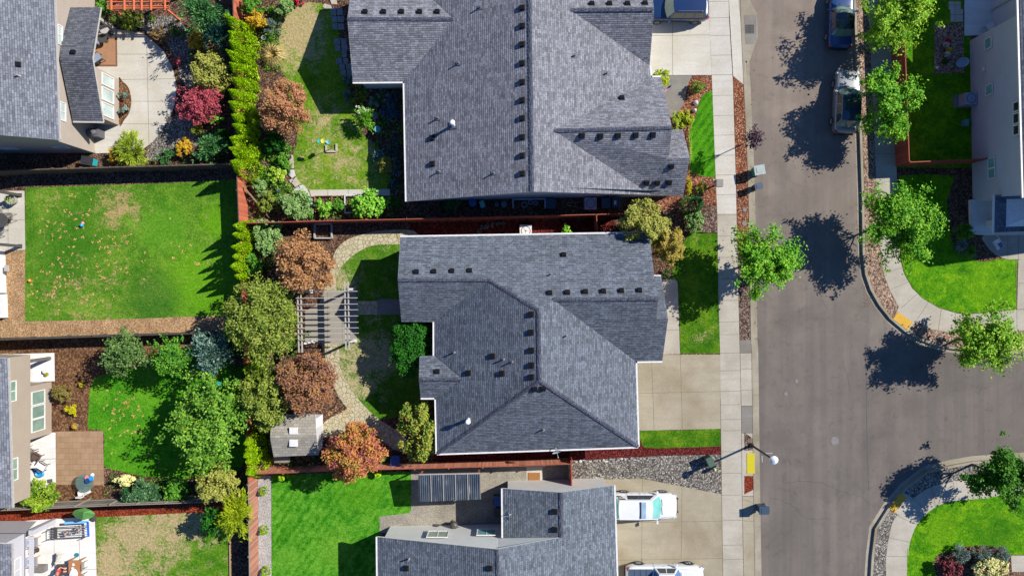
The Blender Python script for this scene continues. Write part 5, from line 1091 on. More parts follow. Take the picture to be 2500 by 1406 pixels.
# ================================================================ street furniture
M_lpole = plain('bronze_pole', (.035, .032, .03), .5); M_lhead = plain('lamp_acrylic', (.62, .66, .7), .3)
b = P(1834, 1086); t = thing('street_lamp', 'post-top street lamp with pale head beside the yellow curb ramp', 'street lamp', b)
MB().lathe(b, [(.2, 0), (.2, .06), (.1, .25), (.085, .5), (.07, 3.9), (.06, 4.1)], 14).build('pole', M_lpole, t, smooth=True)
hd = MB().lathe(b + Vector((0, 0, 4.08)), [(.1, 0), (.16, .04), (.2, .3), (.29, .42), (.29, .48), (.2, .56), (.06, .64), (0, .66)], 20).build('lamp_head', M_lhead, t, smooth=True)
M_cl = [plain('cart_teal', A('#3f8f8c', .6), .5), plain('cart_lid_grey', A('#c0cdc8', .5), .5), plain('cart_navy', (.03, .055, .09), .5), plain('cart_blue', A('#2a62a8', .55), .5), plain('cart_brown', A('#7a6a62', .5), .5), plain('cart_cyan', A('#36c0cc', .6), .5), plain('cart_black', (.03, .03, .033), .5)]
M_rub = plain('rubber', (.02, .02, .02), .8)
def cart(label, px, py, rz, mb_, ml, w_=.62, d_=.7, h_=1.05):
    t = thing('wheeled_cart', label, 'bin', P(px, py), rz); mb = MB()
    def ring(s_, z): return [Vector((x * w_ / 2 * s_, y * d_ / 2 * s_, z)) for x, y in ((-1, -1), (1, -1), (1, 1), (-1, 1))]
    a, b_, c = ring(.78, .05), ring(.95, h_ - .12), ring(1.0, h_ - .06)
    mb.face(a[::-1])
    for p, q in ((a, b_), (b_, c)):
        for i in range(4): mb.face([p[i], p[(i + 1) % 4], q[(i + 1) % 4], q[i]])
    mb.build('body', mb_, t, local=True, weld=True, bevel=.03)
    l_ = MB(); l_.prism([(-w_ / 2 - .02, -d_ / 2 - .02), (w_ / 2 + .02, -d_ / 2 - .02), (w_ / 2 + .02, d_ / 2 + .05), (-w_ / 2 - .02, d_ / 2 + .05)], h_ - .06, h_ + .02); l_.box((0, 0, h_ + .03), (w_ * .6, d_ * .6, .03)); l_.build('lid', ml, t, local=True, bevel=.02)
    MB().bar((-w_ * .4, d_ / 2 + .1, h_ - .12), (w_ * .4, d_ / 2 + .1, h_ - .12), .035, .035).build('handle', M_rub, t, local=True)
    for s_ in (-1, 1):
        w = MB(); w.tube([(s_ * w_ * .36 - .03, d_ / 2 - .02, .12), (s_ * w_ * .36 + .03, d_ / 2 - .02, .12)], .12, 14); w.build('wheel', M_rub, t, local=True)
    return t
cart('teal wheeled bin with pale grey lid, upper of two at the kerb', 1842, 421, R(-80), M_cl[0], M_cl[1], .68, .74, 1.05)
cart('small dark bin with grey lid, lower of two at the kerb', 1841, 459, R(-75), M_cl[6], M_cl[2], .46, .5, .9)
cart('navy blue bin with grey rim standing in the gutter by the south driveway', 1853, 1235, R(-88), M_cl[2], M_cl[2], .55, .66, 1.05)
cart('blue wheeled bin in the shade between flagstone path and redwood fence', 970, 1118, R(0), M_cl[3], M_cl[3], .62, .75, 1.05)
cart('bright cyan and black bin lying near the dark fence at the top left', 230, 398, R(80), M_cl[5], M_cl[6], .6, .8, .9)
cart('blue bin in the dark corner beside the low roof of the south house', 1219, 1214, R(90), M_cl[3], M_cl[3])
cart('dark green bin below the blue one in the dark corner', 1221, 1240, R(90), plain('cart_green', A('#2f6a54', .5), .5), M_cl[6])
cart('dark bin left of the last one in the narrow side yard', 1475, 500, R(0), M_cl[2], M_cl[2])
cart('dark bin with white sticker, rightmost in the narrow side yard', 1500, 499, R(0), M_cl[2], M_cl[2])
tag(MB().box(P(1502, 495, 1.12), (.18, .3, .012)).build('bin_sticker', M_trim), 'white paper lying on the lid of the rightmost side yard bin', 'paper')
# paper moved onto the bin lid is its own small thing
M_yel = NT('tactile_yellow', .7, 0, .2); v_ = M_yel.coord(); vo = M_yel.n('ShaderNodeTexVoronoi'); M_yel.l(v_, vo.inputs['Vector']); vo.inputs['Scale'].default_value = 17; vo.inputs['Randomness'].default_value = 0
M_yel.bump(M_yel.ramp(vo.outputs['Distance'], [(.2, 1.0), (.4, 0.0)]), .6, .01); yc = M_yel.mix(M_yel.noise(v_, 3, 4), A('#e8dc2c', .6), A('#d8c428', .6)); M_yel = M_yel.out(yc)
M_yel2 = plain('tactile_amber', A('#e8b32e', .6), .7)
def pad(label, pts, m, z=.024): tag(MB().prism(g2(pts), z, z + .02).build('tactile_pad', m), label, 'tactile paving')
pad('yellow tactile pad set into the sidewalk ramp below the street lamp', [(1823, 1106), (1842, 1106), (1842.5, 1155), (1823.5, 1155)], M_yel, .016)
pad('amber tactile pad on the ramp of the upper street corner', [(2192, 761), (2228, 787), (2215, 805), (2179, 779)], M_yel2)
pad('amber tactile pad in dappled shade at the lower street corner', [(2199, 1203), (2213, 1215), (2184, 1251), (2169, 1239)], M_yel2)
M_iron = plain('cast_iron', (.10, .095, .09), .6, .3); M_ironl = plain('worn_iron', (.165, .15, .14), .7, .0)
def lid(name, label, px, py, r, cat='manhole cover', z=-.148):
    c = P(px, py, z); c.x *= H / (H - z); c.y *= H / (H - z); mb = MB(); mb.lathe(c, [(r, 0), (r, .012), (r * .88, .014), (r * .87, .006), (r * .8, .006), (r * .79, .012), (0, .013)], 32)
    tag(mb.build(name, M_ironl), label, cat)
lid('manhole_cover', 'large round manhole cover in the middle of the intersection', 2040, 1077, .33)
lid('valve_cover', 'small round valve cover in the road, right one of the pair', 1947, 931, .15, 'valve cover'); lid('valve_cover', 'small round valve cover in the road, left one of the pair', 1920.5, 962, .16, 'valve cover')
lid('valve_cover', 'tiny valve cover in the planting strip, upper one', 1818, 512, .17, 'valve cover', .02); lid('valve_cover', 'tiny valve cover in the planting strip, lower one', 1817, 546, .19, 'valve cover', .02)
t = thing('storm_drain', 'square storm drain grate set in the gutter at the top', 'storm drain', P(1830, 72))
MB().sheet(g2([(1816, 38), (1846, 38), (1847, 108), (1820, 108)]), .02).build('slab', M_grey, t); MB().sheet(g2([(1821, 61), (1840, 61), (1841, 82), (1821, 82)]), .024).build('pit_shade', plain('pit_shade_black', (.01, .01, .01)), t)  # flat black sheet stands in for the darkness below the grate
mb = MB()
for i in range(7): mb.bar(P(1821.5 + i * 3.1, 61, .04), P(1822 + i * 3.1, 82, .04), .03, .02)
for i in range(5): mb.bar(P(1821, 62 + i * 4.8, .043), P(1841, 62 + i * 4.8, .043), .03, .02)
mb.build('grate', M_iron, t)
# cracks and the trench seam in the asphalt: thin tar lines lying on it
def crack(pts, w_, seed):
    rg = random.Random(seed); mb = MB(); L = []
    for a, b in zip(pts, pts[1:]):
        n = 7
        for i in range(n): f = i / n; L.append((a[0] + (b[0] - a[0]) * f + rg.uniform(-1.2, 1.2), a[1] + (b[1] - a[1]) * f + rg.uniform(-1.2, 1.2)))
    L.append(pts[-1]); q = [Vector((gx(x), gy(y), -.147)) for x, y in L]
    for a, b in zip(q, q[1:]): d = (b - a).normalized(); s_ = Vector((-d.y, d.x, 0)) * w_ * rg.uniform(.5, 1.1); mb.face([a - s_, b - s_, b + s_, a + s_])
    tag(mb.build('road_crack', plain('tar', (.06, .057, .054), .8)), kind='structure')
crack([(2115, 840), (2117, 950), (2119, 1080), (2121, 1150), (2124, 1200)], .02, 3); crack([(1920, 1180), (1960, 1175), (2010, 1180), (2055, 1200), (2105, 1214), (2140, 1240)], .016, 4)
crack([(1880, 1215), (1910, 1222), (1945, 1240), (1960, 1262), (1985, 1270), (2030, 1266)], .016, 5); crack([(2060, 880), (2072, 920), (2078, 960)], .012, 6)
M_mark = plain('faded_white_paint', A('#b8b0b0', .6), .8)
mb = MB(); mb.sheet([(gx(x), gy(y)) for x, y in ((1868, 1106), (1888, 1106), (1888, 1108.5), (1868, 1108.5))], -.144); mb.sheet([(gx(x), gy(y)) for x, y in ((1861, 1113), (1863.5, 1113), (1864, 1129), (1861.5, 1129))], -.144)
tag(mb.build('road_marking', M_mark), kind='structure')
# utility pedestal, hydrant, mailbox
t = thing('utility_box', 'green utility box in the gravel bed left of the street lamp shadow', 'utility box', P(1727, 1122))
mb = MB(); mb.box((0, 0, .45), (.42, .8, .9)); mb.build('cabinet', plain('utility_green', A('#5e7a66', .6), .5), t, local=True, bevel=.02); MB().box((0, 0, .93), (.48, .88, .06)).build('lid', plain('utility_green_lid', A('#54705e', .6), .5), t, local=True, bevel=.02); t.rotation_euler = (0, 0, R(25))
M_hyd = plain('hydrant_yellow', A('#d8d08a', .6), .5); c = P(1739, 1142); t = thing('fire_hydrant', 'pale yellow fire hydrant next to the green utility box', 'fire hydrant', c)
MB().lathe(c, [(.17, 0), (.17, .05), (.11, .06), (.11, .5), (.15, .52), (.15, .56), (.12, .6), (.08, .7), (.03, .74), (0, .75)], 16).build('barrel', M_hyd, t, smooth=False)
for s_ in ((1, 0), (-1, 0), (0, 1)): d = Vector((s_[0], s_[1], 0)); MB().tube([c + d * .08 + Vector((0, 0, .42)), c + d * .2 + Vector((0, 0, .42))], .055, 10).build('outlet', M_hyd, t)
c = P(1745, 453); t = thing('mailbox', 'grey brown mailbox on a post between bark bed and sidewalk', 'mailbox', c)
MB().bar(c, c + Vector((0, 0, 1.0)), .1, .1).build('post', M_pg, t); MB().box(c + Vector((.0, 0, 1.15)), (.5, .55, .32)).build('box', plain('mailbox_grey', A('#9b8f88', .6), .6), t, bevel=.04); MB().box(c + Vector((-.32, .15, 1.0)), (.22, .3, .1)).build('newspaper_slot', M_pg, t)
# ================================================================ vehicles
M_chrome = plain('chrome', (.7, .7, .72), .15, 1.0); M_alloy = plain('alloy', (.42, .43, .45), .35, .7); M_blk = plain('black_plastic', (.025, .025, .027), .5); M_hl = glass('headlight_lens', (.6, .64, .66)); M_tl = glass('tail_light_lens', (.35, .02, .02)); M_cg = glass('car_glass', (.03, .045, .05), .03); M_cgt = glass('car_glass_teal', (.16, .46, .42), .05); M_cgg = glass('car_glass_green', (.10, .19, .16), .05)
def car(label, cat, loc, rz, paint, L=4.7, W=1.85, zr=1.6, belt=1.0, hood=.98, hx=(.9, -1.95), rx=(.25, -1.55), deck=None, glassm=None, roofm=None, truck=False, name='parked_car', rails=False, sunroof=False, group='cars parked along the street and driveways', wb=None, visor=False, cuts_=None):
    t = thing(name, label, cat, loc, rz, group); gm = glassm or M_cg; h2 = L / 2; deck = deck or belt
    st = []                                     # x, half width, top z, bottom z
    for f in (-1, -.985, -.95, -.88, -.75, -.5, -.2, .1, .35, .5, .7, .84, .92, .97, 1):
        x = f * h2; e = abs(f); hw = W / 2 * (1 - (.42 * max(0, (e - .72) / .28) ** 2.6 if f > 0 else .26 * max(0, (e - .82) / .18) ** 2.4) - .015 * e); 
        if f > hx[0] / h2 - .02: zt = hood - .16 * max(0, (f - hx[0] / h2) / (1 - hx[0] / h2)) ** 2.0
        elif x < (hx[1] if not truck else -9): zt = deck - .06 * ((-x + hx[1]) / max(.2, h2 + hx[1])) ** 2
        else: zt = belt
        if e > .975: zt -= .16
        st.append((x, hw, zt, .26 + .1 * max(0, (e - .85) / .15)))
    mb = MB(); rings = []
    for x, hw, zt, zb in st:
        h_ = [(0, zt + .03), (.5 * hw, zt + .025), (.86 * hw, zt), (.97 * hw, zt - .08), (hw, zt - .3), (hw, zb + .2), (.95 * hw, zb), (.6 * hw, zb - .04)]
        rings.append([Vector((x, y, z)) for y, z in h_] + [Vector((x, -y, z)) for y, z in h_[::-1][:-1]])
    for a, b in zip(rings, rings[1:]):
        for i in range(len(a)): j = (i + 1) % len(a); mb.face([a[i], a[j], b[j], b[i]])
    mb.face(rings[0][::-1]); mb.face(rings[-1])
    body = mb.build('body', paint, t, local=True, smooth=True, weld=True, subd=1)
    xf, xr = hx; xf2, xr2 = rx; hb = W / 2 * .93; ht = W / 2 * .74; bow = .24; zb_ = belt + .0
    if truck: xr, xr2 = hx[1], rx[1]
    def fr(t_, s_): return Vector(((xf - bow * t_ * t_) * (1 - s_) + (xf2 - .09 * t_ * t_) * s_, t_ * (hb * (1 - s_) + ht * s_), zb_ * (1 - s_) + (zr - .03) * s_ + .03 * s_ * (1 - t_ * t_)))
    def rr(t_, s_): return Vector(((xr + .12 * t_ * t_) * (1 - s_) + (xr2 + .07 * t_ * t_) * s_, t_ * (hb * (1 - s_) + ht * s_), (zb_) * (1 - s_) + (zr - .03) * s_ + .03 * s_ * (1 - t_ * t_)))
    T_ = [-1 + i / 5 for i in range(11)]
    def surf(fn, s0, s1, e, nm, m):
        g = MB()
        for a, b in zip(T_, T_[1:]): g.face([fn(a * e, s0), fn(b * e, s0), fn(b * e, s1), fn(a * e, s1)] if fn is fr else [fn(b * e, s0), fn(a * e, s0), fn(a * e, s1), fn(b * e, s1)])
        return g.build(nm, m, t, local=True, smooth=True)
    surf(fr, .02, .97, .93, 'windshield', gm); surf(rr, .05, .95, .9, 'rear_window', M_cg if glassm is None else gm)
    cab = MB()                                 # shell of pillars and inner frame
    def side(sgn, s_): return fr(sgn, s_), rr(sgn, s_)
    for sgn in (-1, 1):
        a0, b0 = side(sgn, 0); a1, b1 = side(sgn, 1); inn = Vector((0, -sgn * .02, 0))
        q = [a0, b0, b1, a1]; cab.face(q if sgn < 0 else q[::-1])
        cuts = [.06, .48, .53, .93] if truck or L < 3 else [.05, .36, .40, .66, .70, .95]
        cuts = cuts_ or cuts
        for c0, c1 in zip(cuts[::2], cuts[1::2]):
            g = MB(); o = Vector((0, sgn * .012, .004)); lo0, lo1 = a0.lerp(b0, c0), a0.lerp(b0, c1); up0, up1 = a1.lerp(b1, c0), a1.lerp(b1, c1)
            q = [lo0.lerp(up0, .1) + o, lo1.lerp(up1, .1) + o, lo1.lerp(up1, .86) + o, lo0.lerp(up0, .86) + o]; g.face(q if sgn < 0 else q[::-1]); g.build('side_window', M_cg, t, local=True)
    for a, b in zip(T_, T_[1:]):
        dz = Vector((0, 0, -.015)); cab.face([fr(a, 0) + dz, fr(b, 0) + dz, fr(b, 1) + dz, fr(a, 1) + dz]); cab.face([rr(b, 0) + dz, rr(a, 0) + dz, rr(a, 1) + dz, rr(b, 1) + dz])
    cab.build('cabin', paint, t, local=True)
    g = MB(); nx = 8
    for i in range(nx):
        s0, s1 = i / nx, (i + 1) / nx
        for a, b in zip(T_, T_[1:]):
            def rp(s_, t_): p = fr(t_, 1).lerp(rr(t_, 1), s_); return p + Vector((0, 0, .025 * math.sin(math.pi * s_) + .012))
            g.face([rp(s0, a), rp(s0, b), rp(s1, b), rp(s1, a)][::-1])
    g.build('roof', roofm or paint, t, local=True, smooth=True, weld=True)
    if sunroof: MB().box(((xf2 + xr2) / 2 + .35, 0, zr + .035), (.85, 1.0, .02)).build('sunroof', M_cg, t, local=True, bevel=.01)
    if visor: MB().box((xf2 - .72, 0, zr + .045), (.34, 1.2, .03)).build('roof_rack_fairing', glass('fairing', (.30, .42, .55)), t, local=True, bevel=.01); MB().box((xf2 - .93, 0, zr + .05), (.08, 1.2, .07)).build('crossbar', M_blk, t, local=True)
    if rails:
        for s_ in (-1, 1): MB().tube([(xf2 - .25, s_ * (ht - .06), zr + .02), (xf2 - .35, s_ * (ht - .06), zr + .08), (xr2 + .35, s_ * (ht - .06), zr + .08), (xr2 + .25, s_ * (ht - .06), zr + .02)], .022, 6).build('roof_rail', M_chrome, t, local=True)
    if truck:
        x0, x1 = -h2 + .12, hx[1] - .06; MB().box(((x0 + x1) / 2, 0, belt + .035), (x1 - x0, W * .84, .04)).build('bed_cover', plain('tonneau', (.05, .075, .12), .5), t, local=True, bevel=.01)
        for i in range(1, 4): x = x0 + (x1 - x0) * i / 4; MB().box((x, 0, belt + .06), (.03, W * .84, .012)).build('cover_seam', M_blk, t, local=True)
    wr = .37 if zr > 1.65 else .33; wx = (wb or L * .58) / 2
    for x in (-wx - .05, wx + .02):
        for s_ in (-1, 1):
            y = s_ * (W / 2 - .1); w_ = thing('wheel', None, None, (x, y, wr)); w_.parent = t
            tg = MB(); pr = [(wr - .06, -.1), (wr - .01, -.085), (wr, -.04), (wr, .04), (wr - .01, .085), (wr - .06, .115), (wr * .62, .112), (wr * .6, .1)]
            rg_ = [[Vector((r_ * math.cos(2 * math.pi * k / 22), yy * s_, r_ * math.sin(2 * math.pi * k / 22))) for k in range(22)] for r_, yy in pr]
            for a, b in zip(rg_, rg_[1:]):
                for k in range(22): tg.face([a[k], b[k], b[(k + 1) % 22], a[(k + 1) % 22]])
            tg.build('tyre', M_rub, w_, local=True, smooth=True)
            rm = MB(); rm.face([Vector((wr * .6 * math.cos(2 * math.pi * k / 22), .09 * s_, wr * .6 * math.sin(2 * math.pi * k / 22))) for k in range(22)])
            for k in range(5): a = 2 * math.pi * k / 5; rm.bar((0, .1 * s_, 0), (wr * .58 * math.cos(a), .105 * s_, wr * .58 * math.sin(a)), .07, .025)
            rm.build('rim', M_alloy, w_, local=True)
            ar = MB(); q = [Vector((x + (wr + .05) * math.cos(a), s_ * (W / 2 - .005), wr + (wr + .05) * math.sin(a))) for a in [math.pi * k / 12 for k in range(13)]]; q2 = [p + Vector((0, s_ * .03, 0)) for p in q]
            q3 = [Vector((x + (wr + .1) * math.cos(math.pi * k / 12), s_ * (W / 2 + .012), wr + (wr + .1) * math.sin(math.pi * k / 12))) for k in range(13)]
            for k in range(12): ar.face([q2[k], q2[k + 1], q3[k + 1], q3[k]])
            ar.build('wheel_arch', M_blk, t, local=True)
    for s_ in (-1, 1):
        MB().box((h2 - .2, s_ * W * .36, hood - .26), (.28, .34, .14), -s_ * .45).build('headlight', M_hl, t, local=True, bevel=.03); MB().box((-h2 + .13, s_ * W * .38, deck - .2), (.2, .24, .2), s_ * .4).build('tail_light', M_tl, t, local=True, bevel=.03)
        mr = MB(); mr.box((xf - .35, s_ * (W / 2 + .13), belt + .07), (.14, .22, .15)); mr.bar((xf - .35, s_ * (W / 2 - .06), belt + .02), (xf - .35, s_ * (W / 2 + .06), belt + .05), .06, .04); mr.build('mirror', paint, t, local=True, bevel=.02)
        for x in (xf - 1.15, xf - 2.1)[:1 if truck else 2]: MB().box((x, s_ * (W / 2 + .005), belt - .12), (.16, .03, .035)).build('door_handle', M_chrome if rails else paint, t, local=True)
    MB().box((h2 - .05, 0, hood - .42), (.14, W * .5, .2)).build('grille', M_blk, t, local=True, bevel=.02); MB().box((h2 - .02, 0, .42), (.16, W * .72, .16)).build('front_bumper', M_blk, t, local=True, bevel=.03); MB().box((-h2 + .01, 0, .45), (.16, W * .74, .18)).build('rear_bumper', M_blk, t, local=True, bevel=.03)
    for s_ in (-1, 1):
        for x in ((xf - .55, xf - 1.62, xf - 2.6) if not truck else (xf - .5, hx[1] + .1)): MB().bar((x, s_ * (W / 2 + .003), .4), (x, s_ * (W * .485 + .003), belt - .03), .014, .014).build('door_seam', M_blk, t, local=True)
    mb = MB(); mb.bar((xf + .03, -.55, belt + .035), (xf - .02, .05, belt + .035), .02, .02); mb.bar((xf + .03, .1, belt + .035), (xf - .02, .6, belt + .035), .02, .02); mb.build('wiper', M_blk, t, local=True)
    mb = MB(); mb.bar((hx[0] - .05, -W * .41, hood + .004), (h2 - .3, -W * .37, hood - .07), .012, .01); mb.build('hood_seam', M_blk, t, local=True); MB().bar((hx[0] - .05, W * .41, hood + .004), (h2 - .3, W * .37, hood - .07), .012, .01).build('hood_seam', M_blk, t, local=True)
    return t
P_blue = gloss('paint_blue', (.008, .04, .14), .25); P_navy = gloss('paint_deep_blue', (.008, .026, .085), .25); P_silver = gloss('paint_silver', (.20, .21, .215), .32, .25); P_white = gloss('paint_white', (.62, .63, .64), .25); P_white2 = gloss('paint_white_pickup', (.60, .61, .63), .25)
rz = R(90 - 2.6)
car('blue car with tree reflections, at the top of the street with its tail towards us', 'car', tuple(P(2045, 50)[:2]) + (-.148,), rz, P_blue, 4.6, 1.86, 1.45, .92, .9, (.75, -1.55), (.05, -1.15), glassm=M_cgg, roofm=gloss('roof_black_blue', (.006, .012, .02), .08), name='parked_car')
car('silver wagon with blue-tinted glass roof, parked nose up at the east kerb', 'car', tuple(P(2058, 254)[:2]) + (-.148,), rz, P_silver, 4.75, 1.88, 1.62, 1.02, .98, (1.0, -2.0), (.3, -1.65), glassm=M_cgg, roofm=gloss('roof_glass_blue', (.015, .04, .075), .08), sunroof=True)
car('deep blue sport utility vehicle on the top driveway, nose to the garage', 'car', tuple(P(1646, 31)[:2]) + (.01,), R(180), P_navy, 4.8, 1.9, 1.78, 1.08, 1.05, (1.0, -2.2), (.45, -1.95), glassm=M_cgg, rails=True, name='parked_suv')
sv = car('white sport utility vehicle half under the eave on the lower driveway, teal windshield', 'car', tuple(P(1567, 1226)[:2]) + (.015,), R(0), P_white, 4.95, 1.95, 1.8, 1.1, 1.1, (1.28, -2.3), (.5, -2.05), glassm=M_cgt, visor=True, name='parked_suv', cuts_=[.09, .74])
# black decal with white letters on the rear side glass of the white vehicle
def sp(c, h): a0, b0, a1, b1 = Vector((1.04, .907, 1.1)), Vector((-2.18, .907, 1.1)), Vector((.41, .7215, 1.77)), Vector((-1.98, .7215, 1.77)); return a0.lerp(b0, c).lerp(a1.lerp(b1, c), h) + Vector((0, .014, .005))
mb = MB(); mb.face([sp(.79, .92), sp(1.0, .92), sp(1.0, .15), sp(.90, .2)]); mb.build('window_decal', M_blk, sv, local=True)
fc = bpy.data.curves.new('lettering', 'FONT'); fc.body = 'PRO'; fc.size = .36; fc.extrude = .003; fo = bpy.data.objects.new('lettering', fc); C.objects.link(fo)
dg = bpy.context.evaluated_depsgraph_get(); me = bpy.data.meshes.new_from_object(fo.evaluated_get(dg)); bpy.data.objects.remove(fo); me.materials.clear(); me.materials.append(M_trim)
lo = bpy.data.objects.new('lettering', me); C.objects.link(lo); lo.parent = sv; ex = Vector((-1, 0, 0)); ey = (sp(.9, .9) - sp(.9, .1)); ey.x = 0; ey.normalize(); ez = ex.cross(ey); M_ = Matrix((ex, ey, ez)).transposed().to_4x4(); M_.translation = sp(.84, .38) + Vector((0, .01, .004)); lo.matrix_local = M_
MB().box((2.5, 0, .62), (.1, 1.1, .12)).bar((2.5, -.5, .62), (2.62, -.5, .62), .1, .1).bar((2.5, .5, .62), (2.62, .5, .62), .1, .1).build('push_bar', M_blk, sv, local=True)
car('white pickup truck with dark bed cover at the bottom edge of the driveway', 'truck', tuple(P(1617, 1400)[:2]) + (.015,), R(0), P_white2, 5.85, 2.0, 1.85, 1.15, 1.15, (1.15, -.95), (.6, -.7), glassm=glass('car_glass_blue', (.03, .12, .28)), truck=True, name='pickup_truck', wb=3.7)
# ================================================================ yard furniture and small things
M_wick = plain('brown_wicker', A('#6b5850', .7), .8); M_cush = plain('blue_grey_cushion', A('#8d99ac', .75), .8); M_cushw = plain('white_cushion', A('#f0f0f2', .8), .8); M_steel = plain('dark_steel', (.06, .055, .05), .5); M_tan = plain('tan_wood', A('#c99a72', .7), .7)
def chair(label, px, py, rz, mf, mc, w_=.62, d_=.6, cat='chair', name='patio_chair', grp='patio chairs', z=0.0, arms=True):
    """faces +x in its own frame"""
    b = P(px, py); b.z = z; t = thing(name, label, cat, b, rz, grp)
    MB().box((0, 0, .4), (d_, w_, .05)).build('seat_frame', mf, t, local=True); MB().box((.0, 0, .47), (d_ * .94, w_ * .86, .1)).build('seat_cushion', mc, t, local=True, bevel=.03)
    mb = MB(); mb.bar((-d_ / 2, 0, .5), (-d_ / 2 - .18, 0, .98), w_ * .9, .07, up=(1, 0, 0)); mb.build('backrest', mc, t, local=True, bevel=.02)
    for s_ in (-1, 1):
        for x in (-1, 1): MB().bar((x * (d_ / 2 - .04), s_ * (w_ / 2 - .03), 0), (x * (d_ / 2 - .04), s_ * (w_ / 2 - .03), .4), .04, .04).build('leg', mf, t, local=True)
        if arms: MB().bar((-d_ / 2, s_ * w_ / 2, .62), (d_ / 2, s_ * w_ / 2, .62), .05, .03).bar((d_ / 2 - .03, s_ * w_ / 2, .38), (d_ / 2 - .03, s_ * w_ / 2, .62), .03, .03).build('armrest', mf, t, local=True)
    return t
def wirechair(label, px, py, rz, m, grp='wire patio chairs'):
    t = thing('patio_chair', label, 'chair', P(px, py), rz, grp); mb = MB()
    pts = [(.28, -.25, 0), (.28, -.25, .62), (-.25, -.27, .62), (-.33, -.25, .9), (-.33, .25, .9), (-.25, .27, .62), (.28, .25, .62), (.28, .25, 0)]; mb.tube(pts, .018, 6); mb.build('arm_frame', m, t, local=True)
    g = MB()
    for i in range(9): y = -.24 + i * .06; g.bar((.25, y, .42), (-.22, y, .4), .02, .012); g.bar((-.22, y, .4), (-.32, y, .88), .02, .012)
    g.build('seat', m, t, local=True)
    for s_ in (-1, 1): MB().bar((-.25, s_ * .25, 0), (-.22, s_ * .24, .42), .03, .03).build('leg', m, t, local=True)
    return t
def rtable(label, px, py, r, h, m, ml=None, name='round_table'):
    c = P(px, py); t = thing(name, label, 'table', c); MB().lathe(c, [(r, h - .03), (r, h), (r - .02, h + .006), (0, h + .006)], 28).build('table_top', m, t)
    MB().lathe(c, [(.22, 0), (.22, .03), (.05, .06), (.04, h - .04)], 12).build('pedestal', ml or m, t); return t
def pot(label, px, py, r, h, m, mf=None, plantr=.0, name='flower_pot', z=0):
    c = P(px, py); c.z = z; t = thing(name, label, 'pot', c); MB().lathe(c, [(r * .7, 0), (r * .95, h * .9), (r, h * .9), (r, h), (r * .85, h), (r * .8, h * .85), (0, h * .85)], 18).build('pot', m, t, smooth=False)
    if mf:
        LV[0] += 1; rg = np.random.default_rng(LV[0]); n = 130; v = rdir(rg, n, .8) * plantr; cen = np.array(c) + v + np.array([0, 0, h]); leaves_mesh('foliage', cen, rdir(rg, n), rdir(rg, n, 1.2), .12, .07, mf, t)
    return t
# top left deck, seating and grill
M_rug = plain('brown_rug', A('#b98a68', .62), .9); M_rugb = plain('brown_rug_border', A('#8d6548', .62), .9)
t = thing('outdoor_rug', 'brown bordered outdoor rug on the top left patio', 'rug', P(262, 128)); MB().prism(g2([(225, 93), (286, 93), (287, 163), (225, 163)]), .02, .03).build('border', M_rugb, t); MB().prism(g2([(225, 97), (282, 97), (283, 159), (225, 159)]), .03, .036).build('field', M_rug, t)
chair('grey cushioned chair at the upper end of the brown rug', 245, 103, R(-20), M_steel, M_cush); chair('grey cushioned chair at the lower end of the brown rug', 247, 147, R(35), M_steel, M_cush)
rtable('round dark table on the brown rug', 260, 101, .33, .55, M_steel); rtable('round pale grey table above the dark one at the rug corner', 271, 83, .33, .9, M_gut, M_steel)
t = thing('barbecue_grill', 'covered grey grill at the lower left corner of the curved patio', 'grill', P(240, 330)); c = P(240, 330)
mb = MB(); mb.box(c + Vector((0, 0, .45)), (1.0, .6, .9)); mb.build('cover_body', plain('grill_cover', A('#6c6c70', .6), .6), t, bevel=.12); MB().lathe(c + Vector((0, 0, .85)), [(.42, 0), (.40, .14), (.3, .26), (0, .3)], 18, sy=.7).build('cover_hood', MATS['grill_cover'], t, smooth=True)
# west patio
pot('large round pot with yellow-green plant on the west patio corner', 37, 490, .38, .5, M_pg, f_ygrass, .35)
rtable('round wire mesh table on the west patio', 18, 540, .55, .72, M_steel, name='mesh_table')
for i, (x, y, a, l_) in enumerate(((8, 520, -60, 'upper'), (34, 531, 180, 'right hand'), (10, 566, 60, 'lower'))): wirechair(f'wire mesh chair, {l_} one at the west patio table', x, y, R(a), M_steel)
t = thing('hot_tub', 'hot tub with blue-grey cover at the left edge below the patio', 'hot tub', P(-25, 665)); MB().prism(g2([(-60, 612), (13, 612), (16, 715), (-60, 715)]), 0, .85).build('shell', M_trim, t, bevel=.04); MB().prism(g2([(-60, 616), (10, 616), (12, 711), (-60, 711)]), .85, .95).build('cover', plain('tub_cover', A('#7f98b4', .62), .5), t, bevel=.03); MB().box(P(16, 655, .6), (.3, .45, .1)).build('handle', M_gut, t, bevel=.03)
t = thing('storage_box', 'low dark grey storage box below the hot tub', 'storage box', P(-20, 745)); MB().prism(g2([(-60, 718), (18, 718), (20, 775), (-60, 775)]), 0, .5).build('base', M_trim, t); MB().prism(g2([(-60, 720), (10, 720), (11, 773), (-60, 773)]), .5, .56).build('lid', plain('box_grey', A('#6f7c8c', .6), .5), t, bevel=.02)
def ball(label, px, py, r, m): c = P(px, py, r); tag(MB().lathe(c, [(r * math.sin(math.pi * k / 10), -r * math.cos(math.pi * k / 10)) for k in range(11)], 16).build('ball', m, smooth=True), label, 'ball')
ball('bright blue ball on the west lawn', 199, 550, .14, plain('ball_blue', (.02, .28, .62), .3)); ball('pink ball touching the blue ball on the west lawn', 202, 545, .12, plain('ball_pink', (.7, .2, .22), .3)); ball('small orange ball at the left edge of the west lawn', 72, 685, .12, plain('ball_orange', (.85, .22, .04), .3))
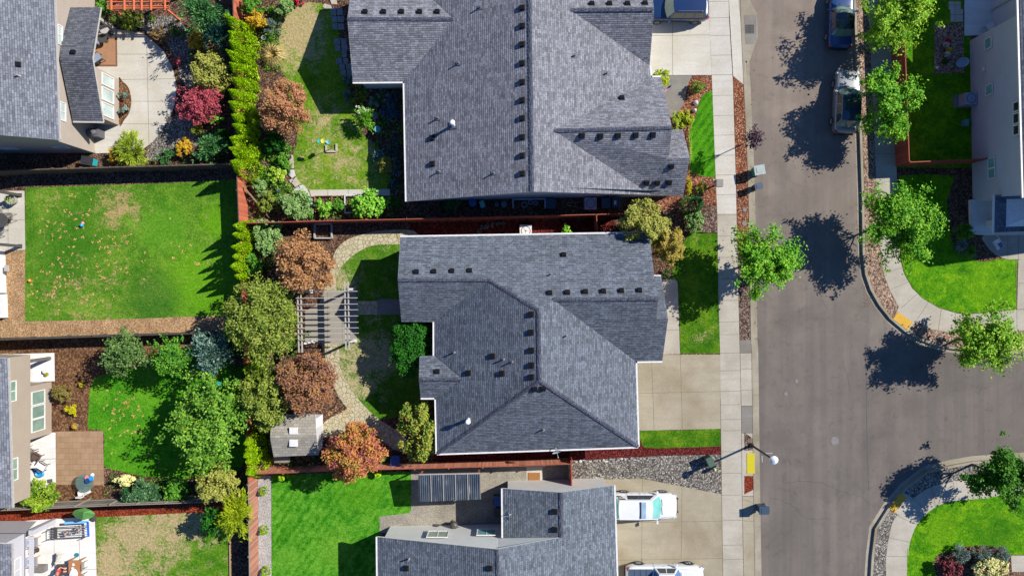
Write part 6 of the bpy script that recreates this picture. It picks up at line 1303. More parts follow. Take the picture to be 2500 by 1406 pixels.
# southwest patios
MB_ = lambda *a: None
tag(MB().prism(g2([(80, 872), (113, 869), (115, 930), (80, 934)]), .016, .03).build('patio_mat', M_cushw), 'pale mat on the small patio beside the tan house post', 'mat')
rtable('small round white table on the small patio of the tan house', 115, 905, .17, .3, M_trim)
pot('tiny potted plant on the small patio edge', 117, 913, .1, .15, M_pg, f_yel, .12); pot('blue pot with yellow plant at the edge of the soil bed', 189, 1038, .17, .3, plain('blue_glaze', (.05, .2, .35), .3), f_gold, .2)
wirechair('slatted brown chair, uppermost on the white patio beside the paver patio', 84, 1098, R(150), M_wick, grp='brown patio chairs')
chair('brown wicker chair on the white patio beside the pavers', 98, 1112, R(150), M_wick, M_wick, .6, .6, grp='brown patio chairs'); chair('wicker chair with white and red cushion on the white patio', 112, 1134, R(-30), M_wick, M_cushw, .6, .6, grp='brown patio chairs')
c = P(99, 1155); t = thing('paddling_pool_toy', 'blue and turquoise inflatable toy on the white patio', 'inflatable', c); MB().lathe(c, [(.28, 0), (.36, .08), (.36, .14), (.28, .2), (.2, .12), (0, .1)], 16, sy=.8).build('ring', plain('pool_blue', (.03, .26, .55), .3), t, smooth=True); MB().box(c + Vector((-.25, .3, .12)), (.4, .35, .1), .5).build('pillow', plain('pool_navy', (.01, .05, .16), .4), t, bevel=.04)
tag(MB().prism(g2([(115, 1170), (128, 1168), (129, 1178), (116, 1179)]), .016, .03).build('door_mat', plain('mat_grey', A('#6f6a66', .6), .9)), 'grey door mat on the white patio near the rose bush', 'mat')
M_tg = NT('tinted_glass', .05, 0, .5); M_tg.b.inputs['Alpha'].default_value = .55; M_tg = M_tg.out((.12, .2, .17))
t = rtable('round glass table with blue and red things on it, on the paver patio', 221, 1172, .68, .74, M_tg, M_steel)
for i, (dx, dy, m_, s_, lb, nm) in enumerate(((-4, 2, 'pool_navy', .22, 'dark blue', 'bag'), (5, -4, 'pool_blue', .2, 'bright blue', 'bag'), (-7, -6, 'ball_pink', .16, 'red', 'bowl'), (7, -12, 'white_cushion', .14, 'white', 'bowl'))):
    c = P(220 + dx, 1170 + dy, .75); tag(MB().lathe(c, [(s_ * .6, 0), (s_, s_ * .5), (s_ * .8, s_ * .8), (0, s_ * .7)], 12).build(nm, MATS[m_]), f'{lb} {nm} on the round glass table', nm)
for x, y, a, l_ in ((207, 1199, 90, 'left'), (221, 1192, 120, 'right')):
    t = thing('patio_chair', f'white moulded chair below the glass table, {l_} of two', 'chair', P(x, y), R(a), 'white moulded chairs'); MB().lathe((0, 0, .4), [(.05, 0), (.26, .02), (.27, .05), (0, .04)], 18, sx=1.1).build('seat', M_trim, t, local=True); mb = MB(); mb.box((-.24, 0, .62), (.08, .42, .42)); mb.build('backrest', M_trim, t, local=True, bevel=.03)
    for q in ((.18, .16), (.18, -.16), (-.18, .16), (-.18, -.16)): MB().bar((q[0], q[1], 0), (q[0] * .8, q[1] * .8, .42), .03, .03).build('leg', M_steel, t, local=True)
# bottom left patio: swing seat, umbrella, cushioned chairs, fire table, people
t = thing('closed_umbrella', 'tilted green patio umbrella beside the red bark bed', 'umbrella', P(222, 1262)); mb = MB(); c = P(204, 1254, 1.9); tip = c + Vector((.2, .25, .35)); ring_ = [c + Vector((math.cos(a) * .85, math.sin(a) * .42, .12 * math.sin(3 * a))) for a in [2 * math.pi * k / 8 for k in range(8)]]
for i in range(8): mb.face([ring_[i], ring_[(i + 1) % 8], tip]); mb.face([ring_[(i + 1) % 8] - Vector((0, 0, .02)), ring_[i] - Vector((0, 0, .02)), tip - Vector((0, 0, .03))])
mb.build('canopy', plain('umbrella_green', A('#63a04e', .6), .8), t); b = P(228, 1264); MB().bar(b, (tip.x, tip.y, tip.z), .05, .05).lathe(b, [(.28, 0), (.28, .06), (.05, .1), (.05, .3)], 14).build('pole', M_steel, t)
t = thing('swing_seat', 'steel framed swing seat with blue edging and two patterned pillows', 'swing seat', P(168, 1300)); z1 = .55
mb = MB(); 
for y in (1288, 1294, 1300, 1306, 1312): mb.bar(P(126, y + 1, z1), P(214, y - 3, z1), .035, .03)
mb.build('seat_bars', M_gut, t); mb = MB(); mb.tube([P(124, 1289, .7), P(122, 1292, .7), P(122, 1311, .7), P(124, 1315, .7), P(215, 1309, .7)], .025, 6); mb.tube([P(124, 1288, .7), P(216, 1282, .7)], .025, 6); mb.build('frame', M_steel, t)
for x, y in ((126, 1290), (126, 1312), (212, 1286), (212, 1308)): MB().bar(P(x, y), P(x, y) + Vector((0, 0, .7)), .04, .04).build('leg', M_steel, t)
MB().bar(P(214, 1273, .8), P(216, 1309, .8), .14, .06).build('edging', plain('edging_blue', (.01, .12, .62), .4), t); MB().bar(P(157, 1276, .8), P(214, 1273, .8), .16, .06).build('edging', plain('edging_cyan', (.15, .42, .75), .4), t)
pm = chips('patterned_fabric', [A('#c9bfbb', .7), A('#5c504e', .7), A('#9a8d8a', .7)], 14, 0)
for x, y, a in ((163, 1301, 20), (191, 1292, 40)): mb = MB(); mb.box(P(x, y, z1 + .1), (.45, .42, .12), R(a)); mb.build('pillow', pm, t, bevel=.05)
MB().box(P(136, 1300, z1 + .05), (.22, .85, .06)).build('footboard', M_steel, t)
chair('wood framed chair with blue-grey cushion, upper one beside the pale house', 91, 1318, R(0), M_tan, M_cush, .72, .66, grp='wood framed chairs'); chair('wood framed chair with blue-grey cushion, lower one beside the pale house', 90, 1365, R(0), M_tan, M_cush, .72, .66, grp='wood framed chairs')
rtable('small round table between the two wood framed chairs', 90, 1341, .22, .45, M_steel)
tag(MB().box(P(100, 1386, .22), (.8, .5, .44)).build('fire_table', plain('slate', A('#8b8782', .62), .7), bevel=.02), 'grey rectangular fire table below the wood framed chairs', 'fire table')
c = P(29, 1268); 
c = P(189, 1353); t = thing('water_bowl', 'teal round bowl on the bottom left patio near the white dog', 'bowl', c); MB().lathe(c, [(.13, 0), (.17, .1), (.165, .1), (.14, .05), (0, .04)], 20).build('bowl', plain('bowl_teal', (.01, .19, .26), .3), t)
t = thing('dining_table', 'brown wooden dining table on the bottom left patio', 'table', P(183, 1395)); c = P(183, 1396, .74)
mb = MB()
for i in range(8): mb.box((c.x - .42 + i * .12, c.y - .05, .73), (.112, 1.9, .035))
mb.build('table_top', plain('orange_brown_wood', A('#c58a5c', .62), .6), t)
for dx in (-.38, .38):
    for dy in (.85, -.9): MB().bar((c.x + dx, c.y + dy, 0), (c.x + dx, c.y + dy, .71), .07, .07).build('leg', MATS['orange_brown_wood'], t)
M_rod = plain('grey_rod', A('#8b8580', .7), .6)
for nm, y in (('upper', 1374), ('lower', 1402)): wirechair(f'light metal chair on the right side of the dining table, {nm} one', 207, y, R(180), M_rod, grp='metal dining chairs')
tag(MB().prism(g2([(148, 1371), (168, 1370), (168, 1398), (150, 1400)]), .40, .44).bar(P(150, 1384, 0), P(150, 1384, .4), .05, .05).bar(P(166, 1384, 0), P(166, 1384, .4), .05, .05).build('bench_seat', M_steel), 'dark bench seat under the person in red', 'bench')
mb = MB(); c = P(180, 1400, .78); rg = random.Random(4)
mb.lathe(c, [(.36, -.02), (.33, .05), (.22, .12), (.1, .16), (0, .17)], 14, sy=1.2); o = mb.build('crumpled_cloth', M_cushw, smooth=True, weld=True, subd=1)
for v in o.data.vertices: v.co += Vector((rg.uniform(-.05, .05), rg.uniform(-.05, .05), rg.uniform(-.03, .04)))
tag(o, 'crumpled white cloth lying on the brown dining table', 'cloth')
for x, y, l_ in ((180, 1377, 'upper'), (178, 1386, 'lower')): c = P(x, y, .75); tag(MB().lathe(c, [(.05, 0), (.1, .015), (.11, .03), (0, .02)], 14).build('plate', M_trim), f'small white plate on the brown table, {l_} of two', 'plate')
# ---- skinned figures
def skin(name, nodes, edges, m, parent=None, sub=2, root=0):
    me = bpy.data.meshes.new(name); off = wloc(parent) if parent else Vector((0, 0, 0))
    me.from_pydata([Vector(n[:3]) - off for n in nodes], edges, []); o = bpy.data.objects.new(name, me); C.objects.link(o)
    s_ = o.modifiers.new('skin', 'SKIN'); s_.use_smooth_shade = True
    for i, n in enumerate(nodes): v = me.skin_vertices[0].data[i]; v.radius = (n[3], n[4] if len(n) > 4 else n[3]); v.use_root = (i == root)
    d = o.modifiers.new('sub', 'SUBSURF'); d.levels = sub; d.render_levels = sub; me.materials.append(m)
    if parent: o.parent = parent
    return o
M_skin = plain('skin', (.52, .27, .18), .6, var=.05); M_shirt = plain('red_shirt', (.50, .035, .05), .8, var=.15); M_shorts = plain('black_shorts', (.03, .025, .03), .9); M_hair = plain('light_hair', (.30, .19, .11), .8, var=.3, scale=40)
b = P(158, 1384); X_, Y_ = b.x, b.y; pe = thing('person', 'seated person in a red shirt leaning towards the brown table with bare arms', 'person', (X_, Y_, 0))
# one continuous body: pelvis, spine, neck, arms and legs
nd = [(X_ - .02, Y_, .52, .15, .13), (X_ + .03, Y_, .72, .14, .12), (X_ + .10, Y_, .95, .15, .115), (X_ + .15, Y_, 1.06, .06), (X_ + .19, Y_, 1.12, .055),
      (X_ + .09, Y_ + .19, .99, .06), (X_ + .22, Y_ + .33, .84, .042), (X_ + .42, Y_ + .26, .81, .032), (X_ + .50, Y_ + .20, .80, .036, .02),
      (X_ + .08, Y_ - .19, .99, .06), (X_ + .04, Y_ - .36, .82, .042), (X_ + .22, Y_ - .42, .79, .032), (X_ + .30, Y_ - .43, .785, .036, .02),
      (X_ + .02, Y_ + .1, .5, .09), (X_ + .40, Y_ + .12, .50, .065), (X_ + .42, Y_ + .13, .12, .042), (X_ + .52, Y_ + .14, .05, .035),
      (X_ + .02, Y_ - .1, .5, .09), (X_ + .40, Y_ - .12, .50, .065), (X_ + .42, Y_ - .13, .12, .042), (X_ + .52, Y_ - .14, .05, .035)]
ed = [(0, 1), (1, 2), (2, 3), (3, 4), (2, 5), (5, 6), (6, 7), (7, 8), (2, 9), (9, 10), (10, 11), (11, 12), (0, 13), (13, 14), (14, 15), (15, 16), (0, 17), (17, 18), (18, 19), (19, 20)]
for (ix, sx) in ((8, 1), (12, 1)):           # five fingers each
    h_ = nd[ix]
    for k, (dy, L) in enumerate(((-.03, .07), (-.012, .085), (.008, .08), (.028, .065))):
        nd.append((h_[0] + .04 + L * .5, h_[1] + dy, h_[2] - .002, .009)); nd.append((h_[0] + .04 + L, h_[1] + dy * 1.2, h_[2] - .014, .007)); ed += [(ix, len(nd) - 2), (len(nd) - 2, len(nd) - 1)]
    s_ = -1 if ix == 8 else 1; nd.append((h_[0] + .03, h_[1] + s_ * .05, h_[2] - .005, .011)); ed.append((ix, len(nd) - 1))
skin('body', nd, ed, M_skin, pe)
skin('shirt', [(X_ - .01, Y_, .55, .175, .16), (X_ + .04, Y_, .74, .165, .15), (X_ + .10, Y_, .95, .175, .14), (X_ + .13, Y_, 1.02, .09), (X_ + .10, Y_ + .17, .985, .085), (X_ + .15, Y_ + .25, .92, .07), (X_ + .08, Y_ - .17, .985, .085), (X_ + .07, Y_ - .26, .92, .07)], [(0, 1), (1, 2), (2, 3), (2, 4), (4, 5), (2, 6), (6, 7)], M_shirt, pe)
skin('shorts', [(X_ - .03, Y_, .5, .17, .14), (X_ + .02, Y_ + .1, .5, .11), (X_ + .28, Y_ + .12, .51, .085), (X_ + .02, Y_ - .1, .5, .11), (X_ + .28, Y_ - .12, .51, .085)], [(0, 1), (1, 2), (0, 3), (3, 4)], M_shorts, pe)
hc = Vector((X_ + .24, Y_, 1.22)); mb = MB(); mb.lathe(hc, [(0, -.125), (.05, -.11), (.07, -.06), (.078, 0), (.075, .06), (.05, .1), (0, .115)], 16, sx=1.15); hd = mb.build('head', M_skin, pe, smooth=True, weld=True)
mb = MB(); mb.lathe(hc + Vector((.095, 0, -.03)), [(0, -.02), (.014, -.015), (.01, .02), (0, .03)], 8); mb.lathe(hc + Vector((0, .082, -.02)), [(0, -.03), (.014, 0), (0, .03)], 8); mb.lathe(hc + Vector((0, -.082, -.02)), [(0, -.03), (.014, 0), (0, .03)], 8); mb.build('face_feature', M_skin, hd) if False else mb.build('nose_and_ears', M_skin, hd, smooth=True)
mb = MB(); [mb.lathe(hc + Vector((.082, s_ * .03, .0)), [(0, -.009), (.009, 0), (0, .009)], 8) for s_ in (-1, 1)]; mb.build('eyes', M_blk, hd)
mb = MB(); mb.lathe(hc + Vector((-.012, 0, .012)), [(.084, -.03), (.088, .03), (.078, .07), (.05, .105), (0, .12)], 16, sx=1.12); mb.build('hair', M_hair, pe, smooth=True, weld=True)
# dog
M_dog = plain('white_fur', A('#e2dcd0', .62), .95, var=.12, scale=14); b = P(152, 1357); X_, Y_ = b.x, b.y; dgx = lambda f, l, z: (X_ + .10 * f * 1.0 + l, Y_ + f * .46, z)
dog = thing('dog', 'large white dog standing on the bottom left patio, head towards the swing seat', 'dog', (X_, Y_, 0))
nd = [dgx(-.75, -.06, .52) + (.13, .14), dgx(-.3, 0, .55) + (.12, .13), dgx(.25, .02, .54) + (.145, .17), dgx(.6, .03, .58) + (.12, .13), dgx(.82, .06, .68) + (.085,), dgx(1.0, .1, .76) + (.085, .08), dgx(1.16, .15, .74) + (.05, .045), dgx(1.3, .2, .72) + (.032,),
      dgx(-1.02, -.1, .5) + (.04,), dgx(-1.25, -.18, .42) + (.035,), dgx(-1.45, -.22, .38) + (.02,)]
ed = [(0, 1), (1, 2), (2, 3), (3, 4), (4, 5), (5, 6), (6, 7), (0, 8), (8, 9), (9, 10)]
for s_ in (-1, 1):
    i = len(nd); nd += [dgx(.48, .03 + s_ * .1, .42) + (.06,), dgx(.5, .03 + s_ * .11, .22) + (.035,), dgx(.48, .03 + s_ * .11, .06) + (.03,), dgx(.58, .04 + s_ * .11, .03) + (.032,)]; ed += [(3, i), (i, i + 1), (i + 1, i + 2), (i + 2, i + 3)]
    i = len(nd); nd += [dgx(-.7, -.06 + s_ * .1, .42) + (.08,), dgx(-.55, -.05 + s_ * .11, .30) + (.05,), dgx(-.85, -.07 + s_ * .11, .18) + (.03,), dgx(-.8, -.07 + s_ * .11, .05) + (.028,), dgx(-.7, -.06 + s_ * .11, .03) + (.03,)]; ed += [(0, i), (i, i + 1), (i + 1, i + 2), (i + 2, i + 3), (i + 3, i + 4)]
for s_ in (-1, 1): i = len(nd); nd += [dgx(.98, .1 + s_ * .08, .80) + (.03,), dgx(.92, .1 + s_ * .13, .74) + (.018,)]; ed += [(5, i), (i, i + 1)]
skin('body', nd, ed, M_dog, dog, root=1); n_ = Vector(dgx(1.37, .225, .735)); MB().lathe(n_, [(0, -.02), (.02, 0), (0, .02)], 10).build('nose', M_blk, dog, smooth=True)
for s_ in (-1, 1): n_ = Vector(dgx(1.13, .15 + s_ * .04, .79)); MB().lathe(n_, [(0, -.012), (.012, 0), (0, .012)], 8).build('eye', M_blk, dog, smooth=True)
# ================================================================ north garden things
M_stone = plain('pale_stone', A('#cdbfaa', .62), .9, var=.2, scale=5); M_stonew = plain('white_stone', A('#dedcd8', .62), .9, var=.12, scale=5); M_stoneg = plain('grey_stone', A('#9a9ba0', .6), .9, var=.2, scale=5)
def stone(label, pts, h, m, name='paving_stone', grp=None, cat='stone'):
    o = MB().prism(g2(pts), -.01, h).build(name, m, bevel=.03); tag(o, label, cat, grp); return o
SG_ = 'stepping stones beside the north house'
rg = random.Random(11); y = 28; path = [(822, 30), (824, 48), (825, 66), (829, 84), (831, 102), (833, 118), (832, 134), (836, 150), (843, 164), (846, 178)]
for (x, y) in path:
    for s_ in (-1, 1):
        if rg.random() < .85:
            w_ = rg.uniform(6.5, 8); hh = rg.uniform(7.2, 8.6); cx_ = x + s_ * 8; stone('pale stepping stone in the shaded curved path beside the north house', [(cx_ - w_, y - hh), (cx_ + w_ - rg.uniform(0, 2), y - hh + rg.uniform(0, 2)), (cx_ + w_, y + hh - 1), (cx_ - w_ + rg.uniform(0, 2), y + hh)], .035, M_stoneg, 'stepping_stone', SG_)
for pts, l_ in (([(792, 10), (808, 14), (812, 24), (796, 24), (788, 18)], 'pale flat stone at the top edge of the north garden'), ([(806, 0), (822, 2), (824, 12), (810, 12)], 'pale flat stone on the top picture edge')): stone(l_, pts, .05, M_stone)
SE = 'edging stones of the north lawn'
for i, (pts, m) in enumerate((([(708, 378), (716, 380), (718, 412), (705, 412)], M_stone), ([(707, 416), (718, 415), (722, 430), (714, 436), (706, 428)], M_stonew), ([(707, 440), (714, 437), (716, 445), (709, 447)], M_stone), ([(722, 433), (736, 449), (722, 458), (712, 446)], M_stone),
        ([(714, 466), (728, 456), (734, 462), (740, 472), (726, 476)], M_stonew), ([(731, 454), (741, 452), (752, 466), (758, 480), (748, 480), (738, 470)], M_stonew), ([(752, 484), (768, 486), (768, 494), (756, 490)], M_stonew), ([(752, 492), (767, 496), (768, 506), (760, 508)], M_stonew))):
    stone(f'{("pale", "white")[m is M_stonew]} edging stone number {i + 1} from the top beside the north lawn'.replace(f' number {i + 1} from the top', (' highest', ' with rounded top', ' smallest', ' square', ' leftmost of the white corner', ' largest of the white corner', ' short, under the path', ' lowest, among the leaves')[i]), pts, .09, m, 'edging_stone', SE)
for x, y, r, l_ in ((1699, 251, .2, 'white boulder between bark and the north front lawn'), (1696, 270, .16, 'long pale boulder below the white one beside the front lawn')): c = P(x, y, .1); mb = MB(); mb.lathe(c, [(0, -.15), (r, -.1), (r * .9, .08), (r * .5, .18), (0, .2)], 9); tag(mb.build('boulder', M_stonew, smooth=False, weld=True, bevel=.03), l_, 'boulder')
rg = random.Random(5)
for i in range(26):                          # boulder pile in the shaded corner
    x, y, r = rg.uniform(905, 950), rg.uniform(218, 292), rg.uniform(.1, .24); c = P(x, y, .1); mb = MB(); mb.lathe(c, [(0, -.12), (r, -.06), (r * .85, .1), (r * .4, .17), (0, .18)], 7); o = mb.build('boulder', M_stoneg, weld=True, bevel=.02); o.data.transform(Matrix.Identity(4)); tag(o, 'grey boulder in the shaded stone pile at the inner corner of the north house', 'boulder', 'boulders in the shaded stone pile')
t = thing('raised_bed', 'white framed raised bed below the north garden path', 'raised bed', P(866, 500)); f = MB()
for a, b in (((844, 478), (890, 477)), ((844, 478), (845, 521)), ((845, 521), (890, 520)), ((890, 477), (890, 520))): MB().bar(P(*a) + Vector((0, 0, .3)), P(*b) + Vector((0, 0, .3)), .08, .1).build('rail', M_post, t)
for p in ((844, 478), (845, 521), (890, 477), (890, 520)): MB().bar(P(*p), P(*p) + Vector((0, 0, .34)), .09, .09).build('post', M_post, t)
M_bw = plain('bed_timber', A('#a87f62', .62), .8)
for nm, x0, x1 in (('left', 770, 811), ('right', 812, 842)):
    t = thing('raised_bed', f'brown timber raised bed left of the white one, {nm} hand of two', 'raised bed', P((x0 + x1) / 2, 500))
    for a, b in (((x0, 480), (x1, 479)), ((x0, 518), (x1, 517)), ((x0, 480), (x0, 518)), ((x1, 479), (x1, 517))): MB().bar(P(*a) + Vector((0, 0, .12)), P(*b) + Vector((0, 0, .12)), .06, .24).build('board', M_bw, t)
for nm, a, b in (('upper', (602, 456), (652, 522)), ('lower', (607, 461), (662, 535))): tag(MB().bar(P(*a) + Vector((0, 0, .9)), P(*b) + Vector((0, 0, .1)), .09, .09).build('timber_pole', plain('pole_wood', A('#a88d70', .6), .8)), f'long leaning timber pole in the north garden corner, {nm} of two', 'pole')
t = thing('raised_bed', 'square planter frame above the rust-orange tree', 'raised bed', P(792, 565))
for a, b in (((770, 548), (811, 547)), ((770, 582), (812, 582)), ((811, 547), (812, 582)), ((770, 548), (770, 582))): MB().bar(P(*a) + Vector((0, 0, .15)), P(*b) + Vector((0, 0, .15)), .1, .3).build('board', M_pg, t)
# spinner and block on the north lawn
t = thing('garden_spinner', 'wind spinner with turquoise and yellow cups on the north lawn', 'garden ornament', P(812, 362)); b = P(812, 362); MB().bar(b, b + Vector((0, 0, 2.1)), .03, .03).build('pole', M_steel, t)
for i, (dx, dz, m_) in enumerate(((-.55, 1.9, 'pool_blue'), (-.25, 1.95, 'ball_y'), (.1, 1.6, 'pool_cup'), (-.1, 1.3, 'ball_g'))):
    m_ = {'pool_blue': plain('cup_teal', (.02, .35, .35), .4), 'ball_y': plain('cup_yellow', (.7, .6, .05), .4), 'pool_cup': plain('cup_blue', (.15, .4, .5), .4), 'ball_g': plain('cup_green', (.3, .5, .05), .4)}[m_]
    c = b + Vector((dx * .8, .12, dz)); MB().lathe(c, [(0, -.12), (.13, -.05), (.16, .05), (0, .0)], 12).build('cup', m_, t, smooth=True); MB().bar(b + Vector((0, 0, dz)), c, .02, .02).build('arm', M_steel, t)
t = thing('stone_planter', 'low square stone planter on the north lawn by the spinner', 'planter', P(810, 366))
for a, b in (((797, 371), (822, 371)), ((822, 352), (822, 371)), ((797, 355), (797, 371))): MB().bar(P(*a) + Vector((0, 0, .07)), P(*b) + Vector((0, 0, .07)), .12, .14).build('board', M_stone, t)
pot('black pot on the edging stone of the north lawn', 709, 385, .17, .3, M_steel); pot('black pot with a plant among the shrubs left of the white corner stones', 683, 467, .17, .3, M_steel, f_grey, .14); pot('white pot at the foot of the grey lavender-like bush', 647, 96, .18, .32, M_trim)
c = P(926, 321); t = thing('bird_bath', 'round teal bird bath in the shaded bed of the north house', 'bird bath', c); MB().lathe(c, [(.15, 0), (.07, .1), (.06, .6), (.24, .72), (.25, .74), (.22, .74), (0, .68)], 20).build('basin', plain('bath_teal', (.08, .25, .3), .4), t)
# ================================================================ narrow side yard between the houses
M_pl = plain('pale_plastic', A('#a9b4c4', .7), .5)
def ac(label, px, py, m=M_pl, s_=.9):
    c = P(px, py); t = thing('air_conditioner', label, 'air conditioner', c); MB().box(c + Vector((0, 0, .42)), (s_, s_, .8)).build('cabinet', m, t, bevel=.12); MB().lathe(c + Vector((0, 0, .815)), [(s_ * .4, 0), (s_ * .4, .012), (s_ * .35, .012), (s_ * .35, .003), (0, .003)], 24).build('fan_ring', M_steel, t)
    mb = MB(); [mb.bar(c + Vector((0, 0, .835)), c + Vector((math.cos(a) * s_ * .34, math.sin(a) * s_ * .34, .835)), .1, .01) for a in (.3, 1.87, 3.44, 5.0)]; mb.build('fan', m, t); return t
ac('pale air conditioner unit in the narrow side yard', 1439, 500); ac('white air conditioner unit showing above the eave of the central house', 1283, 566, M_trim); ac('blue-lit air conditioner unit against the wall of the blue-grey house', 2354, 248)
MB_o = MB().prism(g2([(2326, 233), (2364, 233), (2364, 264), (2326, 264)]), 0, .06).build('unit_slab', M_grey); tag(MB_o, 'concrete slab under the shaded air conditioner', 'slab')
c = P(1155, 498); t = thing('water_barrel', 'blue round topped barrel in the narrow side yard', 'barrel', c); MB().lathe(c, [(.25, 0), (.3, .3), (.29, .7), (.3, .75), (0, .78)], 20).build('barrel', M_cl[3], t); c = P(1178, 501)
tag(MB().box(c + Vector((0, 0, .3)), (.35, .5, .6), .3).build('watering_can_box', plain('side_green', (.1, .4, .35), .5), bevel=.06), 'green and white container right of the blue barrel', 'container')
for i, (x, y, r_) in enumerate(((1213, 501, .15), (1231, 500, .22))): c = P(x, y); t = thing('bucket', ('small grey bucket', 'larger pale rimmed bucket')[i] + ' in the narrow side yard', 'bucket', c); MB().lathe(c, [(r_ * .75, 0), (r_, .32), (r_ * .9, .32), (r_ * .7, .05), (0, .04)], 16).build('bucket', M_pl, t)
t = thing('utility_cart', 'blue-grey framed potting table with hoses in the narrow side yard', 'table', P(1290, 500))
for a, b in (((1252, 487), (1331, 486)), ((1252, 487), (1253, 508)), ((1331, 486), (1331, 508))): MB().bar(P(a[0], a[1], .7), P(b[0], b[1], .7), .1, .06).build('rail', M_pl, t)
for p in ((1252, 487), (1331, 486), (1253, 508), (1331, 508)): f = P(p[0], p[1], .7); MB().bar((f.x, f.y, 0), (f.x, f.y, .7), .06, .06).build('leg', M_pl, t)
mb = MB()
for x, y, r_ in ((1295, 494, .16), (1308, 496, .14), (1280, 500, .2)): c = P(x, y, .6); mb.tube([c + Vector((math.cos(a) * r_, math.sin(a) * r_, 0)) for a in [2 * math.pi * k / 14 for k in range(15)]], .025, 6)
mb.build('hose_coil', M_pl, t)
t = thing('wooden_trestle', 'open wooden trestle ladder lying in the narrow side yard', 'ladder', P(1400, 500))
for a, b in (((1381, 497), (1426, 492)), ((1381, 501), (1425, 510)), ((1403, 494), (1404, 506))): MB().bar(P(*a) + Vector((0, 0, .1)), P(*b) + Vector((0, 0, .12)), .05, .05).build('rail', plain('trestle_wood', A('#b59a7c', .62), .8), t)
tag(MB().box(P(1345, 499, .3), (.7, .75, .6)).build('crate', M_cl[2], bevel=.03), 'dark crate right of the potting table in the side yard', 'crate')
# ================================================================ satellite dishes, flags, east side bits
def dish(label, px, py, z, rz, tilt, r=.33):
    c = P(px, py, z); t = thing('satellite_dish', label, 'satellite dish', c, rz); mb = MB(); M = Matrix.Rotation(tilt, 4, 'Y'); rr_ = [[M @ Vector((r * s_ * math.cos(a), r * s_ * math.sin(a) * 1.05, .16 * s_ * s_ * r / .33 - .1)) + Vector((0, 0, .45)) for a in [2 * math.pi * k / 20 for k in range(20)]] for s_ in (.02, .5, .8, 1)]
    for a, b in zip(rr_, rr_[1:]):
        for k in range(20): mb.face([a[k], a[(k + 1) % 20], b[(k + 1) % 20], b[k]])
    mb.build('reflector', plain('dish_grey', A('#aeb8bc', .7), .5), t, local=True, smooth=True, weld=True); MB().tube([(-.3, 0, -.1), (-.2, 0, .2), (0, 0, .38)], .03, 8).build('mast', M_pipe, t, local=True); tip = M @ Vector((.05, 0, .42)) + Vector((0, 0, .4))
    MB().tube([M @ Vector((-r, 0, .0)) + Vector((0, 0, .42)), tip], .015, 6).box(tip, (.1, .06, .06)).build('feed_arm', M_pipe, t, local=True)
dish('satellite dish hanging over the bottom eave of the central house', 1358, 1098, 3.4, R(-75), R(65)); dish('satellite dish on the low roof edge of the south house', 1240, 1253, 3.45, R(180), R(60), .3)
def flag(label, a, b, stripes, canton, corner, name='flag'):
    """flag hanging along the outer half of a slanting pole from a to b"""
    t = thing(name, label, 'flag', a); MB().tube([a, b], .022, 8).build('pole', M_pipe, t); d = (b - a); mb = MB(); L = d.length; u = d.normalized(); n = 13; o = a + d * .42; w_ = L * .55; h_ = .62; drop = Vector((-.12, -.28, -.52)).normalized()
    for i in range(n):
        s0, s1 = i / n, (i + 1) / n
        for j in range(6):
            f0, f1 = j / 6, (j + 1) / 6; wv_ = lambda f, s_: Vector((0, 0, .05 * math.sin(f * 7 + s_ * 2)))
            mi = 2 if (s0 > .46 and f0 < .42) else i % 2
            q = [o + u * w_ * s0 + drop * h_ * f0 + wv_(f0, s0), o + u * w_ * s1 + drop * h_ * f0 + wv_(f0, s1), o + u * w_ * s1 + drop * h_ * f1 + wv_(f1, s1), o + u * w_ * s0 + drop * h_ * f1 + wv_(f1, s0)]; mb.face(q, mi)
    mb.build('cloth', [stripes[0], stripes[1], canton], t)
M_fr = plain('flag_red', (.5, .03, .05), .8); M_fw = plain('flag_white', (.7, .7, .72), .8); M_fn = plain('flag_navy', (.02, .03, .12), .8); M_fb = plain('flag_blue', (.03, .07, .3), .8)
flag('red white and navy striped flag on a pole at the north house porch', P(1608, 222, 2.3), P(1642, 206, 2.5), (M_fr, M_fw), M_fn, 0)
flag('blue and white striped flag on a pole at the shaded porch of the blue-grey house', P(2430, 568, 2.6), P(2452, 601, 2.7), (M_fw, M_fb), M_fb, 0)
MB().box(P(1270 + 34, 1163, .04), (.9, .6, .03)).build('door_mat', plain('coir_mat', A('#b07b48', .6), .95)); tag([o for o in bpy.data.objects if o.name.startswith('door_mat')][-1], 'brown door mat on the white slab of the south house side door', 'mat')
c = P(1110, 1274); t = thing('barbecue_kettle', 'black round kettle grill beside the pale wall of the south house', 'grill', c); MB().lathe(c, [(.05, .35), (.2, .42), (.3, .6), (.31, .72), (.26, .86), (.12, .94), (0, .95)], 20).build('kettle', M_steel, t, smooth=True)
for a in (0, 2.1, 4.2): MB().bar(c + Vector((math.cos(a) * .25, math.sin(a) * .25, 0)), c + Vector((math.cos(a) * .1, math.sin(a) * .1, .42)), .025, .025).build('leg', M_steel, t)
c = P(1068, 1279); t = thing('bicycle_pump_stand', 'small dark hose reel on the wall foot left of the kettle grill', 'hose reel', c); MB().tube([c + Vector((math.cos(a) * .16, 0, .3 + math.sin(a) * .16)) for a in [2 * math.pi * k / 14 for k in range(15)]], .035, 6).build('coil', M_steel, t); MB().bar(c + Vector((-.3, 0, .05)), c + Vector((.35, 0, .1)), .05, .05).build('stand', M_steel, t)
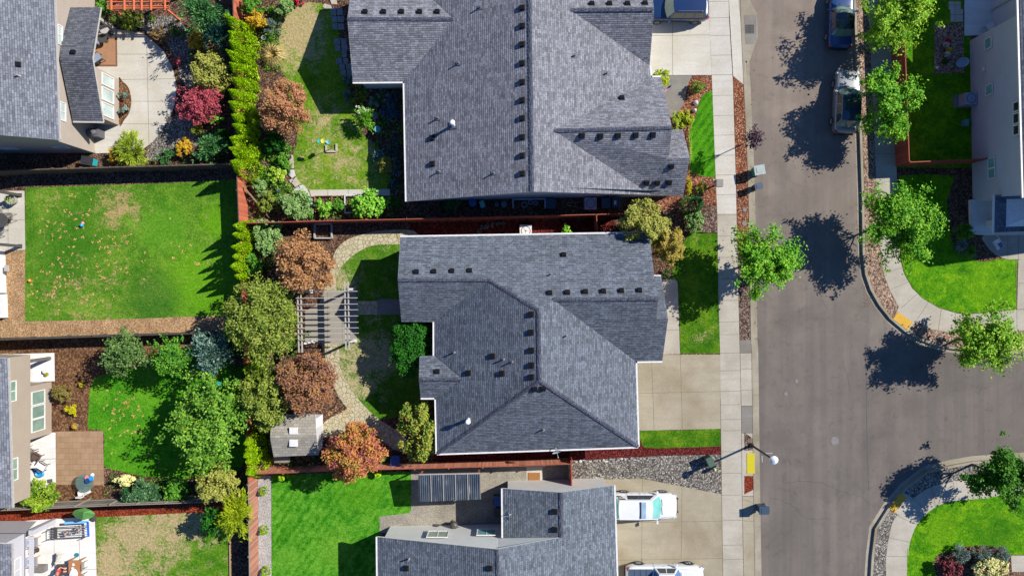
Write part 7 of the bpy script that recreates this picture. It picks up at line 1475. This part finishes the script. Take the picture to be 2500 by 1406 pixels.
# east yard, in shade
c = P(2340, 158); t = thing('garden_basket_chair', 'pale oval plastic chair in the shade beside the blue-grey house', 'chair', c, R(20)); MB().lathe((0, 0, .4), [(.1, -.03), (.42, 0), (.46, .1), (.42, .1), (.36, .03), (0, .02)], 20, sx=1.15, sy=.8).build('seat', M_pl, t, local=True, smooth=False)
for q in ((.25, .18), (.25, -.18), (-.25, .18), (-.25, -.18)): MB().bar((q[0], q[1], 0), (q[0], q[1], .42), .04, .04).build('leg', M_pl, t, local=True)
for i, (x, y, m_, l_) in enumerate(((2308, 105, f_redf, 'pot of red flowers in the gravel bed'), (2304, 113, f_white, 'pot of white flowers in the gravel bed under the red ones'), (2311, 126, f_yelf, 'pot of yellow flowers in the gravel bed'), (2306, 136, f_white, 'lowest pot of white flowers in the gravel bed'), (2302, 154, f_deep, 'dark leaved pot in the gravel bed'))): pot(l_, x, y, .16, .28, M_steel, m_, .2)
ball('white globe light at the corner of the gravel bed', 2288, 166, .12, M_trim)
t = thing('patio_chair', 'pale reclining chair on the sunny patio at the upper right', 'chair', P(2410, 70), R(35)); MB().box((0, 0, .38), (.6, .55, .05)).build('seat', M_cushw, t, local=True, bevel=.02); MB().bar((-.3, 0, .38), (-.55, 0, .85), .55, .04, up=(1, 0, 0)).build('backrest', M_cushw, t, local=True)
for q in ((.25, .22), (.25, -.22), (-.25, .22), (-.25, -.22)): MB().bar((q[0], q[1], 0), (q[0], q[1], .38), .03, .03).build('leg', M_steel, t, local=True)
tag(MB().box(P(2356, 301, .2), (.35, .5, .4)).build('meter_box', plain('dim_teal', (.08, .25, .22), .5), bevel=.03), 'small teal box at the foot of the blue-grey house wall', 'box')
tag(MB().box(P(534, 936, 1.4), (.3, .3, .28)).bar(P(534, 936), P(534, 936) + Vector((0, 0, 1.3)), .05, .05).build('bird_house', plain('birdhouse_teal', A('#3fb8a0', .6), .5)), 'teal bird house among the trees above the large green tree', 'bird house')
# river rocks edging the red mulch
RG = 'rocks between red mulch and grey gravel'; rg = random.Random(21); x = 1400
while x < 1572:
    x += rg.uniform(5, 11); c = P(x, 1126 - (x - 1400) * .035 + rg.uniform(-3, 3), .02); r = rg.uniform(.07, .15); k = rg.uniform(.8, 1.5); mb = MB(); mb.lathe(c, [(0, -.05), (r, -.02), (r * .85, .07), (0, .1)], 7, sx=k, sy=1.9 - k); tag(mb.build('edging_rock', rg.choice((M_stone, M_stoneg, M_stonew)), weld=True, bevel=.02), 'rounded rock in the row between red mulch and grey gravel', 'rock', RG)
# fallen leaves scattered on the lawns
def litter(label, regs, m, n_each=7, name='fallen_leaves', z=.02, sz=.13):
    rg = np.random.default_rng(99); cs = []
    for (x, y, rx, ry, n) in regs:
        for _ in range(n):
            px_, py_ = x + rg.uniform(-1, 1) * rx, y + rg.uniform(-1, 1) * ry; p = P(px_, py_)
            for k in range(rg.integers(2, n_each)): cs.append((p.x + rg.normal() * .07, p.y + rg.normal() * .06, z + rg.random() * .01))
    c = np.array(cs); n = len(c); nr = up_basis(np.array([0, 0, 1.0]) + rg.normal(size=(n, 3)) * .2); o = leaves_mesh(name, c, np.cross(nr, rg.normal(size=(n, 3))), nr, sz * rg.uniform(.6, 1.2, n), sz * .7, m); tag(o, label, 'fallen leaves', kind='stuff')
M_lf = plain('dry_leaf', A('#d9aa6c', .7), .9, var=.25, scale=30)
litter('tan dry leaves scattered over the west lawn', [(190, 620, 95, 130, 70), (300, 630, 60, 60, 22), (120, 720, 50, 50, 22), (210, 545, 90, 70, 18), (430, 590, 60, 60, 9)], M_lf)
litter('tan dry leaves on the curved lawn of the tan house', [(300, 1000, 50, 60, 26), (330, 1090, 60, 50, 8)], M_lf)
litter('small pale leaves on the lower gravel and lawn of the centre garden', [(850, 990, 30, 40, 10), (830, 1000, 30, 20, 14)], M_lf, 4)
litter('brown leaf litter gathered along the gutters and road edge', [(1837, 300, 4, 130, 16), (1843, 560, 3, 120, 26), (1848, 760, 4, 90, 18), (2096, 430, 5, 160, 26), (2120, 720, 8, 30, 12), (2250, 838, 50, 5, 14), (1900, 620, 40, 60, 10), (2130, 1330, 4, 60, 10)], plain('brown_leaf', A('#8a6238', .6), .9, var=.3, scale=30), 4, z=-.14, sz=.1)
litter('leaf litter on the gravel strips and sidewalks under the maples', [(2120, 300, 10, 200, 40), (2160, 560, 20, 80, 24), (1780, 640, 20, 90, 22), (2330, 840, 60, 12, 24), (1700, 640, 40, 60, 16)], plain('brown_leaf', A('#8a6238', .6), .9, var=.3, scale=30), 3, z=.025, sz=.09)
